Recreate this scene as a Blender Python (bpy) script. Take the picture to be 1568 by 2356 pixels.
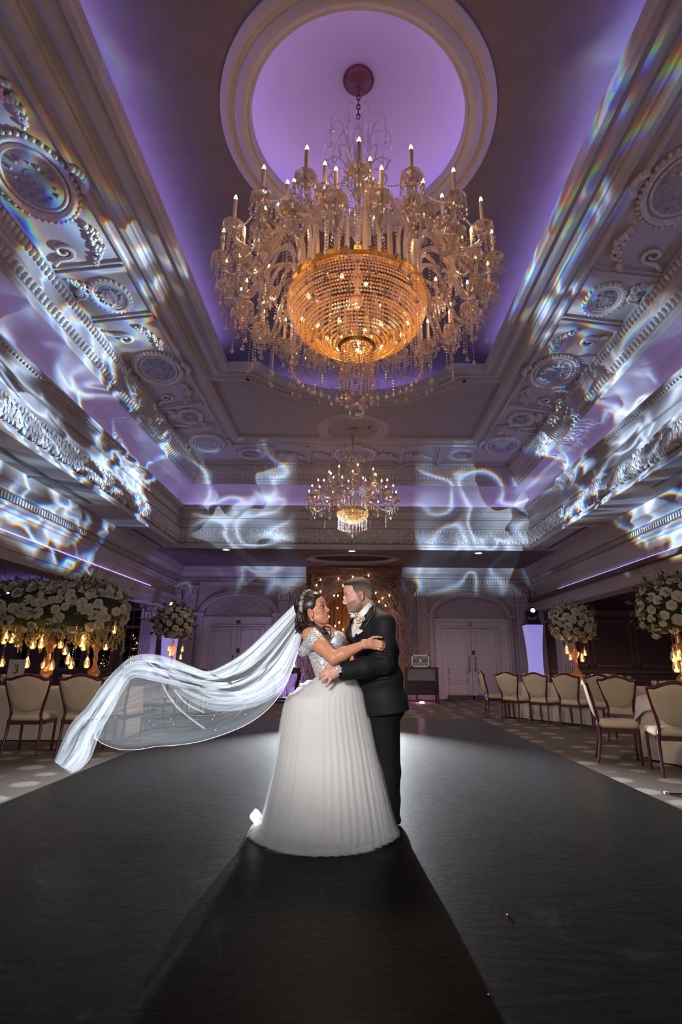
import bpy, bmesh, math, random
import numpy as np
from mathutils import Vector, Matrix
from mathutils.geometry import tessellate_polygon
random.seed(7)
PI = math.pi
S = bpy.context.scene
for o in list(bpy.data.objects):
    bpy.data.objects.remove(o)
COL = S.collection

# ---------------------------------------------------------------- camera
F_PX, CX, CY, ZC = 1230.0, 811.0, 1178.0, 1.2
PITCH = math.atan(344 / 1230.0)
ROLL = math.radians(0.45)
cd = bpy.data.cameras.new('camera')
cam = bpy.data.objects.new('camera', cd)
COL.objects.link(cam)
cd.sensor_fit = 'HORIZONTAL'
cd.sensor_width = 24.0
cd.lens = F_PX / 1568.0 * 24.0
cd.shift_x = -(CX - 784.0) / 1568.0
cd.clip_start = 0.05
cam.matrix_world = Matrix.Translation((0, 0, ZC)) @ Matrix.Rotation(PI / 2 + PITCH, 4, 'X') @ Matrix.Rotation(ROLL, 4, 'Z')
S.camera = cam

def at(px, py, X=None, Y=None, Z=None):
    """world point seen at a photograph pixel, on the plane X=, Y= or Z="""
    a, b = px - CX, py - CY
    u = a * math.cos(ROLL) + b * math.sin(ROLL)
    v = -a * math.sin(ROLL) + b * math.cos(ROLL)
    c, s = math.cos(PITCH), math.sin(PITCH)
    d = Vector((u, F_PX * c + v * s, F_PX * s - v * c))
    if Y is not None:
        t = Y / d.y
    elif Z is not None:
        t = (Z - ZC) / d.z
    else:
        t = X / d.x
    return Vector((0, 0, ZC)) + d * t

# ---------------------------------------------------------------- world and view
w = bpy.data.worlds.new('world')
S.world = w
w.use_nodes = True
w.node_tree.nodes['Background'].inputs[0].default_value = (0.030, 0.022, 0.028, 1)
w.node_tree.nodes['Background'].inputs[1].default_value = 0.5
S.view_settings.view_transform = 'Standard'
S.view_settings.look = 'None'
S.view_settings.exposure = 0.0
S.view_settings.gamma = 1.0
S.view_settings.use_curve_mapping = False

# ---------------------------------------------------------------- lights
def aim(o, target):
    d = Vector(target) - o.location
    o.rotation_euler = d.to_track_quat('-Z', 'Y').to_euler()

def lamp(name, kind, loc, power, color=(1, 1, 1), target=None, **kw):
    l = bpy.data.lights.new(name, kind)
    l.energy = power
    l.color = color
    for k, v in kw.items():
        setattr(l, k, v)
    o = bpy.data.objects.new(name, l)
    o.location = loc
    if target is not None:
        aim(o, target)
    COL.objects.link(o)
    return o

def gobo(light, scale, seed, gain, ymin, ymax, xmax, stretch=1.0, density=0.5):
    """projector slide: folded-veil pattern of bright prismatic filaments"""
    light.use_nodes = True
    nt = light.node_tree
    N, L = nt.nodes, nt.links
    em = N['Emission']
    tc = N.new('ShaderNodeTexCoord')
    sp = N.new('ShaderNodeSeparateXYZ')
    L.new(tc.outputs['Normal'], sp.inputs[0])
    def math_(op, a, b=None, clamp=False):
        n = N.new('ShaderNodeMath')
        n.operation = op
        n.use_clamp = clamp
        for i, q in enumerate((a, b)):
            if q is None:
                continue
            if isinstance(q, (int, float)):
                n.inputs[i].default_value = q
            else:
                L.new(q, n.inputs[i])
        return n.outputs[0]
    az = math_('ABSOLUTE', sp.outputs[2])
    x = math_('DIVIDE', sp.outputs[0], az)
    y = math_('DIVIDE', sp.outputs[1], az)
    # framing shutters of the projector
    sy = math_('MULTIPLY', math_('SUBTRACT', y, ymin), 40.0, True)
    sx_ = math_('MULTIPLY', math_('SUBTRACT', xmax, math_('ABSOLUTE', x)), 40.0, True)
    sy2 = math_('MULTIPLY', math_('SUBTRACT', ymax, y), 40.0, True)
    shut = math_('MULTIPLY', math_('MULTIPLY', sy, sy2), sx_)
    cb = N.new('ShaderNodeCombineColor')
    for ch, k in enumerate((1.0, 1.016, 1.034)):
        cx = N.new('ShaderNodeCombineXYZ')
        L.new(math_('MULTIPLY', x, scale * k), cx.inputs[0])
        L.new(math_('MULTIPLY', y, scale * k * stretch), cx.inputs[1])
        cx.inputs[2].default_value = seed
        nz = N.new('ShaderNodeTexNoise')
        nz.inputs['Scale'].default_value = 0.8
        nz.inputs['Detail'].default_value = 1.0
        L.new(cx.outputs[0], nz.inputs['Vector'])
        mixv = N.new('ShaderNodeVectorMath')
        mixv.operation = 'MULTIPLY_ADD'
        L.new(nz.outputs['Color'], mixv.inputs[0])
        mixv.inputs[1].default_value = (1.5, 1.5, 0)
        L.new(cx.outputs[0], mixv.inputs[2])
        rg = N.new('ShaderNodeTexNoise')
        rg.inputs['Scale'].default_value = 0.62
        rg.inputs['Detail'].default_value = 1.4
        rg.inputs['Distortion'].default_value = 0.9
        L.new(cx.outputs[0], rg.inputs['Vector'])
        ridge = math_('SUBTRACT', 1.0, math_('MULTIPLY', math_('ABSOLUTE', math_('SUBTRACT', rg.outputs['Fac'], 0.5)), 9.0), True)
        line = math_('POWER', ridge, 2.2)
        v2 = N.new('ShaderNodeTexVoronoi')
        v2.inputs['Scale'].default_value = 0.55
        L.new(mixv.outputs[0], v2.inputs['Vector'])
        sc = N.new('ShaderNodeSeparateColor')
        L.new(v2.outputs['Color'], sc.inputs[0])
        cell = math_('MULTIPLY', math_('GREATER_THAN', sc.outputs[0], 1.0 - density), 1.0)
        fill = math_('MULTIPLY', cell, math_('POWER', math_('MULTIPLY', v2.outputs['Distance'], 1.25, True), 1.6))
        n2 = N.new('ShaderNodeTexNoise')
        n2.inputs['Scale'].default_value = 0.45
        n2.inputs['Detail'].default_value = 0.0
        L.new(cx.outputs[0], n2.inputs['Vector'])
        mask = math_('MULTIPLY', math_('MULTIPLY', math_('SUBTRACT', n2.outputs['Fac'], 0.36), 6.0, True), shut)
        tot = math_('ADD', math_('MULTIPLY', line, 0.85), math_('MULTIPLY', fill, 0.55))
        L.new(math_('MULTIPLY', tot, mask), cb.inputs[ch])
    tint = N.new('ShaderNodeMix')
    tint.data_type = 'RGBA'
    tint.blend_type = 'MULTIPLY'
    tint.inputs[0].default_value = 1.0
    L.new(cb.outputs[0], tint.inputs[6])
    tint.inputs[7].default_value = (0.46, 0.69, 1.0, 1)
    L.new(tint.outputs[2], em.inputs['Color'])
    em.inputs['Strength'].default_value = gain

PURPLE = (0.42, 0.30, 1.0)
# flash standing on the dance floor behind the couple, pointing at the camera
fl = lamp('flash_backlight', 'SPOT', (-0.16, 12.1, 1.05), 22000, (0.84, 0.92, 1.0), (-0.16, 4.0, 1.0),
          spot_size=math.radians(76), spot_blend=1.0, shadow_soft_size=0.03)
def flash_cutoff(light, top, soft):
    """added cut-off in the flash emission: no light above the given slope"""
    light.use_nodes = True
    N, L = light.node_tree.nodes, light.node_tree.links
    tc = N.new('ShaderNodeTexCoord')
    sp = N.new('ShaderNodeSeparateXYZ')
    L.new(tc.outputs['Normal'], sp.inputs[0])
    ab = N.new('ShaderNodeMath')
    ab.operation = 'ABSOLUTE'
    L.new(sp.outputs[2], ab.inputs[0])
    dv = N.new('ShaderNodeMath')
    dv.operation = 'DIVIDE'
    L.new(sp.outputs[1], dv.inputs[0])
    L.new(ab.outputs[0], dv.inputs[1])
    mr = N.new('ShaderNodeMapRange')
    mr.inputs['From Min'].default_value = top
    mr.inputs['From Max'].default_value = top + soft
    mr.inputs['To Min'].default_value = 1.0
    mr.inputs['To Max'].default_value = 0.0
    L.new(dv.outputs[0], mr.inputs['Value'])
    L.new(mr.outputs[0], N['Emission'].inputs['Strength'])
flash_cutoff(fl.data, 0.10, 0.12)
# soft key from beside the camera, kept on the couple
lamp('key_light', 'SPOT', (-1.1, 0.1, 2.05), 760, (1.0, 0.95, 0.90), (0.0, 4.1, 1.16),
     spot_size=math.radians(31), spot_blend=0.7, shadow_soft_size=0.25)
# moving heads behind the camera (the two on the far pedestals are lit where they are built)
for sx, tgt, seed in ((-1, (-3.75, 15.6, 4.95), 1.3), (1, (3.95, 15.6, 4.95), 7.7)):
    g = lamp('moving_head_near', 'SPOT', (sx * 2.6, -2.2, 2.4), 30000, (1, 1, 1), tgt,
             spot_size=math.radians(25), spot_blend=0.25, shadow_soft_size=0.01)
    gobo(g.data, 19.0, seed, 1.0, -0.095, 0.15, 0.118)

# ---------------------------------------------------------------- materials
MATS = {}
def mat(name, col=(0.8, 0.8, 0.8), rough=0.5, metal=0.0, var=0.0, vscale=6.0, bump=0.0, bscale=40.0,
        emit=None, estr=0.0, spec=0.5, alpha=None, coat=0.0, sheen=0.0, trans=0.0, attr=None, sample=True):
    if name in MATS:
        return MATS[name]
    m = bpy.data.materials.new(name)
    MATS[name] = m
    m.use_nodes = True
    nt = m.node_tree
    N, L = nt.nodes, nt.links
    b = N['Principled BSDF']
    b.inputs['Base Color'].default_value = (*col, 1)
    b.inputs['Roughness'].default_value = rough
    b.inputs['Metallic'].default_value = metal
    b.inputs['Specular IOR Level'].default_value = spec
    b.inputs['Coat Weight'].default_value = coat
    b.inputs['Sheen Weight'].default_value = sheen
    b.inputs['Transmission Weight'].default_value = trans
    if alpha is not None:
        b.inputs['Alpha'].default_value = alpha
    if emit:
        b.inputs['Emission Color'].default_value = (*emit, 1)
        b.inputs['Emission Strength'].default_value = estr
        if not sample:
            m.cycles.emission_sampling = 'NONE'
    src = None
    if attr:
        a = N.new('ShaderNodeAttribute')
        a.attribute_name = attr
        src = a.outputs['Color']
        L.new(src, b.inputs['Base Color'])
    if var > 0:
        tc = N.new('ShaderNodeTexCoord')
        nz = N.new('ShaderNodeTexNoise')
        nz.inputs['Scale'].default_value = vscale
        nz.inputs['Detail'].default_value = 4
        L.new(tc.outputs['Object'], nz.inputs['Vector'])
        mx = N.new('ShaderNodeMix')
        mx.data_type = 'RGBA'
        mx.blend_type = 'MULTIPLY'
        rp = N.new('ShaderNodeMapRange')
        rp.inputs['From Min'].default_value = 0.3
        rp.inputs['From Max'].default_value = 0.7
        rp.inputs['To Min'].default_value = 1 - var
        rp.inputs['To Max'].default_value = 1 + var * 0.3
        L.new(nz.outputs['Fac'], rp.inputs['Value'])
        mx.inputs[0].default_value = 1.0
        if src:
            L.new(src, mx.inputs[6])
        else:
            mx.inputs[6].default_value = (*col, 1)
        L.new(rp.outputs[0], mx.inputs[7])
        L.new(mx.outputs[2], b.inputs['Base Color'])
    if bump > 0:
        tc = N.new('ShaderNodeTexCoord')
        nz = N.new('ShaderNodeTexNoise')
        nz.inputs['Scale'].default_value = bscale
        nz.inputs['Detail'].default_value = 3
        L.new(tc.outputs['Object'], nz.inputs['Vector'])
        bp = N.new('ShaderNodeBump')
        bp.inputs['Strength'].default_value = bump
        bp.inputs['Distance'].default_value = 0.01
        L.new(nz.outputs['Fac'], bp.inputs['Height'])
        L.new(bp.outputs[0], b.inputs['Normal'])
    return m

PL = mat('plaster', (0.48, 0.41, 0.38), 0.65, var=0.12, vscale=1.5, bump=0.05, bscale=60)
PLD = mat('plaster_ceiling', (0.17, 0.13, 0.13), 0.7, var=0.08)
ORN = mat('plaster_ornament', (0.62, 0.54, 0.49), 0.5, var=0.25, vscale=18)
WHITE = mat('painted_wood', (0.60, 0.53, 0.49), 0.45, var=0.06)
GOLD = mat('gold', (0.80, 0.48, 0.14), 0.25, 1.0, var=0.2, vscale=20)
BLACK = mat('black_plastic', (0.012, 0.012, 0.014), 0.35)
BRASS = mat('brass', (0.42, 0.26, 0.10), 0.35, 1.0)
LED = mat('led_violet', (0.5, 0.4, 0.9), 0.5, emit=(0.37, 0.29, 1.0), estr=10.5)
LEDR = mat('led_recess', (0.5, 0.4, 0.9), 0.5, emit=(0.36, 0.29, 1.0), estr=30.0)
LEDW = mat('led_line', (0.5, 0.4, 0.9), 0.5, emit=(0.50, 0.38, 1.0), estr=1.5)
DOMEP = mat('plaster_dome', (0.55, 0.47, 0.52), 0.8)

# ---------------------------------------------------------------- mesh helpers
class MB:
    def __init__(self):
        self.v, self.f = [], []
    def quad_grid(self, rows, closed_u=False, closed_v=False):
        b = len(self.v)
        nu, nv = len(rows), len(rows[0])
        for r in rows:
            self.v.extend(tuple(p) for p in r)
        for i in range(nu if closed_u else nu - 1):
            for j in range(nv if closed_v else nv - 1):
                i2, j2 = (i + 1) % nu, (j + 1) % nv
                self.f.append((b + i * nv + j, b + i * nv + j2, b + i2 * nv + j2, b + i2 * nv + j))
        return self
    def poly(self, pts):
        b = len(self.v)
        self.v.extend(tuple(p) for p in pts)
        self.f.append(tuple(range(b, b + len(pts))))
        return self
    def box(self, c, s, rot=None, bevel=0.0):
        hx, hy, hz = s[0] / 2, s[1] / 2, s[2] / 2
        P = [Vector((x, y, z)) for x in (-hx, hx) for y in (-hy, hy) for z in (-hz, hz)]
        if rot is not None:
            P = [rot @ p for p in P]
        c = Vector(c)
        b = len(self.v)
        self.v.extend(tuple(c + p) for p in P)
        for f in ((0, 1, 3, 2), (4, 6, 7, 5), (0, 4, 5, 1), (2, 3, 7, 6), (0, 2, 6, 4), (1, 5, 7, 3)):
            self.f.append(tuple(b + i for i in f))
        return self
    def tube(self, path, r, seg=8, cap=True, flat=None):
        path = [Vector(p) for p in path]
        n = len(path)
        rows = []
        up = Vector((0, 0, 1))
        prev = None
        for i, p in enumerate(path):
            t = (path[min(i + 1, n - 1)] - path[max(i - 1, 0)])
            if t.length < 1e-9:
                t = Vector((0, 0, 1))
            t.normalize()
            if prev is None:
                a = t.cross(up)
                if a.length < 1e-3:
                    a = t.cross(Vector((1, 0, 0)))
            else:
                a = prev - t * prev.dot(t)
                if a.length < 1e-6:
                    a = t.cross(up)
            a.normalize()
            prev = a
            bb = t.cross(a)
            rr = r(i / (n - 1)) if callable(r) else r
            ra, rb = (rr, rr) if flat is None else (rr * flat[0], rr * flat[1])
            rows.append([p + a * (ra * math.cos(2 * PI * k / seg)) + bb * (rb * math.sin(2 * PI * k / seg)) for k in range(seg)])
        self.quad_grid(rows, closed_v=True)
        if cap:
            self.poly(rows[0][::-1])
            self.poly(rows[-1])
        return self
    def lathe(self, prof, seg=24, c=(0, 0, 0), sx=1.0, sy=1.0, fn=None):
        c = Vector(c)
        rows = []
        for (r, z) in prof:
            row = []
            for k in range(seg):
                a = 2 * PI * k / seg
                rr = r * (fn(a, z) if fn else 1.0)
                row.append(c + Vector((rr * math.cos(a) * sx, rr * math.sin(a) * sy, z)))
            rows.append(row)
        self.quad_grid(rows, closed_v=True)
        return self
    def ball(self, c, r, seg=10, rings=6, rot=None):
        if not hasattr(r, '__len__'):
            r = (r, r, r)
        c = Vector(c)
        rows = []
        for i in range(rings + 1):
            th = PI * i / rings
            row = []
            for k in range(seg):
                a = 2 * PI * k / seg
                p = Vector((r[0] * math.sin(th) * math.cos(a), r[1] * math.sin(th) * math.sin(a), r[2] * math.cos(th)))
                if rot is not None:
                    p = rot @ p
                row.append(c + p)
            rows.append(row)
        return self.quad_grid(rows, closed_v=True)
    def octa(self, c, r, h=None, h2=None, n=4):
        """low faceted crystal"""
        h = r if h is None else h
        h2 = h if h2 is None else h2
        x, y, z = c
        b = len(self.v)
        for k in range(n):
            a = 2 * PI * k / n
            self.v.append((x + r * math.cos(a), y + r * math.sin(a), z))
        self.v.append((x, y, z + h))
        self.v.append((x, y, z - h2))
        for k in range(n):
            k2 = (k + 1) % n
            self.f.append((b + k, b + k2, b + n))
            self.f.append((b + k2, b + k, b + n + 1))
        return self
    def prism(self, pts, vec):
        """extrude a planar polygon by vec"""
        vec = Vector(vec)
        pts = [Vector(p) for p in pts]
        b = len(self.v)
        n = len(pts)
        self.v.extend(tuple(p) for p in pts)
        self.v.extend(tuple(p + vec) for p in pts)
        self.f.append(tuple(range(b, b + n)))
        self.f.append(tuple(range(b + 2 * n - 1, b + n - 1, -1)))
        for i in range(n):
            j = (i + 1) % n
            self.f.append((b + i, b + n + i, b + n + j, b + j))
        return self
    def plate(self, loops):
        """flat polygon with holes"""
        loops = [[Vector(p) for p in l] for l in loops]
        tris = tessellate_polygon(loops)
        b = len(self.v)
        for l in loops:
            self.v.extend(tuple(p) for p in l)
        self.f.extend(tuple(b + i for i in t) for t in tris)
        return self
    def mesh(self, name, smooth=False, angle=None):
        me = bpy.data.meshes.new(name)
        me.from_pydata([tuple(p) for p in self.v], [], self.f)
        if smooth:
            me.polygons.foreach_set('use_smooth', [True] * len(me.polygons))
        me.update()
        if angle is not None:
            bm = bmesh.new()
            bm.from_mesh(me)
            bmesh.ops.recalc_face_normals(bm, faces=bm.faces)
            bm.to_mesh(me)
            bm.free()
            me.set_sharp_from_angle(angle=math.radians(angle))
        return me
    def build(self, name, m, parent=None, smooth=False, angle=None, loc=None, rz=None):
        return put(name, self.mesh(name, smooth or angle is not None, angle), m, parent, loc, rz)

def put(name, me, m=None, parent=None, loc=None, rz=None, rot=None):
    o = bpy.data.objects.new(name, me)
    if m is not None and not me.materials:
        me.materials.append(m)
    COL.objects.link(o)
    if parent:
        o.parent = parent
    if loc is not None:
        o.location = loc
    if rz is not None:
        o.rotation_euler = (0, 0, rz)
    if rot is not None:
        o.rotation_euler = rot
    return o

def tag(o, label=None, cat=None, group=None, kind=None):
    for k, v in (('label', label), ('category', cat), ('group', group), ('kind', kind)):
        if v:
            o[k] = v
    return o

def thing(name, label, cat, loc=(0, 0, 0), rz=0.0, group=None):
    o = bpy.data.objects.new(name, None)
    COL.objects.link(o)
    o.location = loc
    o.rotation_euler = (0, 0, rz)
    o.empty_display_size = 0.1
    return tag(o, label, cat, group)

def copy_tree(o, parent=None):
    c = o.copy()
    COL.objects.link(c)
    c.parent = parent
    for ch in list(o.children):
        copy_tree(ch, c)
    return c

def struct(o, label=None, cat=None):
    return tag(o, label, cat, kind='structure')

def spline(pts, n=8, closed=False):
    """Catmull-Rom through pts"""
    P = [Vector(p) for p in pts]
    out = []
    m = len(P)
    for i in range(m if closed else m - 1):
        if closed:
            p0, p1, p2, p3 = P[(i - 1) % m], P[i], P[(i + 1) % m], P[(i + 2) % m]
        else:
            p0, p1, p2, p3 = P[max(i - 1, 0)], P[i], P[i + 1], P[min(i + 2, m - 1)]
        for k in range(n):
            t = k / n
            out.append(0.5 * ((2 * p1) + (-p0 + p2) * t + (2 * p0 - 5 * p1 + 4 * p2 - p3) * t * t + (-p0 + 3 * p1 - 3 * p2 + p3) * t ** 3))
    if not closed:
        out.append(P[-1].copy())
    return out

def sweep_rect(mb, prof, x0, x1, y0, y1, closed=True):
    rows = []
    for d, z in prof:
        r = [(x0 + d, y0 + (d if closed else 0), z), (x0 + d, y1 - d, z), (x1 - d, y1 - d, z), (x1 - d, y0 + (d if closed else 0), z)]
        rows.append(r)
    mb.quad_grid(rows, closed_v=closed)
    return mb

def sweep_poly(mb, poly, prof):
    """sweep profile (outward offset, z) round a closed xy polygon"""
    n = len(poly)
    P = [Vector((p[0], p[1])) for p in poly]
    nor = []
    for i in range(n):
        a, b, c = P[i - 1], P[i], P[(i + 1) % n]
        e1, e2 = (b - a).normalized(), (c - b).normalized()
        n1, n2 = Vector((e1.y, -e1.x)), Vector((e2.y, -e2.x))
        m = (n1 + n2)
        m = m / max(m.length, 1e-6)
        nor.append(m / max(m.dot(n1), 0.4))
    rows = [[(P[i].x + nor[i].x * d, P[i].y + nor[i].y * d, z) for i in range(n)] for d, z in prof]
    mb.quad_grid(rows, closed_v=True)
    return mb
# ================================================================ the setting
XC = 0.05
UX0, UX1, UY0, UY1 = -5.25, 5.35, -4.0, 15.7       # upper hall walls
LX0, LX1, LY1 = -6.25, 6.40, 19.0                  # lower headers and far wall
ZS, ZCEIL = 4.40, 7.16

def carpet_mat():
    m = bpy.data.materials.new('carpet')
    m.use_nodes = True
    N, L = m.node_tree.nodes, m.node_tree.links
    b = N['Principled BSDF']
    b.inputs['Roughness'].default_value = 0.95
    b.inputs['Specular IOR Level'].default_value = 0.1
    tc = N.new('ShaderNodeTexCoord')
    mp = N.new('ShaderNodeMapping')
    mp.inputs['Scale'].default_value = (2.1, 2.1, 1)
    L.new(tc.outputs['Object'], mp.inputs[0])
    vo = N.new('ShaderNodeTexVoronoi')
    vo.inputs['Randomness'].default_value = 0.35
    vo.inputs['Scale'].default_value = 1.0
    L.new(mp.outputs[0], vo.inputs['Vector'])
    nz = N.new('ShaderNodeTexNoise')
    nz.inputs['Scale'].default_value = 22
    nz.inputs['Detail'].default_value = 4
    L.new(tc.outputs['Object'], nz.inputs['Vector'])
    ad = N.new('ShaderNodeMath')
    ad.operation = 'MULTIPLY_ADD'
    L.new(nz.outputs['Fac'], ad.inputs[0])
    ad.inputs[1].default_value = 0.22
    L.new(vo.outputs['Distance'], ad.inputs[2])
    rp = N.new('ShaderNodeValToRGB')
    rp.color_ramp.elements[0].position = 0.36
    rp.color_ramp.elements[0].color = (0.34, 0.30, 0.26, 1)
    rp.color_ramp.elements[1].position = 0.44
    rp.color_ramp.elements[1].color = (0.15, 0.125, 0.11, 1)
    L.new(ad.outputs[0], rp.inputs[0])
    L.new(rp.outputs[0], b.inputs['Base Color'])
    n2 = N.new('ShaderNodeTexNoise')
    n2.inputs['Scale'].default_value = 240
    L.new(tc.outputs['Object'], n2.inputs['Vector'])
    bp = N.new('ShaderNodeBump')
    bp.inputs['Strength'].default_value = 0.5
    bp.inputs['Distance'].default_value = 0.01
    L.new(n2.outputs['Fac'], bp.inputs['Height'])
    L.new(bp.outputs[0], b.inputs['Normal'])
    return m

def wood_floor_mat():
    m = bpy.data.materials.new('dark_dance_floor')
    m.use_nodes = True
    N, L = m.node_tree.nodes, m.node_tree.links
    N.remove(N['Principled BSDF'])
    df, gl, ms_ = N.new('ShaderNodeBsdfDiffuse'), N.new('ShaderNodeBsdfGlossy'), N.new('ShaderNodeMixShader')
    L.new(df.outputs[0], ms_.inputs[1])
    L.new(gl.outputs[0], ms_.inputs[2])
    L.new(ms_.outputs[0], N['Material Output'].inputs['Surface'])
    tc = N.new('ShaderNodeTexCoord')
    mp = N.new('ShaderNodeMapping')
    mp.inputs['Rotation'].default_value = (0, 0, 0.7)
    mp.inputs['Scale'].default_value = (2.0, 14.0, 1)
    L.new(tc.outputs['Object'], mp.inputs[0])
    nz = N.new('ShaderNodeTexNoise')
    nz.inputs['Scale'].default_value = 2.2
    nz.inputs['Detail'].default_value = 8
    nz.inputs['Roughness'].default_value = 0.7
    L.new(mp.outputs[0], nz.inputs['Vector'])
    rp = N.new('ShaderNodeValToRGB')
    rp.color_ramp.elements[0].position = 0.3
    rp.color_ramp.elements[0].color = (0.003, 0.0023, 0.002, 1)
    rp.color_ramp.elements[1].position = 0.75
    rp.color_ramp.elements[1].color = (0.012, 0.009, 0.0075, 1)
    L.new(nz.outputs['Fac'], rp.inputs[0])
    # scuffs: pale drags with a shape of their own
    n2 = N.new('ShaderNodeTexNoise')
    n2.inputs['Scale'].default_value = 1.1
    n2.inputs['Detail'].default_value = 9
    n2.inputs['Roughness'].default_value = 0.75
    n2.inputs['Distortion'].default_value = 1.2
    L.new(tc.outputs['Object'], n2.inputs['Vector'])
    r2 = N.new('ShaderNodeValToRGB')
    r2.color_ramp.elements[0].position = 0.60
    r2.color_ramp.elements[1].position = 0.80
    L.new(n2.outputs['Fac'], r2.inputs[0])
    mx = N.new('ShaderNodeMix')
    mx.data_type = 'RGBA'
    L.new(r2.outputs[0], mx.inputs[0])
    L.new(rp.outputs[0], mx.inputs[6])
    mx.inputs[7].default_value = (0.034, 0.034, 0.034, 1)
    L.new(mx.outputs[2], df.inputs['Color'])
    # fine brushed scratches drive roughness and relief
    n3 = N.new('ShaderNodeTexNoise')
    n3.inputs['Scale'].default_value = 14
    n3.inputs['Detail'].default_value = 6
    n3.inputs['Distortion'].default_value = 1.5
    L.new(mp.outputs[0], n3.inputs['Vector'])
    rr = N.new('ShaderNodeMapRange')
    rr.inputs['To Min'].default_value = 0.27
    rr.inputs['To Max'].default_value = 0.40
    L.new(nz.outputs['Fac'], rr.inputs['Value'])
    L.new(rr.outputs[0], gl.inputs['Roughness'])
    # worn lacquer: sheen comes and goes with the scratches
    fr2 = N.new('ShaderNodeMapRange')
    fr2.inputs['From Min'].default_value = 0.3
    fr2.inputs['From Max'].default_value = 0.7
    fr2.inputs['To Min'].default_value = 0.55
    fr2.inputs['To Max'].default_value = 1.7
    L.new(n3.outputs['Fac'], fr2.inputs['Value'])
    fz = N.new('ShaderNodeFresnel')
    fz.inputs['IOR'].default_value = 1.08
    fm = N.new('ShaderNodeMath')
    fm.operation = 'MULTIPLY'
    L.new(fz.outputs[0], fm.inputs[0])
    L.new(fr2.outputs[0], fm.inputs[1])
    L.new(fm.outputs[0], ms_.inputs[0])
    bp = N.new('ShaderNodeBump')
    bp.inputs['Strength'].default_value = 0.16
    bp.inputs['Distance'].default_value = 0.004
    L.new(n3.outputs['Fac'], bp.inputs['Height'])
    L.new(bp.outputs[0], gl.inputs['Normal'])
    return m

def scale_paper_mat():
    """ceiling panel covered in a small fish-scale relief"""
    m = bpy.data.materials.new('scale_paper')
    m.use_nodes = True
    N, L = m.node_tree.nodes, m.node_tree.links
    b = N['Principled BSDF']
    b.inputs['Roughness'].default_value = 0.6
    tc = N.new('ShaderNodeTexCoord')
    mp = N.new('ShaderNodeMapping')
    mp.inputs['Scale'].default_value = (6.5, 6.5, 1)
    L.new(tc.outputs['Object'], mp.inputs[0])
    vo = N.new('ShaderNodeTexVoronoi')
    vo.inputs['Randomness'].default_value = 0.25
    L.new(mp.outputs[0], vo.inputs['Vector'])
    rp = N.new('ShaderNodeValToRGB')
    rp.color_ramp.elements[0].color = (0.52, 0.42, 0.37, 1)
    rp.color_ramp.elements[1].color = (0.37, 0.29, 0.25, 1)
    rp.color_ramp.elements[1].position = 0.75
    L.new(vo.outputs['Distance'], rp.inputs[0])
    L.new(rp.outputs[0], b.inputs['Base Color'])
    bp = N.new('ShaderNodeBump')
    bp.inputs['Strength'].default_value = 0.9
    bp.inputs['Distance'].default_value = 0.03
    bp.invert = True
    L.new(vo.outputs['Distance'], bp.inputs['Height'])
    L.new(bp.outputs[0], b.inputs['Normal'])
    return m
SCALE = scale_paper_mat()

struct(MB().box((0, 7.0, -0.05), (28, 26, 0.1)).build('floor', carpet_mat()), 'taupe carpet with pale oval medallions')
DX0, DX1, DY1 = -2.97, 2.80, 12.45
struct(MB().box(((DX0 + DX1) / 2, (DY1 - 4.0) / 2, 0.006), (DX1 - DX0, DY1 + 4.0, 0.012)).build('floor_dance', wood_floor_mat()),
       'dark scuffed wooden dance floor')

# ---- ceiling with the recess, its arc at the far end, and the dome
rec = [(XC - 2.68, 0.3), (XC - 2.68, 9.92), (XC - 2.02, 9.92)]
cr, cyc = 2.30, 8.87
a0 = math.asin(2.02 / cr)
cyc = 9.92 - cr * math.cos(a0)
for k in range(1, 24):
    a = -a0 + 2 * a0 * k / 24
    rec.append((XC + cr * math.sin(a), cyc + cr * math.cos(a)))
rec += [(XC + 2.02, 9.92), (XC + 2.68, 9.92), (XC + 2.68, 0.3)]      # clockwise seen from above
def loop(pts, z): return [(p[0], p[1], z) for p in pts]
ceil = MB().plate([loop([(UX0 + 2.0, UY0 + 2.0), (UX1 - 2.0, UY0 + 2.0), (UX1 - 2.0, UY1 - 2.0), (UX0 + 2.0, UY1 - 2.0)], ZCEIL), loop(rec[::-1], ZCEIL)])
ceil = struct(ceil.build('ceiling', SCALE), 'brown ceiling panel with small fish-scale relief')
rim = [(0.62, 7.16), (0.60, 7.10), (0.52, 7.10), (0.50, 7.13), (0.40, 7.15), (0.34, 7.09), (0.26, 7.07), (0.20, 7.10), (0.14, 7.10), (0.12, 7.05),
       (0.03, 7.04), (0.0, 7.07), (0.0, 7.22), (0.04, 7.24), (0.30, 7.24)]
struct(sweep_poly(MB(), rec[::-1], [(-d if False else d, z) for d, z in rim]).build('trim_1', PL, angle=40), 'stepped moulding framing the lit ceiling recess')
RZ = 7.58
DC, DR = (XC - 0.02, 5.15), 1.31
ring = [(DC[0] + DR * math.cos(2 * PI * k / 64), DC[1] + DR * math.sin(2 * PI * k / 64)) for k in range(64)]
big = [(XC - 3.15, 0.0), (XC + 3.15, 0.0), (XC + 3.15, 11.8), (XC - 3.15, 11.8)]
rc = MB().plate([loop(big, RZ), loop(ring, RZ)])
for i in range(4):
    a, b = big[i], big[(i + 1) % 4]
    rc.poly([(a[0], a[1], RZ), (b[0], b[1], RZ), (b[0], b[1], 7.20), (a[0], a[1], 7.20)])
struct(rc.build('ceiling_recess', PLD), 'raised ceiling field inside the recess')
dome = MB()
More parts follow.
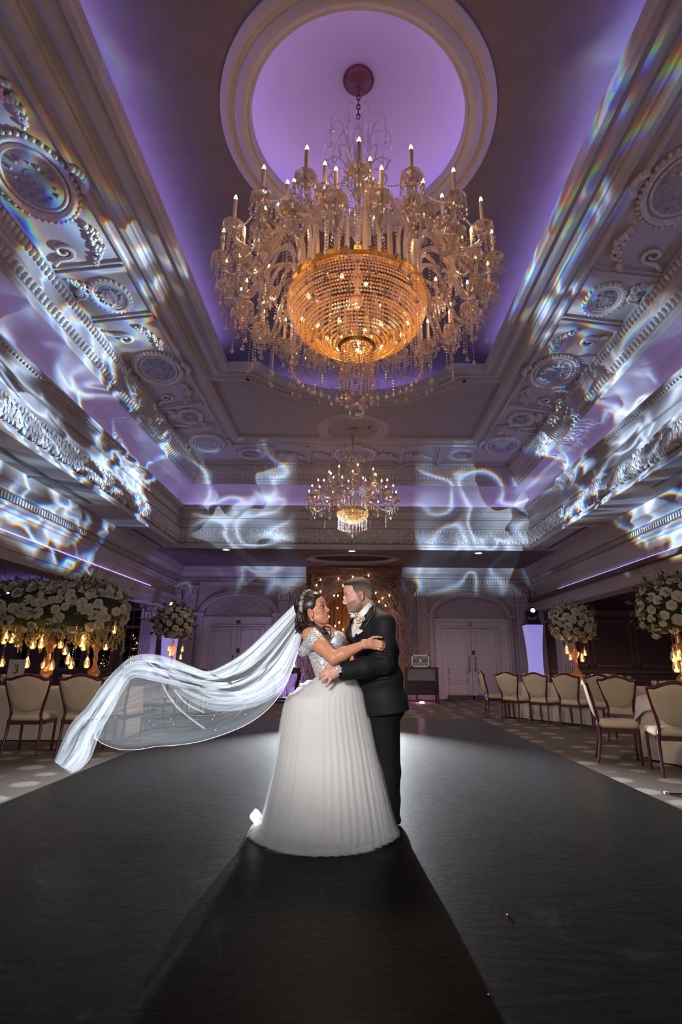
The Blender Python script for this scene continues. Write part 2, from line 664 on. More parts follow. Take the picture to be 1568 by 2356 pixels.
prof = [(1.68, RZ), (1.68, RZ - 0.03), (1.64, RZ - 0.06), (1.58, RZ - 0.07), (1.56, RZ - 0.05), (1.52, RZ - 0.05), (1.49, RZ - 0.09), (1.42, RZ - 0.11),
        (1.38, RZ - 0.09), (1.36, RZ - 0.07), (1.33, RZ - 0.07), (1.31, RZ - 0.04), (1.31, RZ + 0.06), (1.36, RZ + 0.08), (1.50, RZ + 0.08)]
struct(MB().lathe(prof, 96, (DC[0], DC[1], 0)).build('trim_2', PL, angle=40), 'round plaster moulding around the dome opening')
dp = [(1.56, RZ + 0.08)] + [(1.56 * math.cos(t), RZ + 0.25 + 0.62 * math.sin(t)) for t in [PI / 2 * k / 14 for k in range(14)]] + [(0.01, RZ + 0.87)]
struct(MB().lathe(dp, 64, (DC[0], DC[1], 0)).build('ceiling_dome', DOMEP, smooth=True), 'shallow dome washed in violet light')
DTOP = RZ + 0.87
# hidden violet strips: dome ledge and recess ledge
ld = MB().lathe([(1.52, RZ + 0.085), (1.46, RZ + 0.085), (1.46, RZ + 0.10), (1.52, RZ + 0.10), (1.52, RZ + 0.085)], 64, (DC[0], DC[1], 0))
tag(ld.build('led_strip', LED), 'violet light strip hidden on the dome ledge', 'light strip', 'violet cove light strips')
for sx in (-1, 1):
    tag(MB().box((XC + sx * 2.98, 5.1, 7.27), (0.03, 9.4, 0.03)).build('led_strip', LEDR),
        'violet light strip behind the %s lip of the ceiling recess' % ('left' if sx < 0 else 'right'), 'light strip', 'violet cove light strips')
tag(MB().box((XC, 11.55, 7.27), (5.0, 0.03, 0.03)).build('led_strip', LEDR), 'violet light strip behind the far lip of the ceiling recess', 'light strip', 'violet cove light strips')

# ---- upper entablature, cove, cornice and ornamented border
prof_u = [(0.14, 4.40), (0.14, 4.46), (0.08, 4.49), (0.08, 4.56), (0.0, 4.585), (0.06, 4.63), (0.105, 4.72), (0.115, 4.80), (0.105, 4.88), (0.06, 4.97), (0.0, 5.01),
          (0.0, 5.05), (0.05, 5.08), (0.05, 5.14), (0.0, 5.16), (0.0, 5.34), (0.05, 5.36), (0.05, 5.41), (0.02, 5.43), (0.02, 5.58), (0.08, 5.62),
          (0.10, 5.68), (0.14, 5.70), (0.14, 5.75), (0.10, 5.76), (0.10, 5.73), (-0.12, 5.73)]
prof_cove = [(-0.12, 5.73), (-0.12, 5.86)] + [(-0.12 + 0.50 * (1 - math.cos(t)), 5.86 + 0.46 * math.sin(t)) for t in [PI / 2 * k / 8 for k in range(1, 9)]]
prof_c = [(0.38, 6.32), (0.40, 6.32), (0.40, 6.38), (0.44, 6.41), (0.44, 6.45), (0.47, 6.46), (0.53, 6.57), (0.57, 6.59), (0.57, 6.66), (0.60, 6.69), (0.60, 6.72),
          (0.62, 6.74), (0.66, 6.85), (0.69, 6.86), (0.69, 6.92)]
FZ0, FZ1, FD0, FD1 = 6.92, 7.10, 0.69, 2.02
prof_f = [(FD0, FZ0), (FD1 - 0.30, FZ1 - 0.04), (FD1 - 0.29, FZ1 - 0.08), (FD1 - 0.24, FZ1 - 0.09), (FD1 - 0.22, FZ1 - 0.04), (FD1 - 0.10, FZ1 - 0.03),
          (FD1 - 0.08, FZ1 - 0.07), (FD1, FZ1 - 0.07), (FD1 + 0.05, FZ1 + 0.0), (FD1 + 0.06, ZCEIL)]
T3 = struct(sweep_rect(MB(), prof_u, UX0, UX1, UY0, UY1).build('trim_3', PL, angle=35), 'long stepped entablature with a carved leaf band')
struct(sweep_rect(MB(), prof_cove, UX0, UX1, UY0, UY1).build('trim_4', PL, angle=50), 'smooth violet-lit cove above the entablature')
T5 = struct(sweep_rect(MB(), prof_c, UX0, UX1, UY0, UY1).build('trim_5', PL, angle=35), 'cornice with egg mouldings above the cove')
T6 = struct(sweep_rect(MB(), prof_f, UX0, UX1, UY0, UY1).build('trim_6', PL, angle=35), 'ceiling border with oval medallions and garlands')
for c, s, n in (((UX0 - 0.03, 6.0, 5.75), (0.03, 19.4, 0.025), 'left'), ((UX1 + 0.03, 6.0, 5.75), (0.03, 19.4, 0.025), 'right'), ((XC, UY1 + 0.03, 5.75), (10.3, 0.03, 0.025), 'far')):
    tag(MB().box(c, s).build('led_strip', LED), 'violet light strip hidden along the %s cove' % n, 'light strip', 'violet cove light strips')

def along(d, z, step, fn, y0=2.2):
    """call fn(position, tangent, inward) along left, far and right runs at inset d"""
    runs = [((UX0 + d, y0), (UX0 + d, UY1 - d), (1, 0)), ((UX0 + d, UY1 - d), (UX1 - d, UY1 - d), (0, -1)), ((UX1 - d, UY1 - d), (UX1 - d, y0), (-1, 0))]
    for a, b, nn in runs:
        a, b = Vector((*a, z)), Vector((*b, z))
        L = (b - a).length
        n = int(L / step)
        for k in range(n):
            fn(a.lerp(b, (k + 0.5) / n), (b - a).normalized(), Vector((*nn, 0)))
def egg_row(name, d, z, step, size, tilt, parent, lab):
    mb = MB()
    def one(p, t, nn):
        up = (Vector((0, 0, 1)) * math.cos(tilt) + nn * math.sin(tilt))
        out = (nn * math.cos(tilt) - Vector((0, 0, 1)) * math.sin(tilt))
        R = Matrix((t, out, up)).transposed()
        mb.ball(p, (step * 0.40, size * 0.35, size * 0.5), 6, 4, R)
    along(d, z, step, one)
    return tag(mb.build(name, ORN, parent, smooth=True), lab, kind='stuff')
egg_row('egg_moulding', 0.50, 6.515, 0.115, 0.15, 0.55, T5, 'row of carved eggs')
egg_row('egg_moulding', 0.65, 6.795, 0.10, 0.14, 0.35, T5, 'row of carved eggs')
egg_row('bead_moulding', 0.11, 5.65, 0.085, 0.06, 0.2, T3, 'row of small beads')
mb = MB()
rnd = random.Random(5)
def leaf(p, t, nn):
    for q in range(4):
        zz = (q - 1.5) * 0.10 + rnd.uniform(-0.02, 0.02)
        dd = 0.115 - 0.5 * zz * zz / 0.2 * 0.5
        an = rnd.uniform(-0.9, 0.9)
        u = (Vector((0, 0, 1)) * math.cos(an) + t * math.sin(an))
        R = Matrix((t * math.cos(an) - Vector((0, 0, 1)) * math.sin(an), nn, u)).transposed()
        mb.ball(p + nn * (dd - 0.09) + Vector((0, 0, zz)) + t * rnd.uniform(-.03, .03), (0.035, 0.03, 0.065), 5, 4, R)
along(0.0 + 0.085, 4.80, 0.085, leaf, 5.0)
tag(mb.build('carved_leaf_band', ORN, T3), 'dense carved leaf band', kind='stuff')

# ---- medallions, ribs, garlands and scrolls on the border
def fpt(side, s, q, lift=0.0):
    """point on the border: side 'L','R','F', distance s along, q in 0..1 across from cornice to ceiling"""
    q0 = FD0 + (FD1 - 0.30 - FD0) * q
    z = FZ0 + (FZ1 - 0.04 - FZ0) * q - lift
    if side == 'L': return Vector((UX0 + q0, s, z))
    if side == 'R': return Vector((UX1 - q0, s, z))
    return Vector((s, UY1 - q0, z))
def fr(side):
    sl = math.atan2(FZ1 - 0.04 - FZ0, FD1 - 0.30 - FD0)
    if side == 'L': t, q = Vector((0, 1, 0)), Vector((1, 0, 0))
    elif side == 'R': t, q = Vector((0, 1, 0)), Vector((-1, 0, 0))
    else: t, q = Vector((1, 0, 0)), Vector((0, -1, 0))
    q = q * math.cos(sl) + Vector((0, 0, 1)) * math.sin(sl)
    n = t.cross(q)
    if n.z > 0: n = -n
    return t, q, n
def torus_oval(mb, c, t, q, n, ra, rb, w, h, seg=36, ps=6):
    rows = []
    for k in range(seg):
        a = 2 * PI * k / seg
        dirv = t * math.cos(a) + q * math.sin(a)
        cen = c + t * (ra * math.cos(a)) + q * (rb * math.sin(a))
        rows.append([cen + dirv * (w * math.cos(2 * PI * j / ps)) + n * (h * math.sin(2 * PI * j / ps)) for j in range(ps)])
    mb.quad_grid(rows, closed_u=True, closed_v=True)
def medallion(side, s, big=True):
    t, q, n = fr(side)
    c = fpt(side, s, 0.52)
    ra, rb = (0.58, 0.42) if big else (0.36, 0.27)
    mb = MB()
    torus_oval(mb, c, t, q, n, ra, rb, 0.055, 0.05)
    torus_oval(mb, c, t, q, n, ra * 0.80, rb * 0.80, 0.03, 0.03)
    m = mb.build('medallion', ORN, T6, smooth=True)
    mb = MB()
    rows = []
    for rr, hh in ((0.78, 0.0), (0.5, 0.02), (0.2, 0.03), (0.02, 0.03)):
        rows.append([c + t * (ra * rr * math.cos(2 * PI * k / 28)) + q * (rb * rr * math.sin(2 * PI * k / 28)) + n * (0.012 + hh) for k in range(28)])
    mb.quad_grid(rows, closed_v=True)
    torus_oval(mb, c + n * 0.03, t, q, n, ra * 0.3, rb * 0.2, 0.02, 0.02, 20, 5)
    for k in range(16):
        a = 2 * PI * k / 16 + rnd.uniform(-.1, .1)
        r = rnd.uniform(0.4, 0.62)
        mb.ball(c + t * (ra * r * math.cos(a)) + q * (rb * r * math.sin(a)) + n * 0.03, rnd.uniform(0.02, 0.04), 5, 3)
    mb.build('relief_disc', mat('relief', (0.36, 0.33, 0.34), 0.6, var=0.3, vscale=15), m, smooth=True)
    mb = MB()
    nb = 40 if big else 26
    for k in range(nb):
        a = 2 * PI * k / nb
        mb.ball(c + t * (ra * 1.12 * math.cos(a)) + q * (rb * 1.12 * math.sin(a)) + n * 0.02, 0.034, 5, 4)
    mb.build('beaded_edge', ORN, m, smooth=True)
    if big:
        mb = MB()
        for e in (-1, 1):
            for k in range(7):
                a = -0.9 + 1.8 * k / 6
                mb.ball(c + q * (e * (rb + 0.10 + 0.09 * math.cos(a * 1.4))) + t * (0.20 * math.sin(a)) + n * 0.06, (0.05, 0.05, 0.06), 6, 4)
        mb.build('keystone', ORN, m, smooth=True)
    return m
def garland(side, s0, s1, q0, q1):
    t, q, n = fr(side)
    mb = MB()
    N_ = 18
    for k in range(N_):
        u = k / (N_ - 1)
        w_ = 0.025 + 0.045 * math.sin(PI * u)
        for e in range(3):
            p = fpt(side, s0 + (s1 - s0) * u + rnd.uniform(-w_, w_), q0 + (q1 - q0) * u + 0.10 * math.sin(PI * u) + rnd.uniform(-w_, w_), 0.03)
            mb.ball(p, rnd.uniform(0.025, 0.045), 5, 4)
    mb.build('garland', ORN, T6, smooth=True)
def scroll(side, s, q, r, sgn):
    t, qq, n = fr(side)
    pts = []
    for k in range(26):
        a = k / 25 * 2.4 * PI
        rr = r * (1 - 0.75 * k / 25)
        pts.append(fpt(side, s, q, 0.03) + t * (sgn * rr * math.cos(a)) + qq * (rr * math.sin(a)))
    pts = [pts[0] - t * (sgn * -r * 0.6) - qq * r * 1.6, pts[0] - qq * r * 0.8] + pts
    MB().tube(spline(pts, 2), lambda u: 0.03 * (1 - 0.6 * u) + 0.008, 6).build('scroll', ORN, T6, smooth=True)
def rib(side, s):
    t, q, n = fr(side)
    R = Matrix((t, q, n)).transposed()
    mb = MB()
    ln = (FD1 - 0.30 - FD0)
    mb.box(fpt(side, s, 0.5, 0.03), (0.10, ln, 0.07), R)
    mb.box(fpt(side, s + 0.09, 0.5, 0.015), (0.06, ln, 0.04), R)
    mb.box(fpt(side, s - 0.09, 0.5, 0.015), (0.06, ln, 0.04), R)
    mb.build('rib', PL, T6)
for sd in 'LR':
    for cyy in (5.35, 9.85, 13.75):
        medallion(sd, cyy)
        for e in (-1, 1):
            if cyy == 13.75 and e == 1: continue
            garland(sd, cyy + e * 0.70, cyy + e * 1.45, 0.80, 0.62)
            scroll(sd, cyy + e * 1.15, 0.30, 0.15, e)
    for cyy in (7.55, 12.05):
        rib(sd, cyy - 0.62)
        rib(sd, cyy + 0.62)
        medallion(sd, cyy, False)
        scroll(sd, cyy - 0.15, 0.12, 0.10, 1)
        garland(sd, cyy - 0.50, cyy - 0.15, 0.08, 0.12)
for x in (-3.0, 0.0, 3.1):
    medallion('F', XC + x, x == 0)
for x in (-2.35, -1.35, 1.35, 2.45):
    rib('F', XC + x)
for x0, x1 in ((-2.2, -1.5), (-1.2, -0.7), (0.7, 1.2), (1.5, 2.2)):
    garland('F', XC + x0, XC + x1, 0.55, 0.35)

# ---- round plaster rosette over the small chandelier
C2 = (XC - 0.02, 13.15 - 0.85)
C2 = (at(812, 988, Z=ZCEIL).x, at(812, 988, Z=ZCEIL).y)
struct(MB().lathe([(0.98, ZCEIL), (0.97, ZCEIL - 0.03), (0.90, ZCEIL - 0.05), (0.84, ZCEIL - 0.02), (0.80, ZCEIL - 0.02), (0.76, ZCEIL - 0.045), (0.70, ZCEIL - 0.03), (0.68, ZCEIL - 0.005)],
                  64, (*C2, 0)).build('trim_7', PL, angle=40), 'round ceiling rosette over the small chandelier')
ms = MB()
ms.ball((C2[0] + 0.42, C2[1] - 0.12, ZCEIL - 0.02), (0.06, 0.05, 0.02), 10, 4)
tag(ms.build('smoke_detector', mat('detector', (0.18, 0.15, 0.14), 0.5), smooth=True), 'small round smoke detector beside the rosette', 'detector')

# ---- lower soffit with oval dome and downlights
OC = (at(810, 1283, Z=ZS).x, at(810, 1283, Z=ZS).y)
ORX, ORY = 1.32, 0.62
oval = lambda rx, ry, z, n=48: [(OC[0] + rx * math.cos(2 * PI * k / n), OC[1] + ry * math.sin(2 * PI * k / n), z) for k in range(n)]
sf = MB().plate([[(LX0, UY1 - 0.14, ZS), (LX1, UY1 - 0.14, ZS), (LX1, LY1, ZS), (LX0, LY1, ZS)], oval(ORX, ORY, ZS)])
sf.quad_grid([oval(ORX, ORY, ZS), oval(ORX * 0.98, ORY * 0.98, ZS + 0.10), oval(ORX * 0.7, ORY * 0.7, ZS + 0.26), oval(0.02, 0.02, ZS + 0.3)], closed_v=True)
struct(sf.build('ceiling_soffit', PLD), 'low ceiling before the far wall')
for sx, a, b in ((-1, LX0, UX0 + 0.14), (1, UX1 - 0.14, LX1)):
    struct(MB().poly([(a, UY0, ZS), (b, UY0, ZS), (b, UY1 - 0.14, ZS), (a, UY1 - 0.14, ZS)]).build('ceiling_soffit', PL), 'narrow side soffit with dark air slots')
struct(MB().lathe([(1.0, 0), (1.0, -0.05), (0.93, -0.07), (0.9, -0.04), (0.86, -0.04), (0.84, 0.0)], 64, (OC[0], OC[1], ZS), sx=ORX * 1.13, sy=ORY * 1.2).build('trim_8', PL, angle=40),
       'oval moulding around the small far dome')
for sx, segs in ((-1, ((7.2, 10.9), (13.2, 15.4))), (1, ((7.0, 9.6), (12.6, 15.2)))):
    for a, b in segs:
        x = (XC + sx * 5.62)
        tag(MB().box((x, (a + b) / 2, ZS - 0.006), (0.07, b - a, 0.012)).build('air_slot', BLACK),
            'black slot diffuser in the %s soffit, %s one' % ('left' if sx < 0 else 'right', 'nearer' if a < 11 else 'farther'), 'vent', 'slot diffusers')
GLOW = mat('lamp_glow', (1, 0.9, 0.7), 0.5, emit=(1.0, 0.80, 0.50), estr=9.0)
for px, py, lab in ((520, 1265, 'over the left doors'), (809, 1268, 'above the couple'), (1100, 1273, 'over the right doors')):
    p = at(px, py, Z=ZS - 0.01)
    t_ = thing('downlight', 'small round lit downlight in the far soffit, ' + lab, 'light', (p.x, p.y, ZS), group='far soffit downlights')
    MB().lathe([(0.13, 0), (0.13, -0.012), (0.10, -0.015), (0.09, 0.0)], 20).build('trim_ring', WHITE, t_, smooth=True)
    MB().lathe([(0.10, -0.008), (0.01, -0.006)], 20).build('lens', GLOW, t_)
    lamp('downlight_beam', 'SPOT', (p.x, p.y, ZS - 0.03), 22, (1, 0.82, 0.6), (p.x, p.y, 0), spot_size=math.radians(80), spot_blend=0.7, shadow_soft_size=0.06)

# ---- lower headers (both sides) and far entablature
ent = [(0.02, 3.74), (0.06, 3.76), (0.06, 3.82), (0.10, 3.84), (0.10, 3.88), (0.06, 3.90), (0.06, 4.04), (0.16, 4.06), (0.16, 4.10), (0.20, 4.14), (0.30, 4.20), (0.32, 4.28), (0.34, 4.30), (0.36, 4.40)]
side = [(0.0, 2.92), (0.0, 3.10), (0.03, 3.11), (0.03, 3.30), (0.07, 3.33), (0.07, 3.38), (0.03, 3.39), (0.0, 3.42)] + ent
ALC0, ALC1 = -1.62, 1.72
for sx, x in ((-1, LX0), (1, LX1)):
    rows = [[(x - sx * d, UY0, z), (x - sx * d, LY1 - (d if z > 3.7 else 0), z)] for d, z in side]
    o = struct(MB().quad_grid(rows).build('trim_9', PL, angle=35), 'long %s header with dentil cornice over the side aisle' % ('left' if sx < 0 else 'right'))
    dn = MB()
    for k in range(150):
        yy = 5.2 + k * 0.09
        dn.box((x - sx * 0.10, yy, 3.975), (0.09, 0.05, 0.11))
    tag(dn.build('dentil_row', PL, o), 'row of small dentils', kind='stuff')
    struct(MB().poly([(x, UY0, 2.92), (x + sx * 0.5, UY0, 2.92), (x + sx * 0.5, LY1, 2.92), (x, LY1, 2.92)]).build('trim_10', PL), 'flat underside of the %s header' % ('left' if sx < 0 else 'right'))
    struct(MB().poly([(x + sx * 0.5, UY0, 2.92), (x + sx * 0.5, UY0, 3.9), (x + sx * 0.5, LY1, 3.9), (x + sx * 0.5, LY1, 2.92)]).build('trim_11', PL), 'aisle face of the %s header' % ('left' if sx < 0 else 'right'))
    tag(MB().box((x - sx * 0.045, 6.5, 3.405), (0.03, 20.0, 0.014)).build('led_strip', LEDW), 'thin bright violet light line along the %s header' % ('left' if sx < 0 else 'right'),
        'light strip', 'violet header light lines')
far = MB()
for a, b in ((LX0 + 0.0, ALC0), (ALC1, LX1)):
    rows = [[(a + (d if a == LX0 else 0), LY1 - d, z), (b - (d if b == LX1 else 0), LY1 - d, z)] for d, z in ent]
    far.quad_grid(rows)
FE = struct(far.build('trim_12', PL, angle=35), 'entablature with dentils across the far wall')
dn = MB()
x = LX0 + 0.2
while x < LX1 - 0.15:
    if not (ALC0 - 0.03 < x < ALC1 + 0.03):
        dn.box((x, LY1 - 0.10, 3.975), (0.055, 0.09, 0.11))
    x += 0.10
tag(dn.build('dentil_row', PL, FE), 'row of small dentils', kind='stuff')

WALLP = mat('wall_paint', (0.44, 0.37, 0.34), 0.7, var=0.08)
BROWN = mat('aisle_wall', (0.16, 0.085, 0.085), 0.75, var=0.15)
wf = MB()
for a, b in ((LX0 - 0.1, ALC0), (ALC1, LX1 + 0.1)):
    wf.poly([(a, LY1, 0), (b, LY1, 0), (b, LY1, ZS), (a, LY1, ZS)])
struct(wf.build('wall_far', WALLP), 'taupe far wall behind the pilasters')
struct(MB().box((0, LY1 + 2.6, ZS / 2), (26, 0.1, ZS)).build('wall_outer', mat('night', (0.01, 0.01, 0.014), 0.9)), 'dark outdoors beyond the windows')
alc = MB()
alc.poly([(ALC0, LY1, 0), (ALC0, LY1 + 1.3, 0), (ALC0, LY1 + 1.3, ZS), (ALC0, LY1, ZS)])
alc.poly([(ALC1, LY1, 0), (ALC1, LY1 + 1.3, 0), (ALC1, LY1 + 1.3, ZS), (ALC1, LY1, ZS)])
alc.poly([(ALC0, LY1 + 1.3, 0), (ALC1, LY1 + 1.3, 0), (ALC1, LY1 + 1.3, ZS), (ALC0, LY1 + 1.3, ZS)])
alc.poly([(ALC0, LY1, ZS - 0.02), (ALC1, LY1, ZS - 0.02), (ALC1, LY1 + 1.3, ZS - 0.02), (ALC0, LY1 + 1.3, ZS - 0.02)])
struct(alc.build('wall_alcove', mat('alcove_brown', (0.30, 0.16, 0.09), 0.7)), 'brown alcove in the middle of the far wall')
dr = MB()
rows = []
for k in range(160):
    xx = ALC0 + 0.04 + (ALC1 - ALC0 - 0.08) * k / 159
    yy = LY1 + 1.12 + 0.05 * math.sin(k * 0.9) + 0.02 * math.sin(k * 0.37)
    rows.append([(xx, yy, 0.0), (xx, yy + 0.02, 1.5), (xx, yy, 3.9)])
dr.quad_grid(rows)
tag(dr.build('drape', mat('gold_drape', (0.42, 0.22, 0.09), 0.55, var=0.1, sheen=0.3), smooth=True), 'pleated gold drape hanging in the alcove', 'curtain')
# near end of the hall and outer walls, behind and beside the camera
struct(MB().box((0, UY0 - 0.1, 4.0), (26, 0.1, 8.2)).build('wall_near', WALLP), 'wall behind the camera')

# ---- pilasters with leaf capitals
def pilaster_mesh(w, h0, h1, flutes, deep=0.16):
    sh, cp = MB(), MB()
    sh.box((0, -deep / 2, (h0 + h1 - 0.5) / 2 + 0.1), (w * 0.86, deep, h1 - h0 - 0.7))
    for k in range(flutes):
        xx = -w * 0.36 + w * 0.72 * k / (flutes - 1)
        sh.box((xx, -deep - 0.012, (h0 + h1 - 0.5) / 2 + 0.1), (w * 0.72 / flutes * 0.55, 0.024, h1 - h0 - 0.8))
    sh.box((0, -deep / 2 - 0.02, h0 + 0.12), (w * 1.1, deep + 0.06, 0.24))
    sh.box((0, -deep / 2 - 0.01, h0 + 0.29), (w * 1.0, deep + 0.04, 0.08))
    sh.box((0, -deep / 2 - 0.01, h1 - 0.46), (w * 1.02, deep + 0.04, 0.05))
    cp.box((0, -deep / 2, h1 - 0.22), (w * 0.8, deep, 0.44))
    cp.box((0, -deep / 2 - 0.03, h1 - 0.025), (w * 1.2, deep + 0.1, 0.05))
    for row, (zz, nn) in enumerate(((h1 - 0.37, 4), (h1 - 0.25, 3))):
        for k in range(nn):
            xx = (-0.5 + (k + 0.5) / nn) * w * 1.0
            cp.ball((xx, -deep - 0.02, zz), (w * 0.11, 0.03, 0.085), 6, 4)
            cp.ball((xx, -deep - 0.055, zz + 0.06), (w * 0.09, 0.035, 0.03), 6, 4)
    for e in (-1, 1):
        for a in range(9):
            th = a * 0.75
            r = 0.055 * (1 - a / 11)
            cp.ball((e * (w * 0.45) + r * math.cos(th) * e, -deep - 0.04, h1 - 0.11 + r * math.sin(th)), 0.024, 5, 4)
    return sh.mesh('shaft'), cp.mesh('capital', True)
PS, PC = pilaster_mesh(0.43, 0.0, 3.74, 7)
def pilaster(x, y, lab):
    t_ = struct(thing('pilaster', lab, 'pilaster', (x, y, 0)))
    put('shaft', PS, PL, t_)
    put('capital', PC, ORN, t_)
    return t_
for px, lab in ((405, 'fluted pilaster in the far left corner of the hall'), (440, 'fluted pilaster just left of the left arched doors'), (652, 'fluted pilaster just right of the left arched doors'),
                (688, 'fluted pilaster at the left edge of the branch alcove'), (934, 'fluted pilaster at the right edge of the branch alcove'), (970, 'fluted pilaster just left of the right arched doors'),
                (1196, 'fluted pilaster just right of the right arched doors'), (1234, 'fluted pilaster in the far right corner of the hall')):
    pilaster(at(px, 1400, Y=LY1).x, LY1, lab)
AS, AC = pilaster_mesh(0.46, 0.0, 2.92, 7, 0.40)
for x, y, lab in ((at(353, 1400, Y=17.3).x, 17.3, 'free-standing fluted column under the left header, violet lit'), (at(1285, 1405, Y=17.3).x, 17.3, 'fluted column under the right header behind the round bouquet')):
    t_ = thing('column', lab, 'column', (x, y, 0))
    put('shaft', AS, PL, t_)
    put('capital', AC, ORN, t_)

# ---- arched double doors
def arch_door(idx, px0, px1, lab):
    x0, x1 = at(px0, 1500, Y=LY1).x, at(px1, 1500, Y=LY1).x
    cx, hw = (x0 + x1) / 2, (x1 - x0) / 2
    zsp, zt = 2.75, 3.62
    root = thing('door_%d' % idx, lab, 'door', (cx, LY1, 0))
    root['kind'] = 'structure'
    def arc(w_, zb, zt_, n=20):
        return [(w_ * math.cos(PI - PI * k / n), zb + (zt_ - zb) * math.sin(PI * k / n)) for k in range(n + 1)]
    # archivolt and jambs
    prof = [(0.0, 0.0), (0.0, -0.16), (0.05, -0.19), (0.10, -0.16), (0.16, -0.16), (0.20, -0.12), (0.22, 0.0)]
    rows = []
    for off, dy in prof:
        e = 0.22 - off
        path = [(-(hw - e), 0.0)] + arc(hw - e, zsp, zt - e) + [((hw - e), 0.0)]
        rows.append([(p[0], dy, p[1]) for p in path])
    MB().quad_grid(rows).build('arch_surround', PL, root, angle=40)
    im = MB()
    for e in (-1, 1):
        im.box((e * (hw - 0.11), -0.12, zsp), (0.30, 0.22, 0.10))
    im.build('impost', PL, root)
    iw = hw - 0.22
    ty = MB()
    ty.poly([(p[0], -0.02, p[1]) for p in arc(iw, zsp - 0.1, zt - 0.22)])
    tp = ty.build('tympanum', WALLP, root)
    orn = MB()
    r_ = random.Random(idx)
    for k in range(60):
        a = r_.uniform(0.12, PI - 0.12)
        rr = math.sqrt(r_.uniform(0.05, 0.86))
        p = Vector((iw * rr * math.cos(a), -0.03, zsp - 0.05 + (zt - 0.27 - zsp) * rr * math.sin(a)))
        ph, r0 = r_.uniform(0, 6.3), r_.uniform(0.05, 0.09)
        sg = r_.choice((-1, 1))
        orn.tube([p + Vector((r0 * (1 - j / 12) * math.cos(ph + sg * j * 0.55), 0, r0 * (1 - j / 12) * math.sin(ph + sg * j * 0.55))) for j in range(9)], 0.012, 5)
    orn.build('scroll_relief', ORN, tp, smooth=True)
    tr = MB()
    tr.box((0, -0.05, 2.62), (2 * iw, 0.08, 0.10))
    tr.box((0, -0.04, 2.37), (2 * iw, 0.06, 0.06))
    tr.build('transom_bar', WHITE, root)
    for e in (-1, 1):
        MB().box((e * iw * 0.48, -0.025, 2.495), (iw * 0.84, 0.04, 0.17)).build('transom_panel', WHITE, root)
    lw = iw - 0.02
    jm = MB()
    dw = lw * 0.80
    for e in (-1, 1):
        jm.box((e * (dw + (iw - dw) / 2), -0.03, 1.3), (iw - dw, 0.06, 2.6))
    jm.build('door_jamb', WHITE, root)
    for e in (-1, 1):
        lf = MB()
        lf.box((e * dw / 2, -0.02, 1.17), (dw - 0.012, 0.04, 2.30))
        leaf_ = lf.build('door_leaf', WHITE, root)
        for z0, z1 in ((0.98, 2.20), (0.64, 0.86), (0.18, 0.54)):
            pm = MB()
            ww = dw * 0.66
            for a, b, c_, d_ in ((0, (z1), ww, 0.05), (0, z0, ww, 0.05)):
                pm.box((e * dw / 2, -0.05, b), (c_, 0.035, d_))
            for f in (-1, 1):
                pm.box((e * dw / 2 + f * ww / 2, -0.05, (z0 + z1) / 2), (0.05, 0.035, z1 - z0 + 0.05))
            pm.build('door_panel', WHITE, leaf_)
        MB().box((e * 0.33 * dw + e * 0.1, -0.045, 0.07), (dw * 0.9, 0.012, 0.13)).build('kick_plate', mat('kick', (0.10, 0.07, 0.06), 0.4), leaf_)
        h = MB()
        h.tube([(e * 0.10, -0.06, 0.95), (e * 0.10, -0.10, 1.0), (e * 0.10, -0.10, 1.25), (e * 0.10, -0.06, 1.30)], 0.018, 8)
        h.ball((e * 0.10, -0.06, 0.92), (0.03, 0.015, 0.05), 8, 5)
        h.ball((e * 0.10, -0.06, 1.33), (0.03, 0.015, 0.05), 8, 5)
        h.build('door_handle', BRASS, leaf_, smooth=True)
    MB().box((0.06, -0.06, 1.52), (0.09, 0.03, 0.14)).build('lock_plate', BLACK, root)
    if idx == 1:
        MB().ball((0.02, -0.06, 2.495), (0.08, 0.012, 0.04), 14, 6).build('door_sign', mat('sign', (0.12, 0.05, 0.05), 0.4), root, smooth=True)
    return root
arch_door(1, 448, 640, 'white arched double doors left of the couple, behind the veil')
arch_door(2, 984, 1183, 'white arched double doors right of the couple with brass pull handles')

# ---- side aisles
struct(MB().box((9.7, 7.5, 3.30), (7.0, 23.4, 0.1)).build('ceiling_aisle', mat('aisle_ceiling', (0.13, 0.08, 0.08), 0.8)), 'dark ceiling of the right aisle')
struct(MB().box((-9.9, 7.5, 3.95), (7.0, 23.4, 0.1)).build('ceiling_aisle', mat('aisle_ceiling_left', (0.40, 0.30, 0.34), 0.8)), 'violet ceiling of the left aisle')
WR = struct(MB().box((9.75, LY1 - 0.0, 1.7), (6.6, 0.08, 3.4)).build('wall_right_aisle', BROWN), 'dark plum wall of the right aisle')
pn = mat('panel_frame', (0.20, 0.14, 0.15), 0.6)
cr_ = MB()
for z, hgt, dp_ in ((2.86, 0.10, 0.10), (2.95, 0.08, 0.16), (0.92, 0.07, 0.05), (0.10, 0.2, 0.04)):
    cr_.box((9.75, LY1 - 0.04 - dp_ / 2, z), (6.6, dp_, hgt))
cr_.build('wall_rail', pn, WR)
for k, (pa, pb) in enumerate(((1320, 1350), (1362, 1450), (1463, 1560), (1575, 1660))):
    a, b = at(pa, 1480, Y=LY1 - 0.06).x, at(pb, 1480, Y=LY1 - 0.06).x
    f_ = MB()
    for z in (1.12, 2.62):
        f_.box(((a + b) / 2, LY1 - 0.06, z), (b - a, 0.05, 0.09))
    for xx in (a, b):
        f_.box((xx, LY1 - 0.06, 1.87), (0.09, 0.05, 1.59))
    f_.build('wall_panel', pn, WR)
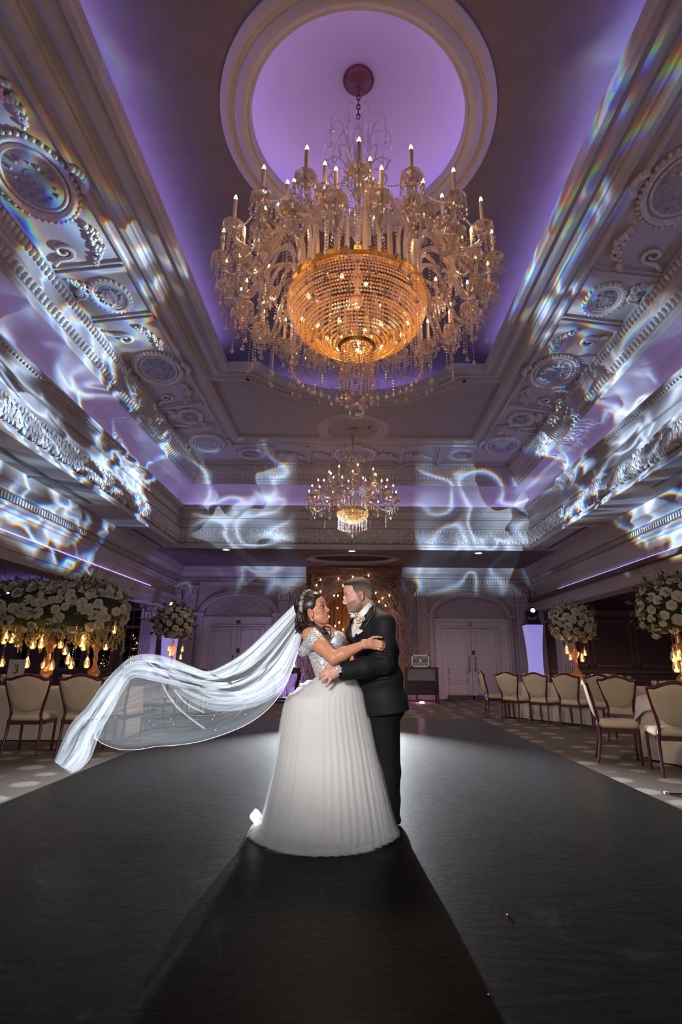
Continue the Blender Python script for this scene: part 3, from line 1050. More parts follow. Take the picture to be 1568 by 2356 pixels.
# left aisle far wall with windows onto the night garden
WL = MB()
LWX = [(at(pa, 1480, Y=LY1).x, at(pb, 1480, Y=LY1).x) for pa, pb in ((-70, -14), (12, 72), (98, 152), (140, 196), (206, 262), (284, 336))]
LWX = [LWX[0], LWX[1], LWX[3], LWX[4], LWX[5]]
zb, zt = 0.85, 2.92
xs = [-16.0]
mbw = MB()
edges = [-16.0]
for a, b in LWX:
    edges += [a, b]
edges.append(LX0)
for k in range(0, len(edges), 2):
    a, b = edges[k], edges[k + 1]
    if b > a:
        mbw.box(((a + b) / 2, LY1, 1.7), (b - a, 0.16, 3.4))
for a, b in LWX:
    mbw.box(((a + b) / 2, LY1, zb / 2), (b - a, 0.16, zb))
    mbw.box(((a + b) / 2, LY1, (zt + 3.4) / 2), (b - a, 0.16, 3.4 - zt))
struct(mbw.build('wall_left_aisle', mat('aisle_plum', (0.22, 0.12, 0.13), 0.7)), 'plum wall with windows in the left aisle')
struct(MB().box((-9.9, LY1 - 0.12, 3.30), (6.8, 0.10, 0.14)).build('trim_13', mat('aisle_crown', (0.30, 0.16, 0.16), 0.6)), 'crown moulding of the left aisle')
tag(MB().box((-9.9, LY1 - 0.20, 3.42), (6.8, 0.04, 0.05)).build('led_strip', LED), 'bright violet light strip above the flowers in the left aisle', 'light strip', 'violet cove light strips')
GLASS = mat('dark_glass', (0.02, 0.025, 0.035), 0.05, spec=0.8, alpha=0.35)
FRM = mat('window_frame', (0.33, 0.22, 0.22), 0.5)
for k, (a, b) in enumerate(LWX):
    t_ = thing('window_%d' % (k + 1), 'tall dark window with glazing bars in the left aisle, number %d from the left edge' % (k + 1), 'window', ((a + b) / 2, LY1, zb))
    t_['kind'] = 'structure'
    ww, hh = (b - a), zt - zb
    f_ = MB()
    for xx in (-ww / 2, ww / 2):
        f_.box((xx, -0.05, hh / 2), (0.09, 0.14, hh))
    for z in (0.03, hh * 0.70, hh - 0.03):
        f_.box((0, -0.05, z), (ww, 0.14, 0.09))
    f_.build('window_frame', FRM, t_)
    mu = MB()
    for q in (-1, 1):
        mu.box((q * ww / 6, -0.01, hh / 2), (0.025, 0.04, hh))
    for z in (0.18, 0.36, 0.53, 0.85):
        mu.box((0, -0.01, hh * z), (ww, 0.04, 0.025))
    mu.build('glazing_bars', FRM, t_)
    xs3 = [-ww / 2, -ww / 6, ww / 6, ww / 2]
    zs6 = [0.0, hh * 0.18, hh * 0.36, hh * 0.53, hh * 0.70, hh * 0.85, hh]
    for i in range(3):
        for j in range(6):
            MB().box(((xs3[i] + xs3[i + 1]) / 2, 0.0, (zs6[j] + zs6[j + 1]) / 2), (ww / 3 - 0.02, 0.006, zs6[j + 1] - zs6[j] - 0.02)).build('pane', GLASS, t_)
# fairy-lit shrubs outside the windows
FAIRY = mat('fairy_light', (1, 0.7, 0.3), 0.5, emit=(1.0, 0.55, 0.16), estr=4.0, sample=False)
for px, py, r, lab in ((308, 1505, 0.42, 'fairy-lit conical shrub outside the window nearest the columns'), (250, 1512, 0.34, 'smaller fairy-lit shrub outside the next window')):
    c = at(px, py, Y=LY1 + 1.3)
    t_ = thing('garden_shrub', lab, 'shrub', (c.x, c.y, 0), group='fairy-lit shrubs outside')
    r_ = random.Random(px)
    fo, li = MB(), MB()
    for k in range(260):
        z = r_.uniform(0.1, 2.15)
        rr = r * (1.1 - z / 2.3) * math.sqrt(r_.uniform(0.3, 1))
        a = r_.uniform(0, 2 * PI)
        fo.octa((rr * math.cos(a), rr * math.sin(a), z), 0.07, 0.11)
        if k < 120:
            li.octa((rr * 1.1 * math.cos(a), -abs(rr * 1.1 * math.sin(a)), z + 0.05), 0.022)
    fo.build('foliage', mat('night_leaf', (0.02, 0.05, 0.02), 0.8), t_)
    tag(li.build('fairy_lights', FAIRY, t_), 'tiny warm fairy lights', kind='stuff')
# ================================================================ chandeliers
def crystal_mat(name, col, rough, clear, diff=0.25, warm=0.0):
    m = bpy.data.materials.new(name)
    m.use_nodes = True
    N, L = m.node_tree.nodes, m.node_tree.links
    N.remove(N['Principled BSDF'])
    out = N['Material Output']
    gl = N.new('ShaderNodeBsdfGlossy')
    gl.inputs['Color'].default_value = (*col, 1)
    gl.inputs['Roughness'].default_value = rough
    tr = N.new('ShaderNodeBsdfTransparent')
    tr.inputs['Color'].default_value = (*[0.5 + 0.5 * c for c in col], 1)
    df = N.new('ShaderNodeBsdfTranslucent')
    df.inputs['Color'].default_value = (*col, 1)
    m1 = N.new('ShaderNodeMixShader')
    m1.inputs[0].default_value = diff
    L.new(gl.outputs[0], m1.inputs[1])
    L.new(df.outputs[0], m1.inputs[2])
    m2 = N.new('ShaderNodeMixShader')
    m2.inputs[0].default_value = clear
    L.new(m1.outputs[0], m2.inputs[1])
    L.new(tr.outputs[0], m2.inputs[2])
    L.new(m2.outputs[0], out.inputs['Surface'])
    return m
CRY = crystal_mat('crystal', (1.0, 0.90, 0.81), 0.07, 0.30, 0.34)
ARMG = crystal_mat('glass_arm', (0.92, 0.84, 0.78), 0.18, 0.30, 0.45)
AMB = crystal_mat('amber_bead', (1.0, 0.80, 0.54), 0.12, 0.12, 0.55)
CAND = mat('candle_sleeve', (0.85, 0.66, 0.48), 0.6)
FLAME = mat('bulb', (1, 0.8, 0.5), 0.5, emit=(1.0, 0.62, 0.26), estr=26.0, sample=False)
BULB = mat('warm_bulb', (1, 0.8, 0.5), 0.5, emit=(1.0, 0.60, 0.22), estr=14.0, sample=False)
BRONZE = mat('bronze', (0.20, 0.07, 0.06), 0.45, 0.6)

def drop_mesh(r, h):
    mb = MB()
    mb.octa((0, 0, -h * 0.72), r, h * 0.72, h * 0.28, 6)
    return mb.mesh('drop')
DROP = drop_mesh(0.024, 0.085)
DROPS = drop_mesh(0.016, 0.055)

def beads(mb, pts, r, n=4):
    for p in pts:
        mb.octa(p, r, r * 1.15, None, n)

def string_mesh(n, gap, r, seed=0):
    mb = MB()
    beads(mb, [(0, 0, -gap * (k + 0.5)) for k in range(n)], r)
    return mb.mesh('bead_string')

def chandelier(name, label, x, y, tiers, rim, zb, ztop, zcan, crownz, big=True):
    """tiers: (count, radius, flame z, phase); rim: (radius, z)"""
    root = thing(name, label, 'chandelier', (x, y, 0))
    R0, zr = rim
    k_ = 1.0 if big else 0.62
    # canopy and chain
    cb = MB()
    cb.lathe([(0.01, zcan), (0.16 * k_ + .03, zcan - 0.005), (0.17 * k_ + .03, zcan - 0.03), (0.12 * k_ + .02, zcan - 0.07), (0.05, zcan - 0.10), (0.03, zcan - 0.13), (0.005, zcan - 0.14)], 24)
    cmat = BRONZE if big else BRASS
    cb.build('canopy', cmat, root, smooth=True)
    nl = int((zcan - 0.12 - ztop) / (0.075 if big else 0.11))
    lk = MB()
    pts = [(0.022 * math.cos(a), 0, 0.05 * math.sin(a)) for a in [2 * PI * k / 12 for k in range(12)]]
    lk.tube(pts + pts[:2], 0.008 if big else 0.012, 6, cap=False)
    lm = lk.mesh('chain_link', True)
    for k in range(nl):
        put('chain_link', lm, cmat, root, (0, 0, ztop + (zcan - 0.12 - ztop) * (k + 0.5) / nl), rot=(0, 0, (k % 2) * PI / 2))
    # stem
    sp = [(0.012, ztop), (0.03, ztop - 0.05), (0.02, ztop - 0.1)]
    zz = ztop - 0.1
    while zz > zr + 0.2:
        sp += [(0.03 * k_, zz - 0.05), (0.075 * k_, zz - 0.16), (0.05 * k_, zz - 0.24), (0.025 * k_, zz - 0.28)]
        zz -= 0.30
    sp.append((0.03, zr))
    MB().lathe(sp, 12).build('stem', ARMG, root)
    # crown of arched crystal leaves
    cz0, cz1, cR = crownz
    nlv = 10
    lf = MB()
    lf.tube(spline([(0.04, 0, cz0), (0.14 * k_, 0, cz0 + 0.35 * (cz1 - cz0)), (0.16 * k_, 0, cz0 + 0.75 * (cz1 - cz0)), (cR * 0.62, 0, cz1), (cR, 0, cz0 + 0.70 * (cz1 - cz0)), (cR * 0.92, 0, cz0 + 0.5 * (cz1 - cz0)), (cR * 0.75, 0, cz0 + 0.58 * (cz1 - cz0))], 6),
            lambda u: 0.016 - 0.008 * u, 5)
    beads(lf, [(cR, 0, cz0 + 0.66 * (cz1 - cz0) - 0.035 * q) for q in range(8 if big else 5)], 0.013)
    lf.octa((cR, 0, cz0 + 0.66 * (cz1 - cz0) - 0.035 * (9 if big else 6) - 0.03), 0.02, 0.05, 0.03, 6)
    lfm = lf.mesh('crown_leaf')
    for k in range(nlv):
        put('crown_leaf', lfm, ARMG, root, rot=(0, 0, 2 * PI * k / nlv))
    low = MB()
    low.tube(spline([(0.05, 0, cz0 - 0.05), (cR * 0.6, 0, cz0 + 0.2 * (cz1 - cz0)), (cR * 0.95, 0, cz0 + 0.1 * (cz1 - cz0)), (cR * 0.85, 0, cz0 - 0.05 * (cz1 - cz0))], 6), 0.013, 5)
    lowm = low.mesh('crown_leaf')
    for k in range(nlv):
        put('crown_leaf', lowm, ARMG, root, rot=(0, 0, 2 * PI * (k + 0.5) / nlv))
    # tent of bead strings from the crown to the rim
    nt = 26 if big else 20
    tn = MB()
    rt = cR * 0.45
    zt0 = cz0 + 0.05
    zt1 = zr + (0.75 if big else 0.62)
    nb = int((zt0 - zt1) / 0.045) if zt0 > zt1 else 4
    beads(tn, [(rt + (R0 * (0.42 if big else 0.8) - rt) * (q / nb) ** 1.6, 0, zt0 + (zt1 - zt0) * q / nb) for q in range(nb)], 0.011 if big else 0.014)
    tm = tn.mesh('bead_string')
    for k in range(nt):
        tag(put('bead_string', tm, CRY, root, rot=(0, 0, 2 * PI * k / nt)), kind='stuff')
    # gold rim with gallery
    rm = MB()
    rm.lathe([(R0 - 0.01, zr - 0.03), (R0 + 0.015, zr - 0.03), (R0 + 0.02, zr + 0.02), (R0 - 0.01, zr + 0.02), (R0 - 0.01, zr - 0.03)], 48)
    ngal = 36 if big else 24
    for k in range(ngal):
        a = 2 * PI * k / ngal
        rm.box(((R0 + 0.01) * math.cos(a), (R0 + 0.01) * math.sin(a), zr + 0.04), (0.012, 2 * PI * R0 / ngal * 0.55, 0.06), Matrix.Rotation(a, 3, 'Z'))
    rm.build('gold_rim', GOLD, root)
    # beaded bowl
    bw = MB()
    br = 0.0165 if big else 0.015
    rows_ = 25 if big else 11
    dz = zr - 0.03 - zb
    for i in range(rows_):
        u = i / (rows_ - 1)
        th = u * PI / 2 * 0.93
        r = R0 * math.cos(th) ** 0.9
        z = zr - 0.03 - dz * math.sin(th)
        if i % 6 == 5:
            r *= 0.985
        n = max(8, int(2 * PI * r / (br * 1.95)))
        for k in range(n):
            a = 2 * PI * (k + 0.5 * (i % 2)) / n
            bw.octa((r * math.cos(a), r * math.sin(a), z), br * 1.05, br * 1.1, None, 4)
    tag(bw.build('beaded_bowl', AMB, root), 'amber-lit bowl of crystal beads', kind='stuff')
    for q in (range(5) if big else range(2)):
        u = (q + 0.5) / (5 if big else 2) * PI / 2 * 0.9
        MB().lathe([(R0 * math.cos(u) ** 0.9 + 0.004, zr - 0.03 - dz * math.sin(u) + s_) for s_ in (-0.006, 0.006)], 48).build('bowl_hoop', GOLD, root)
    r_ = random.Random(3)
    blm = MB().ball((0, 0, 0), (0.02, 0.02, 0.028), 8, 6).mesh('bowl_bulb', True)
    for k in range(22 if big else 8):
        u = r_.uniform(0.15, 0.95) * PI / 2
        a = 2 * PI * k / (22 if big else 8) * 2.6
        put('bowl_bulb', blm, BULB, root, (R0 * 0.84 * math.cos(u) * math.cos(a), R0 * 0.84 * math.cos(u) * math.sin(a), zr - 0.03 - dz * 0.86 * math.sin(u)))
    # central tassel
    if big:
        MB().lathe([(0.20, zb + 0.03), (0.21, zb), (0.17, zb - 0.02), (0.17, zb - 0.01)], 24).build('tassel_ring', GOLD, root)
        for rr, n, z0, z1 in ((0.175, 22, zb - 0.01, zb - 0.62), (0.09, 10, zb - 0.01, zb - 0.70)):
            nb = int((z0 - z1) / 0.032)
            sm = string_mesh(nb, (z0 - z1) / nb, 0.013)
            for k in range(n):
                a = 2 * PI * k / n
                put('tassel_string', sm, CRY, root, (rr * math.cos(a), rr * math.sin(a), z0))
        for k in range(14):
            a = 2 * PI * k / 14
            put('pendant', DROP, CRY, root, (0.175 * math.cos(a), 0.175 * math.sin(a), zb - 0.62))
        fb = MB()
        fb.ball((0, 0, zb - 0.77), 0.085, 10, 7)
        fb.build('crystal_ball', CRY, root)
        nf, Rf, zf0, zf1 = 44, R0 * 0.92, zr - 0.22, zr - 0.80
    else:
        nf, Rf, zf0, zf1 = 26, R0 * 0.9, zr - 0.05, zr - 0.36
        fb = MB()
        fb.ball((0, 0, zb - 0.24), 0.05, 8, 6)
        fb.octa((0, 0, zb - 0.36), 0.03, 0.08, 0.05, 6)
        fb.build('crystal_ball', CRY, root)
        for rr, n, zt_, zbt in ((0.26, 16, zb + 0.05, zb - 0.22), (0.12, 9, zb, zb - 0.32)):
            sm = string_mesh(6, (zt_ - zbt) / 6, 0.016)
            for k in range(n):
                a = 2 * PI * k / n
                put('tassel_string', sm, CRY, root, (rr * math.cos(a), rr * math.sin(a), zt_))
    # fringe of strings with drops below the bowl
    nb = 15 if big else 8
    sm = string_mesh(nb, (zf0 - zf1) / nb, 0.011 if big else 0.014)
    for k in range(nf):
        a = 2 * PI * (k + 0.3) / nf
        p = (Rf * math.cos(a), Rf * math.sin(a), zf0)
        put('bead_string', sm, CRY, root, p)
        put('pendant', DROP, CRY, root, (p[0], p[1], zf1))
    # arms, cups, candles
    first = {}
    for ti, (n, R, zf, ph) in enumerate(tiers):
        cl = 0.30 * (1 if big else 0.70)
        zc_ = zf - cl - 0.05
        am = MB()
        path = spline([(R0 * 0.93, 0, zr + 0.02), (R0 * 0.92, 0, zr + 0.28 * k_ + 0.10 * ti), (R0 * 1.0, 0, zr + 0.50 * k_ + 0.10 * ti), (R0 + (R - R0) * 0.35, 0, zr + 0.42 * k_ + 0.1 * ti), (R0 + (R - R0) * 0.68, 0, zc_ - 0.12),
                       (R * 0.97, 0, zc_ - 0.14), (R + 0.01, 0, zc_ - 0.02)], 7)
        am.tube(path, lambda u: 0.021 * (k_ + 0.2) - 0.006 * u, 6)
        amm = am.mesh('arm')
        cu = MB()
        cu.lathe([(0.015, -0.03), (0.05, -0.015), (0.095, 0.0), (0.105, 0.022), (0.098, 0.02), (0.05, -0.005), (0.02, 0.0), (0.026, 0.03), (0.0, 0.03)], 14)
        cum = cu.mesh('drip_cup')
        dm = MB()
        nd = 11 if big else 5
        for q in range(nd):
            a = 2 * PI * q / nd
            xx, yy = 0.10 * math.cos(a), 0.10 * math.sin(a)
            beads(dm, [(xx, yy, -0.02 - 0.026 * j) for j in range(3)], 0.011)
            dm.octa((xx, yy, -0.155), 0.018, 0.055, 0.02, 5)
        for q in range(4):
            a = 2 * PI * (q + .5) / 4
            beads(dm, [(0.05 * math.cos(a), 0.05 * math.sin(a), -0.05 - 0.03 * j) for j in range(7)], 0.012)
        dm.octa((0, 0, -0.34), 0.028, 0.08, 0.03, 6)
        dmm = dm.mesh('crystal_drops')
        ca = MB()
        ca.lathe([(0.019, 0), (0.019, cl), (0.008, cl), (0.0, cl)], 10)
        cam_ = ca.mesh('candle', True)
        fm = MB().lathe([(0.002, 0), (0.013, 0.01), (0.017, 0.025), (0.013, 0.045), (0.003, 0.068)], 8).mesh('flame', True)
        for k in range(n):
            a = 2 * PI * (k + ph) / n
            jz = 0.03 * math.sin(k * 2.1 + ti)
            c, s_ = math.cos(a), math.sin(a)
            put('arm', amm, ARMG, root, (0, 0, jz * 0.3), a)
            cp_ = put('drip_cup', cum, CRY, root, (R * c, R * s_, zc_ + jz * 0.3))
            tag(put('crystal_drops', dmm, CRY, cp_), kind='stuff')
            cn = put('candle', cam_, CAND, root, (R * c, R * s_, zc_ + 0.02 + jz * 0.3))
            put('flame', fm, FLAME, cn, (0, 0, cl - 0.004))
            # swag to the neighbour
            a2 = 2 * PI * (k + 1 + ph) / n
            P0, P1 = Vector((R * c, R * s_, zc_)), Vector((R * math.cos(a2), R * math.sin(a2), zc_))
            if k == 0:
                sg = MB()
                L0 = (P1 - P0).length
                nn = int(L0 / 0.03) + 3
                beads(sg, [(L0 * q / nn, 0, -0.75 * L0 * 0.9 * 4 * (q / nn) * (1 - q / nn) * 0.35) for q in range(nn)], 0.012 if big else 0.014)
                first[ti] = sg.mesh('bead_swag')
            put('bead_swag', first[ti], CRY, root, P0, math.atan2(P1.y - P0.y, P1.x - P0.x))
        # long strings hanging under the arm ends
        sl = 0.56 * (1 if big else 0.6)
        nb = 15 if big else 7
        sm2 = string_mesh(nb, sl / nb, 0.011 if big else 0.014)
        for k in range(n * (2 if big else 1)):
            a = 2 * PI * (k / (2 if big else 1) + ph + 0.25) / n
            rr = R * (0.93 if k % 2 else 0.80)
            z0 = zc_ - 0.13
            put('bead_string', sm2, CRY, root, (rr * math.cos(a), rr * math.sin(a), z0))
            put('pendant', DROP, CRY, root, (rr * math.cos(a), rr * math.sin(a), z0 - sl))
    # its own light, then one added fill
    for k in range(6 if big else 3):
        n_ = 6 if big else 3
        a = 2 * PI * (k + 0.5) / n_
        R = tiers[0][1]
        lamp(name + '_glow', 'POINT', (x + R * 0.86 * math.cos(a), y + R * 0.86 * math.sin(a), tiers[0][2] - 0.06), 2.2 if big else 1.4, (1.0, 0.60, 0.30), shadow_soft_size=0.05)
    for k in range(3 if big else 1):
        a = 2 * PI * k / 3
        q = 0.30 if big else 0.0
        lamp(name + '_bowl_glow', 'POINT', (x + q * math.cos(a), y + q * math.sin(a), zr - 0.12), 10 if big else 4.5, (1.0, 0.60, 0.27), shadow_soft_size=0.05)
    lamp(name + '_added_fill', 'SPOT', (x, y, zb - (0.92 if big else 0.46)), 230 if big else 190, (1.0, 0.76, 0.52), (x, y, 0), spot_size=math.radians(160), spot_blend=0.5, shadow_soft_size=0.25)  # added down fill under the tassel, brightens chairs and carpet
    return root

chandelier('crystal_chandelier', 'huge crystal chandelier with amber beaded bowl hanging from the violet dome', DC[0], DC[1],
           [(20, 1.50, 5.62, 0.0), (20, 1.32, 5.52, 0.5), (16, 1.12, 5.84, 0.25)], (0.77, 5.08), 4.52, 7.78, DTOP, (6.90, 7.74, 0.40))
chandelier('crystal_chandelier', 'smaller crystal chandelier hanging on a brass chain near the far wall', C2[0], C2[1],
           [(14, 1.12, 5.42, 0.0), (10, 0.92, 5.64, 0.5), (8, 0.62, 5.92, 0.25)], (0.40, 4.86), 4.60, 6.60, ZCEIL, (6.25, 6.62, 0.34), big=False)
# ================================================================ furniture
MAHOG = mat('mahogany', (0.10, 0.012, 0.012), 0.22, var=0.3, vscale=12, coat=0.4)
FABRIC = mat('cream_fabric', (0.62, 0.50, 0.34), 0.85, var=0.10, vscale=30, bump=0.15, bscale=300, sheen=0.2)
LINEN = mat('ivory_linen', (0.60, 0.55, 0.46), 0.8, var=0.06, vscale=4)
LINENW = mat('white_linen', (0.66, 0.64, 0.62), 0.75, var=0.05, vscale=4)
DARKW = mat('dark_wood', (0.030, 0.012, 0.012), 0.3, var=0.3, vscale=10)
METALF = mat('steel_glide', (0.5, 0.48, 0.46), 0.3, 1.0)

def chair_meshes():
    out = []
    for e in (-1, 1):
        out.append(('back_post', MB().tube(spline([(e * 0.20, -0.215, 0.40), (e * 0.185, -0.22, 0.50), (e * 0.20, -0.235, 0.60), (e * 0.245, -0.275, 0.78), (e * 0.285, -0.315, 0.945)], 5), 0.019, 8).mesh('back_post', True), MAHOG))
    out.append(('top_rail', MB().tube(spline([(-0.285, -0.315, 0.945), (-0.215, -0.318, 0.940), (-0.12, -0.325, 0.975), (0, -0.33, 1.0), (0.12, -0.325, 0.975), (0.215, -0.318, 0.940), (0.285, -0.315, 0.945)], 5), 0.021, 8).mesh('top_rail', True), MAHOG))
    # shield-shaped pad
    prof = [(-0.272, 0.93), (-0.21, 0.925), (-0.12, 0.96), (0, 0.985), (0.12, 0.96), (0.21, 0.925), (0.272, 0.93), (0.255, 0.83), (0.228, 0.73), (0.185, 0.62), (0.11, 0.545), (0, 0.52), (-0.11, 0.545), (-0.185, 0.62), (-0.228, 0.73), (-0.255, 0.83)]
    loop_ = [(p.x, p.y) for p in spline([(a, b, 0) for a, b in prof], 3, True)]
    mb = MB()
    rows = []
    def yb(z): return -0.225 - 0.105 * max(0.0, (z - 0.5)) / 0.48
    for sc, dy in ((0.02, 0.036), (0.5, 0.034), (0.85, 0.026), (0.97, 0.012), (1.0, 0.0), (0.97, -0.012), (0.85, -0.026), (0.5, -0.034), (0.02, -0.036)):
        rows.append([(x * sc, yb(0.75 + (z - 0.75) * sc) + dy, 0.75 + (z - 0.75) * sc) for x, z in loop_])
    mb.quad_grid(rows, closed_v=True)
    out.append(('back_pad', mb.mesh('back_pad', True), FABRIC))
    # seat cushion
    mb = MB()
    rows = []
    def sq(r, n=32):
        return [(math.copysign(abs(math.cos(a)) ** 0.35, math.cos(a)) * r, math.copysign(abs(math.sin(a)) ** 0.35, math.sin(a)) * r) for a in [2 * PI * k / n for k in range(n)]]
    for r, z in ((0.02, 0.415), (0.215, 0.415), (0.238, 0.43), (0.245, 0.455), (0.238, 0.485), (0.21, 0.503), (0.12, 0.512), (0.02, 0.515)):
        rows.append([(x, y + 0.01, z) for x, y in sq(r)])
    mb.quad_grid(rows, closed_v=True)
    out.append(('seat_cushion', mb.mesh('seat_cushion', True), FABRIC))
    mb = MB()
    for c, s in (((0, 0.225, 0.395), (0.46, 0.03, 0.05)), ((0, -0.205, 0.395), (0.42, 0.03, 0.05)), ((0.215, 0.01, 0.395), (0.03, 0.42, 0.05)), ((-0.215, 0.01, 0.395), (0.03, 0.42, 0.05))):
        mb.box(c, s)
    out.append(('seat_frame', mb.mesh('seat_frame'), MAHOG))
    for e in (-1, 1):
        out.append(('leg', MB().tube([(e * 0.215, 0.225, 0.41), (e * 0.213, 0.225, 0.2), (e * 0.208, 0.228, 0.0)], lambda u: 0.021 - 0.006 * u, 8).mesh('leg', True), MAHOG))
        out.append(('leg', MB().tube(spline([(e * 0.20, -0.215, 0.44), (e * 0.205, -0.22, 0.25), (e * 0.215, -0.27, 0.0)], 4), lambda u: 0.022 - 0.007 * u, 8).mesh('leg', True), MAHOG))
    return out
CH = chair_meshes()
def chair(x, y, face, label, group):
    t_ = thing('dining_chair', label, 'chair', (x, y, 0.0), math.radians(face) - PI / 2, group)
    for n, me, m in CH:
        put(n, me, m, t_)
    return t_
LG, RG = 'shield-back chairs on the left', 'shield-back chairs on the right'
chair(-4.30, 7.72, 97, 'cream shield-back chair at the left edge of the picture, beneath the number card', LG)
chair(-3.64, 7.82, 95, 'cream shield-back chair half hidden by the tail of the veil', LG)
chair(-3.42, 8.48, 80, 'cream shield-back chair seen through the sheer part of the veil', LG)
chair(-3.58, 10.55, 170, 'cream chair at the far end of the flower table, seen through the veil', LG)
chair(-3.55, 12.85, 120, 'cream chair by the left bouquet table, its top showing above the veil', LG)
chair(3.34, 13.00, -4, 'cream chair in profile before the right arched doors, first of the right-hand row', RG)
chair(3.56, 12.25, 42, 'second chair of the right-hand row counted from the arched doors, back turned', RG)
chair(3.98, 11.70, 42, 'third chair of the right-hand row counted from the arched doors, back turned', RG)
chair(4.40, 11.14, 42, 'fourth chair of the right-hand row counted from the arched doors, back turned', RG)
chair(4.80, 10.56, 42, 'fifth chair of the right-hand row, partly behind the chair seen in profile', RG)
chair(4.42, 9.20, 52, 'cream chair with its back turned, between the profile chair and the white tablecloth', RG)
chair(3.42, 7.38, -20, 'cream chair seen in profile beside the white tablecloth, at the carpet edge', RG)
chair(3.70, 6.62, 76, 'nearest cream chair, at the right edge of the picture, back turned', RG)
chair(5.62, 12.62, 222, 'cream chair on the far side of the right long table, behind the bouquet stand', RG)
chair(5.15, 13.30, 222, 'cream chair on the far side of the right long table, near the lit pedestal', RG)
chair(5.95, 9.9, 175, 'cream chair at the right edge behind the glasses', RG)

def cloth(mb, outline, ztop, zhem, flare, folds, amp):
    """cloth hanging from a closed xy outline"""
    n = len(outline)
    cx = sum(p[0] for p in outline) / n
    cy = sum(p[1] for p in outline) / n
    rows = [[(cx, cy, ztop)] * n]
    rows.append([(x, y, ztop) for x, y in outline])
    for q in range(1, 7):
        u = q / 6
        row = []
        for k, (x, y) in enumerate(outline):
            dx, dy = x - cx, y - cy
            l = math.hypot(dx, dy)
            f = flare * u + amp * u * math.sin(folds * 2 * PI * k / n + 1.3 * math.sin(k * 0.35))
            row.append((x + dx / l * f, y + dy / l * f, ztop - 0.02 - (ztop - zhem - 0.02) * u))
        rows.append(row)
    mb.quad_grid(rows, closed_v=True)
    return mb
def rect_outline(w, d, n=40):
    pts = []
    for k in range(n):
        a = 2 * PI * (k + 0.5) / n
        c, s = math.cos(a), math.sin(a)
        e = 0.18
        pts.append((math.copysign(abs(c) ** e, c) * w / 2, math.copysign(abs(s) ** e, s) * d / 2))
    return pts
def table(kind, x, y, rz, dims, label, cm=LINEN):
    t_ = thing('banquet_table', label, 'table', (x, y, 0), rz)
    if kind == 'rect':
        ol = rect_outline(*dims, 120)
    else:
        ol = [(dims * math.cos(2 * PI * k / 120), dims * math.sin(2 * PI * k / 120)) for k in range(120)]
    cloth(MB(), ol, 0.755, 0.02, 0.05, 26, 0.025).build('tablecloth', cm, t_, smooth=True)
    lg = MB()
    w_, d_ = dims if kind == 'rect' else (dims * 1.2, dims * 1.2)
    MB().box((0, 0, 0.735), (w_ * 0.9, d_ * 0.9, 0.025)).build('table_top', DARKW, t_)
    for ex in (-1, 1):
        for ey in (-1, 1):
            MB().tube([(ex * w_ * 0.4, ey * d_ * 0.4, 0), (ex * w_ * 0.4, ey * d_ * 0.4, 0.73)], 0.02, 6).build('leg', DARKW, t_)
    return t_
table('rect', -5.35, 9.30, 0.05, (3.5, 1.15), 'long cloth-covered table under the hedge of white flowers')
table('round', -4.55, 13.9, 0, 0.85, 'round cloth-covered table under the left ball bouquet, behind the veil')
TA = table('rect', 4.92, 12.10, math.radians(-54), (3.1, 1.1), 'long cloth-covered table behind the right-hand row of chairs')
TB = table('round', 4.75, 7.50, 0, 0.84, 'round table with ivory skirt at the right edge')
# white overlay cloth on the near right table, one corner hanging toward the dance floor
ov = MB()
sq_ = []
rows = []
NO = 96
for q in range(9):
    u = q / 8
    row = []
    for k in range(NO):
        a = 2 * PI * k / NO
        c, s = math.cos(a - 2.62 + PI / 4), math.sin(a - 2.62 + PI / 4)
        R_ = 1.32 / max(abs(c), abs(s)) * 0.76
        L_ = R_ * u
        hang = max(0.0, L_ - 0.86)
        rr = min(L_, 0.86) + hang * (0.16 + 0.06 * math.sin(14 * a)) 
        row.append((rr * math.cos(a), rr * math.sin(a), 0.768 - hang * 0.97))
    rows.append(row)
ov.quad_grid(rows, closed_v=True)
tag(ov.build('overlay_cloth', LINENW, None, smooth=True, loc=(4.75, 7.50, 0)), 'white square overlay cloth with a corner hanging beside the profile chair', 'tablecloth')
nk = MB()
nk.box((0, 0, 0.008), (0.20, 0.20, 0.016)).box((0.01, 0.0, 0.021), (0.19, 0.19, 0.012))
tag(nk.build('folded_napkin', LINENW, None, loc=(4.12, 7.18, 0.772), rz=0.5), 'folded white napkin at the edge of the near right table', 'napkin')

# ---------------------------------------------------------------- glasses
GLS = crystal_mat('drinking_glass', (0.95, 0.93, 0.92), 0.05, 0.80, 0.06)
gm = MB().lathe([(0.034, 0.0), (0.034, 0.004), (0.006, 0.010), (0.005, 0.085), (0.02, 0.10), (0.038, 0.13), (0.041, 0.165), (0.034, 0.21), (0.0325, 0.21), (0.039, 0.165), (0.036, 0.132), (0.006, 0.104)], 14).mesh('wine_glass', True)
rg = random.Random(11)
ORD = ['first', 'second', 'third', 'fourth', 'fifth', 'sixth', 'seventh', 'eighth', 'ninth', 'tenth', 'eleventh', 'twelfth', 'thirteenth', 'fourteenth', 'fifteenth', 'sixteenth']
def number_from_left(group, text):
    """give each of a group its own place in the row, counted from the left of the photograph"""
    os_ = sorted([o for o in COL.objects if o.get('group') == group and not o.parent], key=lambda o: o.location.x / o.location.y)
    for k, o in enumerate(os_):
        o['label'] = ORD[k] + ' ' + text
def glass(x, y, z, lab, grp):
    tag(put('wine_glass', gm, GLS, None, (x, y, z)), lab, 'glass', grp)
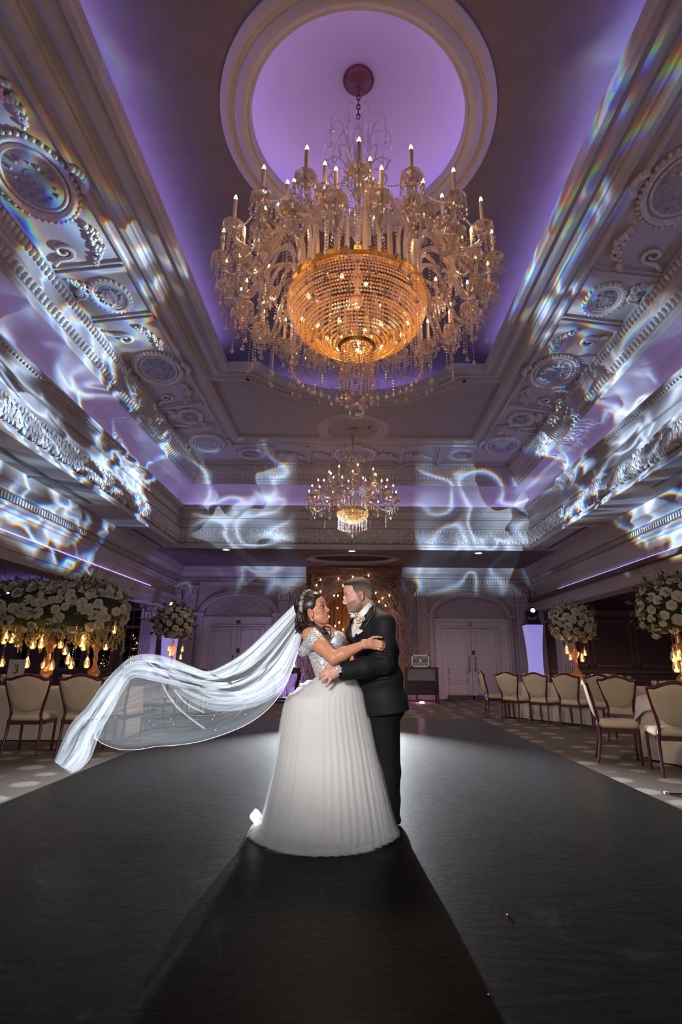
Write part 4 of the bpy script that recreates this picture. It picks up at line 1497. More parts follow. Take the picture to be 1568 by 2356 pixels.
for k in range(9):
    u = (k - 4) / 4.4
    d = Vector((math.cos(math.radians(-54)), math.sin(math.radians(-54))))
    n = Vector((-d.y, d.x))
    p = Vector((4.92, 12.10)) + d * (u * 1.32) - n * -0.0 + Vector((rg.uniform(-.05, .05), rg.uniform(-.05, .05))) - Vector((0.66, 0.58)) * 0.34
    glass(p.x, p.y, 0.757, 'clear wine glass on the long right-hand table', 'glasses on the right long table')
for k in range(14):
    a = rg.uniform(1.6, 4.4)
    r = rg.uniform(0.35, 0.66)
    gx, gy = 4.75 + r * math.cos(a + k * 0.02), 7.5 + r * math.sin(a)
    if math.hypot(gx - at(1552, 1420, Y=7.55).x, gy - 7.55) < 0.19:
        continue
    glass(gx, gy, 0.772, 'clear wine glass on the near right table', 'glasses on the near right table')
for k in range(14):
    glass(-6.2 + k * 0.19 + rg.uniform(-.04, .04), 9.0 + rg.uniform(-0.1, 0.12), 0.757, 'clear wine glass on the flower table', 'glasses on the flower table')

number_from_left('glasses on the right long table', 'wine glass from the left on the long right-hand table')
number_from_left('glasses on the near right table', 'wine glass from the left on the near right table')
number_from_left('glasses on the flower table', 'wine glass from the left on the flower table')
# ---------------------------------------------------------------- flowers
PETAL = mat('ivory_petal', (0.70, 0.62, 0.46), 0.6, var=0.15, vscale=14, sheen=0.2)
LEAFM = mat('bouquet_leaf', (0.07, 0.10, 0.035), 0.5, var=0.4, vscale=6)
def rose_mesh(r, seed):
    rr = random.Random(seed)
    mb = MB()
    for ring_, (n, tilt, sz, z) in enumerate(((6, 0.95, 0.62, -0.05), (5, 0.60, 0.52, 0.10), (4, 0.28, 0.40, 0.22), (3, 0.05, 0.26, 0.30))):
        for k in range(n):
            a = 2 * PI * (k + 0.5 * ring_) / n + rr.uniform(-.15, .15)
            rows = []
            for i in range(4):
                u = i / 3
                row = []
                for j in range(4):
                    v = (j / 3 - 0.5)
                    wdt = sz * math.sin(PI * (0.18 + 0.70 * u)) * 1.15
                    out = u * sz * math.sin(tilt + 0.35 * u) + 0.05 - 0.28 * abs(v) * sz
                    hgt = z + u * sz * math.cos(tilt + 0.5 * u) * 0.95
                    x, y = out, v * wdt * 1.25
                    row.append((r * (x * math.cos(a) - y * math.sin(a)), r * (x * math.sin(a) + y * math.cos(a)), r * hgt))
                rows.append(row)
            mb.quad_grid(rows)
    mb.ball((0, 0, r * 0.22), (r * 0.2, r * 0.2, r * 0.25), 6, 4)
    return mb.mesh('rose', True)
ROSES = [rose_mesh(1.0, k) for k in range(3)]
def bouquet_fill(root, pts, size, seed, leaves, spread, core=None):
    """pts: (position, outward) for blooms; leaves joined"""
    rr = random.Random(seed)
    if core:
        MB().ball(core[0], core[1], 16, 10).build('floral_foam', mat('foam_green', (0.05, 0.065, 0.03), 0.8, var=0.4, vscale=20), root, smooth=True)
    for p, n in pts:
        q = Vector(n).to_track_quat('Z', 'Y')
        o = put('rose', ROSES[rr.randrange(3)], PETAL, root, p)
        o.rotation_euler = (q @ Matrix.Rotation(rr.uniform(0, 6), 3, 'Z').to_quaternion()).to_euler()
        s = size * rr.uniform(0.75, 1.25)
        o.scale = (s, s, s)
    lf = MB()
    for k in range(leaves):
        p, n = pts[rr.randrange(len(pts))]
        n = (Vector(n) + Vector((rr.uniform(-1, 1), rr.uniform(-1, 1), rr.uniform(-1, 1))) * 0.9).normalized()
        b = Vector(p) - Vector(pts[0][1]) * 0 + Vector((rr.uniform(-1, 1), rr.uniform(-1, 1), rr.uniform(-1, 1))) * spread
        side_ = n.cross(Vector((rr.uniform(-1, 1), rr.uniform(-1, 1), rr.uniform(-1, 1)))).normalized()
        L_ = rr.uniform(0.05, 0.10) * size / 0.08
        W_ = L_ * 0.22
        lf.v += [tuple(b), tuple(b + n * L_ * 0.5 + side_ * W_), tuple(b + n * L_), tuple(b + n * L_ * 0.5 - side_ * W_)]
        m_ = len(lf.v)
        lf.f.append((m_ - 4, m_ - 3, m_ - 2, m_ - 1))
    tag(lf.build('foliage', LEAFM, root), 'small dark green leaves', kind='stuff')
def ball_points(c, r, n, seed, low=-0.75):
    rr = random.Random(seed)
    out = []
    for k in range(n):
        z = 1 - (k + 0.5) / n * (1 - low)
        a = k * 2.39996
        d = Vector((math.sqrt(max(0, 1 - z * z)) * math.cos(a), math.sqrt(max(0, 1 - z * z)) * math.sin(a), z))
        out.append((Vector(c) + Vector((d.x * r[0], d.y * r[1], d.z * r[2])) * rr.uniform(0.86, 1.04), d))
    return out
AMBC = crystal_mat('amber_crystal', (0.95, 0.62, 0.40), 0.15, 0.35, 0.5)
stand_m = MB().lathe([(0.13, 0.0), (0.13, 0.02), (0.05, 0.06), (0.03, 0.10), (0.05, 0.16), (0.11, 0.22), (0.12, 0.26), (0.06, 0.33), (0.035, 0.40), (0.045, 0.48), (0.03, 0.56), (0.09, 0.66), (0.12, 0.72), (0.05, 0.78), (0.035, 0.88), (0.02, 0.95)], 12).mesh('crystal_stand')
BALLG = crystal_mat('votive_glass', (1.0, 0.85, 0.65), 0.05, 0.72, 0.15)
CANDLE = mat('votive_candle', (1, 0.75, 0.45), 0.6, emit=(1.0, 0.50, 0.16), estr=3.0, sample=False)
VFLAME = mat('votive_flame', (1, 0.8, 0.5), 0.5, emit=(1.0, 0.58, 0.20), estr=16.0, sample=False)
vg = MB().lathe([(0.004, 0.17), (0.012, 0.13), (0.035, 0.085), (0.052, 0.03), (0.048, -0.01), (0.028, -0.035), (0.002, -0.04)], 12).mesh('glass_globe', True)
vc = MB().lathe([(0.0, -0.03), (0.028, -0.03), (0.030, 0.01), (0.0, 0.012)], 10).mesh('candle', True)
vf = MB().lathe([(0.002, 0.010), (0.013, 0.022), (0.010, 0.040), (0.001, 0.062)], 8).mesh('flame', True)
def votive(p, ztop, label, group):
    t_ = thing('hanging_votive', label, 'candle', p, group=group)
    if len([o_ for o_ in COL.objects if o_.name.startswith('hanging_votive')]) % 3 == 1:
        lamp('votive_light', 'POINT', (p[0], p[1], p[2] + 0.10), 1.6, (1.0, 0.60, 0.28), shadow_soft_size=0.03)
    put('glass_globe', vg, BALLG, t_)
    put('candle', vc, CANDLE, t_)
    put('flame', vf, VFLAME, t_)
    n = max(2, int((ztop - p[2] - 0.17) / 0.035))
    mb = MB()
    beads(mb, [(0, 0, 0.17 + (ztop - p[2] - 0.17) * (k + 0.5) / n) for k in range(n)], 0.008)
    tag(mb.build('bead_string', CRY, t_), kind='stuff')
    return t_
def stand(x, y, z, h, label, group=None, base=0.757):
    t_ = thing('crystal_stand', label, 'stand', (x, y, base), group=group)
    o = put('column', stand_m, AMBC, t_)
    o.scale = (0.85, 0.85, h / 0.95)
    return t_

# right ball bouquet
c = at(1316, 1440, Y=12.1)
stand(c.x, c.y, 0, c.z - 0.38 - 0.757, 'tall amber crystal stand on the long right-hand table')
rb = thing('rose_bouquet', 'round bouquet of white roses on a crystal stand in front of the right arched doors', 'bouquet', (c.x, c.y, c.z - 0.40))
bouquet_fill(rb, ball_points((0, 0, 0.42), (0.46, 0.46, 0.43), 64, 1), 0.155, 1, 150, 0.06, ((0, 0, 0.42), (0.39, 0.39, 0.36)))
for k, (px, py) in enumerate(((1304, 1501), (1312, 1515), (1345, 1505), (1339, 1519))):
    p = at(px, py, Y=12.1 + (-0.15, 0.12, 0.1, -0.1)[k])
    votive(p, c.z - 0.12, ('upper left', 'lower left', 'upper right', 'lower right')[k] + ' of four glass votives hanging from the round bouquet on the right', 'votives under the right round bouquet')
tv = MB().lathe([(0.0, 0), (0.035, 0), (0.04, 0.08), (0.036, 0.08), (0.032, 0.01), (0.0, 0.01)], 12).mesh('glass_cup', True)
def table_candle(x, y, z, label, group):
    t_ = thing('table_votive', label, 'candle', (x, y, z), group=group)
    put('glass_cup', tv, BALLG, t_)
    put('candle', vc, CANDLE, t_, (0, 0, 0.045))
    put('flame', vf, VFLAME, t_, (0, 0, 0.045))
for dx, lab in ((-0.10, 'left'), (0.02, 'middle'), (0.12, 'right')):
    table_candle(c.x + dx, c.y - 0.17, 0.757, lab + ' small candle at the foot of the right crystal stand', 'candles at the foot of the right crystal stand')
cd_ = MB()
cd_.box((0, 0, 0.11), (0.16, 0.012, 0.22), Matrix.Rotation(-0.15, 3, 'X'))
pc = at(1421, 1550, Y=10.9)
tag(cd_.build('table_card', mat('card', (0.62, 0.56, 0.50), 0.7), None, loc=(5.35, 11.15, 0.757), rz=0.2), 'small blank-looking card standing on the long right-hand table', 'card')

# near right loose arrangement
c = at(1552, 1420, Y=7.55)
stand(c.x, c.y, 0, 0.86, 'tall amber crystal stand on the near right table', base=0.772)
lb = thing('white_arrangement', 'large loose arrangement of white blossoms at the right edge', 'bouquet', (c.x, c.y, 1.60))
pts = ball_points((0, 0, 0.35), (0.46, 0.44, 0.40), 80, 4, -0.9)
bouquet_fill(lb, pts, 0.115, 4, 240, 0.12, ((0, 0, 0.35), (0.38, 0.36, 0.33)))
tw = MB()
r_ = random.Random(8)
for k in range(20):
    a = r_.uniform(0, 2 * PI)
    L_ = r_.uniform(0.5, 0.85)
    d = Vector((math.cos(a) * 0.8, math.sin(a) * 0.5, 0.75)).normalized()
    tw.tube([Vector((0, 0, 0.45)) + d * (L_ * q / 5) + Vector((r_.uniform(-.03, .03), r_.uniform(-.03, .03), 0)) for q in range(6)], lambda u: 0.006 - 0.004 * u, 4)
tw.build('twigs', mat('twig_brown', (0.12, 0.07, 0.05), 0.7), lb)
for k, (px, py) in enumerate(((1560, 1513), (1551, 1517), (1556, 1541))):
    p = at(px, py, Y=7.5 - 0.25 + k * 0.1)
    votive(p, 1.74, ('upper', 'middle', 'lower')[k] + ' glass votive hanging from the loose arrangement at the right edge', 'votives at the right edge')

# left hedge of flowers on two stands
hx0, hx1 = at(-60, 1410, Y=9.2).x, at(283, 1420, Y=9.2).x
for px, lab in ((114, 'crystal stand under the flower hedge, behind the second chair back'), (222, 'crystal stand under the right end of the flower hedge')):
    p = at(px, 1500, Y=9.25)
    stand(p.x, p.y, 0, 0.90, lab, 'stands under the flower hedge')
hb = thing('flower_hedge', 'long raised hedge of white roses and blossoms above the left table', 'flowers', ((hx0 + hx1) / 2, 9.25, 1.55))
pts = []
r_ = random.Random(21)
hl = (hx1 - hx0)
for k in range(290):
    u = r_.uniform(-0.5, 0.5)
    a = r_.uniform(-1.0, PI + 1.0)
    e = math.sqrt(max(0.05, 1 - (abs(u) * 2) ** 6))
    hz, hy = 0.42 * e, 0.42 * e
    pts.append((Vector((u * hl, -hy * math.cos(a - PI / 2 + PI / 2) * 1.0 if False else -hy * math.cos(a), 0.46 + hz * math.sin(a))) + Vector((0, 0, r_.uniform(-0.05, 0.05))), Vector((u * 0.6, -math.cos(a), math.sin(a))).normalized()))
bouquet_fill(hb, pts, 0.125, 21, 600, 0.10, ((0, 0, 0.46), (hl * 0.5, 0.33, 0.33)))
tr_ = MB()
for k in range(150):
    x = r_.uniform(-0.5, 0.5) * hl
    y = r_.uniform(-0.35, 0.2)
    L_ = r_.uniform(0.10, 0.36) * (1.3 if r_.random() < 0.3 else 1)
    for q in range(int(L_ / 0.03)):
        tr_.octa((x + r_.uniform(-.025, .025), y + r_.uniform(-.025, .025), 0.16 - 0.03 * q), 0.018, 0.03)
tag(tr_.build('trailing_blossom', mat('yellow_green', (0.34, 0.30, 0.12), 0.6, var=0.3, vscale=10), hb), 'trailing yellow-green blossom', kind='stuff')
tw = MB()
for k in range(46):
    x = r_.uniform(-0.5, 0.5) * hl
    d = Vector((r_.uniform(-.8, .8), r_.uniform(-.3, .3), 1)).normalized()
    L_ = r_.uniform(0.3, 0.7)
    tw.tube([Vector((x, 0, 0.7)) + d * (L_ * q / 5) + Vector((r_.uniform(-.04, .04), 0, 0)) for q in range(6)], lambda u: 0.006 - 0.004 * u, 4)
tw.build('twigs', mat('twig_brown'), hb)
vl = [(14, 1465), (9, 1477), (26, 1475), (40, 1484), (75, 1488), (94, 1487), (139, 1487), (149, 1502), (188, 1484), (192, 1492), (243, 1491), (156, 1524), (163, 1534), (4, 1529), (61, 1532), (100, 1534), (118, 1537), (199, 1532), (262, 1453)]
for k, (px, py) in enumerate(vl):
    p = at(px, py, Y=9.2 + (-0.3, -0.15, 0.0, 0.15)[k % 4])
    votive(p, 1.80, 'glowing glass votive hanging below the flower hedge', 'upper votives below the flower hedge' if py < 1510 else 'lower votives below the flower hedge')
number_from_left('upper votives below the flower hedge', 'glowing votive from the left in the upper row below the flower hedge')
number_from_left('lower votives below the flower hedge', 'glowing votive from the left in the lower row below the flower hedge')
for px, lab in ((10, 'square amber candle at the left edge beside the number card'), (135, 'square amber candle between the two nearest left chairs')):
    p = at(px, 1556, Z=0.757)
    t_ = thing('block_candle', lab, 'candle', (p.x, min(p.y, 9.0), 0.757), group='block candles on the flower table')
    MB().lathe([(0.0, 0), (0.05, 0), (0.052, 0.10), (0.046, 0.10), (0.044, 0.07), (0.0, 0.07)], 4).build('glass_cup', BALLG, t_)
    MB().lathe([(0.0, 0.005), (0.042, 0.005), (0.042, 0.07), (0.0, 0.07)], 4).build('candle', CANDLE, t_)
    put('flame', vf, VFLAME, t_, (0, 0, 0.06))
# table number card
p = at(37, 1542, Y=8.78)
t_ = thing('table_number', 'ivory card with the number 3 on the left table', 'card', (p.x, p.y, 0.757), 0.12)
MB().box((0, 0, 0.29), (0.24, 0.012, 0.29)).build('card', mat('card'), t_)
MB().lathe([(0.0, 0.0), (0.06, 0.0), (0.06, 0.012), (0.012, 0.02), (0.010, 0.145), (0.02, 0.15), (0.0, 0.15)], 14).build('card_stand', BRASS, t_, smooth=True)
fc = bpy.data.curves.new('numeral', 'FONT')
fc.body = '3'
fc.size = 0.19
fc.align_x = 'CENTER'
fc.extrude = 0.001
fo = bpy.data.objects.new('numeral_text', fc)
COL.objects.link(fo)
dg = bpy.context.evaluated_depsgraph_get()
nm = bpy.data.meshes.new_from_object(fo.evaluated_get(dg))
bpy.data.objects.remove(fo)
put('numeral', nm, mat('ink', (0.06, 0.05, 0.05), 0.7), t_, (0, -0.009, 0.225), rot=(PI / 2, 0, 0))

# left ball bouquet
c = at(403, 1433, Y=13.9)
stand(c.x, c.y, 0, c.z - 0.42 - 0.757, 'amber crystal stand under the left ball bouquet')
t_ = thing('rose_bouquet', 'round bouquet of ivory roses in front of the violet pilasters on the left', 'bouquet', (c.x, c.y, c.z - 0.45))
bouquet_fill(t_, ball_points((0, 0, 0.44), (0.44, 0.44, 0.46), 60, 2), 0.150, 2, 180, 0.07, ((0, 0, 0.44), (0.37, 0.37, 0.39)))
for k, (px, py) in enumerate(((388, 1494), (391, 1506), (419, 1496), (415, 1514))):
    p = at(px, py, Y=13.8 + 0.1 * k)
    votive(p, c.z - 0.14, ('upper left', 'lower left', 'upper right', 'lower right')[k] + ' of four votives hanging from the left round bouquet', 'votives under the left round bouquet')
table_candle(at(398, 1524, Y=13.6).x, 13.5, 0.757, 'small candle at the foot of the left crystal stand, seen through the veil edge', 'candle at the left stand')

# ---------------------------------------------------------------- twig arch with lights
AY = 18.55
ar = thing('branch_arch', 'tall arch of pale tangled branches with tiny lights behind the couple', 'arch', (0.03, AY, 0))
TWIG = mat('pale_twig', (0.42, 0.31, 0.28), 0.7, var=0.3, vscale=8)
path = spline([(-1.62, 0, 0.0), (-1.60, 0, 1.2), (-1.50, 0, 2.4), (-1.15, 0, 3.4), (-0.40, 0, 4.02), (0.45, 0, 4.05), (1.2, 0, 3.45), (1.62, 0, 2.5), (1.72, 0, 1.2), (1.75, 0, 0.0)], 10)
r_ = random.Random(33)
NP = len(path)
for part in range(3):
    tw = MB()
    for k in range(290):
        i = r_.randrange(2, NP - 3)
        tg = (path[i + 1] - path[i - 1]).normalized() * r_.choice((-1, 1))
        if tg.z < 0 and r_.random() < 0.75 and abs(path[i].x) > 1.0:
            tg = -tg
        b = path[i] + Vector((r_.uniform(-.30, .30), r_.uniform(-.22, .22), r_.uniform(-.25, .2)))
        d = (tg + Vector((r_.uniform(-.55, .55), r_.uniform(-.3, .3), r_.uniform(-.4, .4)))).normalized()
        L_ = r_.uniform(0.5, 1.2)
        bend = Vector((r_.uniform(-.3, .3), r_.uniform(-.15, .15), r_.uniform(-.3, .3)))
        pp = []
        for q in range(6):
            u = q / 5
            z = b + d * L_ * u + bend * u * u + Vector((r_.uniform(-.025, .025), 0, r_.uniform(-.025, .025)))
            z.z = min(max(z.z, 0.01), 4.28)
            pp.append(z)
        tw.tube(pp, lambda u: 0.0125 - 0.007 * u, 4, cap=False)
    tag(tw.build('twigs', TWIG, ar), 'tangle of pale curled twigs', kind='stuff')
al = [(597, 190), (557, 245), (597, 308), (733, 350), (771, 350), (776, 180), (920, 163), (1077, 150), (822, 250), (767, 475), (833, 370), (1150, 322), (1218, 375), (1183, 410), (1286, 347), (1247, 450), (783, 620), (741, 655), (822, 690), (835, 765), (700, 760), (680, 560)]
bm_ = MB().ball((0, 0, 0), (0.022, 0.022, 0.036), 8, 6).mesh('arch_light', True)
ARCHL = mat('arch_bulb', (1, 0.8, 0.5), 0.5, emit=(1.0, 0.55, 0.18), estr=14.0, sample=False)
for x, y in al:
    p = at(600 + x / 4.355, 1290 + y / 4.355, Y=AY - 0.28)
    put('arch_light', bm_, ARCHL, ar, p - Vector((0.03, AY, 0)))
lamp('arch_glow', 'POINT', (0.05, LY1 + 0.55, 1.3), 24, (1.0, 0.50, 0.16), shadow_soft_size=0.25)
for x_, y_, z_ in ((-1.2, 18.0, 2.9), (0.1, 18.0, 3.6), (1.35, 18.0, 2.7)):
    lamp('arch_twig_fill', 'POINT', (x_, y_, z_), 2.4, (1.0, 0.62, 0.42), shadow_soft_size=0.1)  # added points in front of the arch to brighten the twigs
lamp('arch_glow', 'POINT', (0.1, LY1 + 0.3, 2.0), 10, (1.0, 0.50, 0.18), shadow_soft_size=0.2)

# ---------------------------------------------------------------- consoles, pedestals
VIO = mat('uplight_violet', (0.5, 0.4, 1), 0.5, emit=(0.42, 0.30, 1.0), estr=8.0)
PNK = mat('uplight_pink', (1, 0.4, 0.8), 0.5, emit=(1.0, 0.42, 0.85), estr=16.0)
p0, p1 = at(622, 1616, Z=0), at(688, 1616, Z=0)
cx_, w_ = (p0.x + p1.x) / 2, p1.x - p0.x
yb_ = (p0.y + p1.y) / 2
t_ = thing('console_table', 'black console table with curved legs and violet glow, left of the bride', 'table', (cx_, yb_, 0))
BLK = mat('black_lacquer', (0.008, 0.008, 0.012), 0.25)
MB().box((0, 0, 0.985), (w_ * 1.04, 0.5, 0.04)).build('table_top', BLK, t_)
ap = MB().prism([(-w_ * 0.46, -0.22, 0.97), (w_ * 0.46, -0.22, 0.97), (w_ * 0.44, -0.22, 0.86), (w_ * 0.2, -0.22, 0.82), (0, -0.22, 0.85), (-w_ * 0.2, -0.22, 0.82), (-w_ * 0.44, -0.22, 0.86)], (0, 0.03, 0))
ap.build('apron', BLK, t_)
for ex in (-1, 1):
    for ey in (-1, 1):
        MB().tube(spline([(ex * w_ * 0.42, ey * 0.2, 0.96), (ex * w_ * 0.47, ey * 0.22, 0.78), (ex * w_ * 0.38, ey * 0.2, 0.4), (ex * w_ * 0.42, ey * 0.21, 0.0)], 5), lambda u: 0.045 - 0.02 * u, 8).build('leg', BLK, t_, smooth=True)
MB().box((0, 0, 0.10), (w_ * 0.98, 0.5, 0.05)).build('lower_shelf', BLK, t_)
tag(MB().box((0, 0, 0.08), (0.3, 0.12, 0.05)).build('violet_uplight', VIO, None, loc=(cx_, yb_ + 0.75, 0.0)), 'violet floor light behind the black console table', 'light')
lamp('violet_wash', 'SPOT', (cx_, yb_ + 0.75, 0.14), 70, PURPLE, (cx_ - 0.2, LY1 + 0.4, 1.6), spot_size=math.radians(110), spot_blend=0.6, shadow_soft_size=0.06)
for dx, lab in ((-0.12, 'left'), (0.26, 'right')):
    table_candle(cx_ + dx, yb_ - 0.1, 1.005, lab + ' candle on the black console table', 'candles on the black console')
vs = MB().lathe([(0.0, 0), (0.10, 0), (0.10, 0.30), (0.12, 0.42), (0.09, 0.44), (0.0, 0.44)], 16)
tag(vs.build('glass_vase', mat('smoke_vase', (0.22, 0.17, 0.19), 0.3, alpha=0.6), None, smooth=True, loc=(cx_ + 0.12, yb_ + 0.12, 1.005)), 'dim squat vase on the black console table', 'vase')

p0, p1 = at(932, 1619, Z=0), at(1008, 1619, Z=0)
cx_, w_ = (p0.x + p1.x) / 2, p1.x - p0.x
yb_ = (p0.y + p1.y) / 2
t_ = thing('display_cabinet', 'dark wooden cabinet table with two drawers and pink glow below, right of the groom', 'cabinet', (cx_, yb_, 0))
MB().box((0, 0, 1.03), (w_, 0.5, 0.045)).build('table_top', DARKW, t_)
for ex in (-1, 1):
    for ey in (-1, 1):
        MB().box((ex * (w_ / 2 - 0.04), ey * 0.21, 0.51), (0.05, 0.05, 1.02)).build('leg', DARKW, t_)
MB().box((0, 0.19, 0.83), (w_ - 0.1, 0.02, 0.34)).build('back_panel', mat('glass_back', (0.40, 0.34, 0.34), 0.3), t_)
MB().box((0, 0, 0.64), (w_ - 0.06, 0.46, 0.03)).build('shelf', DARKW, t_)
for zz in (0.53, 0.35):
    d_ = MB().box((0, -0.225, zz), (w_ - 0.12, 0.03, 0.15)).build('drawer', DARKW, t_)
    for ex in (-1, 1):
        MB().ball((ex * w_ * 0.26, -0.25, zz), 0.022, 8, 5).build('knob', BRASS, d_, smooth=True)
MB().box((0, 0.02, 0.44), (w_ - 0.08, 0.42, 0.36)).build('body', DARKW, t_)
tag(MB().box((0, 0, 0.03), (0.12, 0.12, 0.05)).build('pink_uplight', PNK, None, loc=(at(966, 1616, Z=0).x, yb_ + 0.1, 0)), 'small pink floor light under the dark cabinet', 'light')
lamp('pink_wash', 'POINT', (at(966, 1616, Z=0).x, yb_ + 0.35, 0.14), 9, (1.0, 0.35, 0.8), shadow_soft_size=0.05)
f0, f1 = at(946, 1541, Y=yb_), at(986, 1513, Y=yb_)
t_ = thing('scroll_sign', 'white framed sign with lacy scroll pattern standing on the dark cabinet', 'sign', ((f0.x + f1.x) / 2, yb_ - 0.05, 1.053))
sw, sh_ = f1.x - f0.x, f1.z - f0.z
MB().box((0, 0.015, sh_ / 2), (sw, 0.015, sh_)).build('board', mat('sign_dark', (0.16, 0.13, 0.14), 0.6), t_)
fr_ = MB()
for ex in (-1, 1):
    fr_.box((ex * (sw / 2 - 0.02), 0, sh_ / 2), (0.04, 0.03, sh_))
    fr_.box((0, 0, sh_ / 2 + ex * (sh_ / 2 - 0.02)), (sw, 0.03, 0.04))
fr_.build('frame', mat('sign_white', (0.7, 0.66, 0.66), 0.5), t_)
sc = MB()
for ex in (-1, 1):
    for ez in (-1, 1):
        for q in range(3):
            cxx, czz = ex * sw * (0.12 + 0.12 * q), sh_ / 2 + ez * sh_ * (0.30 - 0.10 * (q % 2))
            sc.tube([(cxx + ex * 0.06 * (1 - j / 14) * math.cos(j * 0.6 + q), 0.0, czz + ez * 0.06 * (1 - j / 14) * math.sin(j * 0.6 + q)) for j in range(11)], 0.009, 5)
sc.ball((0, 0, sh_ / 2), (0.05, 0.012, 0.07), 8, 6)
sc.build('scrollwork', mat('sign_white'), t_, smooth=True)

SPX = mat('glowing_spandex', (0.55, 0.52, 0.66), 0.7, emit=(0.34, 0.30, 0.95), estr=0.55)  # inner uplight put into the fabric as its own emission
for px, py, pyt, lab in ((1222, 1412, 1438, 'right'), (398, 1398, 1424, 'left')):
    yy = 15.2
    p, pt = at(px, py, Y=yy), at(px, pyt, Y=yy)
    hz = pt.z
    t_ = thing('pedestal', 'white stretch-fabric pedestal lit blue from inside, under the %s moving light' % lab, 'pedestal', (p.x, yy, 0))
    rows = []
    for u in range(7):
        z = hz * u / 6
        hw = 0.24 - 0.075 * math.sin(PI * u / 6) - 0.02 * u / 6
        rows.append([(-hw, -hw, z), (hw, -hw, z), (hw, hw, z), (-hw, hw, z)])
    MB().quad_grid(rows, closed_v=True).build('fabric_cover', SPX, t_, angle=50)
    MB().box((0, 0, hz + 0.01), (0.46, 0.46, 0.03)).build('top_plate', BLACK, t_)
    MB().box((0, 0, 0.015), (0.5, 0.5, 0.03)).build('base_plate', BLACK, t_)
    t2 = thing('moving_light', 'black moving-head stage light with bright lens on the %s pedestal' % lab, 'stage light', (p.x, yy, hz + 0.025))
    MB().box((0, 0, 0.06), (0.36, 0.30, 0.12)).build('base', BLACK, t2)
    for ex in (-1, 1):
        MB().box((ex * 0.16, 0, 0.24), (0.045, 0.12, 0.28)).build('yoke_arm', BLACK, t2)
    MB().ball((0, 0, 0.32), (0.13, 0.16, 0.15), 14, 10).build('head', BLACK, t2, smooth=True)
    MB().ball((0, -0.13, 0.36), (0.06, 0.045, 0.06), 12, 8).build('lens', mat('hot_lens', (1, 1, 1), 0.3, emit=(0.85, 0.93, 1.0), estr=30.0, sample=False), t2, smooth=True)
    sx = 1 if p.x > 0 else -1
    g = lamp('moving_head_beam', 'SPOT', (p.x - sx * 0.05, yy - 0.27, hz + 0.42), 23000, (1, 1, 1), (-sx * 5.6, 8.2, 5.4),
             spot_size=math.radians(58), spot_blend=0.12, shadow_soft_size=0.01)
    gobo(g.data, 17.0, 5.2 if sx < 0 else 11.4, 1.0, -0.19, 0.20, 0.40, 1.7)
    lamp('pedestal_wash', 'POINT', (p.x, yy + 0.62, 0.9), 12, PURPLE, shadow_soft_size=0.15)
# violet floor washers at the left columns
lamp('column_wash', 'SPOT', (-5.6, 16.5, 0.15), 150, PURPLE, (-6.1, 17.6, 3.2), spot_size=math.radians(75), spot_blend=0.6, shadow_soft_size=0.06)
lamp('column_wash', 'SPOT', (-2.2, 18.0, 0.15), 50, PURPLE, (-2.2, 19.0, 3.6), spot_size=math.radians(80), spot_blend=0.6, shadow_soft_size=0.06)
# aisle downlights
for x_, y_, lab, colr in ((7.6, 10.5, 'nearer recessed downlight in the dark right aisle ceiling', (1.0, 0.78, 0.58)), (8.0, 15.2, 'farther recessed downlight in the dark right aisle ceiling', (1.0, 0.72, 0.5))):
    t_ = thing('aisle_downlight', lab, 'light', (x_, y_, 3.25), group='right aisle downlights')
    MB().lathe([(0.10, 0), (0.10, -0.012), (0.08, -0.015), (0.07, 0.0)], 18).build('trim_ring', DARKW, t_, smooth=True)
    MB().lathe([(0.075, -0.006), (0.005, -0.005)], 18).build('lens', GLOW, t_)
    lamp('aisle_beam', 'SPOT', (x_, y_, 3.22), 130, colr, (x_, y_, 0), spot_size=math.radians(150), spot_blend=0.6, shadow_soft_size=0.08)
# small things left on the floor
p = at(1168, 2108, Z=0.012)
tag(MB().ball((0, 0, 0.005), (0.008, 0.006, 0.005), 7, 5).build('petal_scrap', mat('scrap_red', (0.35, 0.10, 0.06), 0.6), None, smooth=True, loc=p), 'tiny reddish scrap lying on the dance floor, right foreground', 'scrap')
p = at(1123, 2291, Z=0.012)
tag(MB().octa((0, 0, 0.004), 0.005, 0.005, 0.004).build('crystal_crumb', mat('crumb', (0.8, 0.8, 0.8), 0.4), None, loc=p), 'tiny white crumb on the dance floor near the bottom edge', 'crumb')
p = at(1533, 1827, Z=0.0)
t_ = thing('floor_cable', 'thin dark cable with a pale plug on the carpet at the right edge', 'cable', (p.x, p.y, 0))
MB().tube([(0.02, 0, 0.006), (0.10, -0.01, 0.006), (0.30, 0.03, 0.006), (0.55, 0.0, 0.006)], 0.006, 6).build('cord', BLACK, t_, smooth=True)
MB().box((0, 0, 0.012), (0.045, 0.022, 0.024)).build('plug', mat('crumb'), t_)
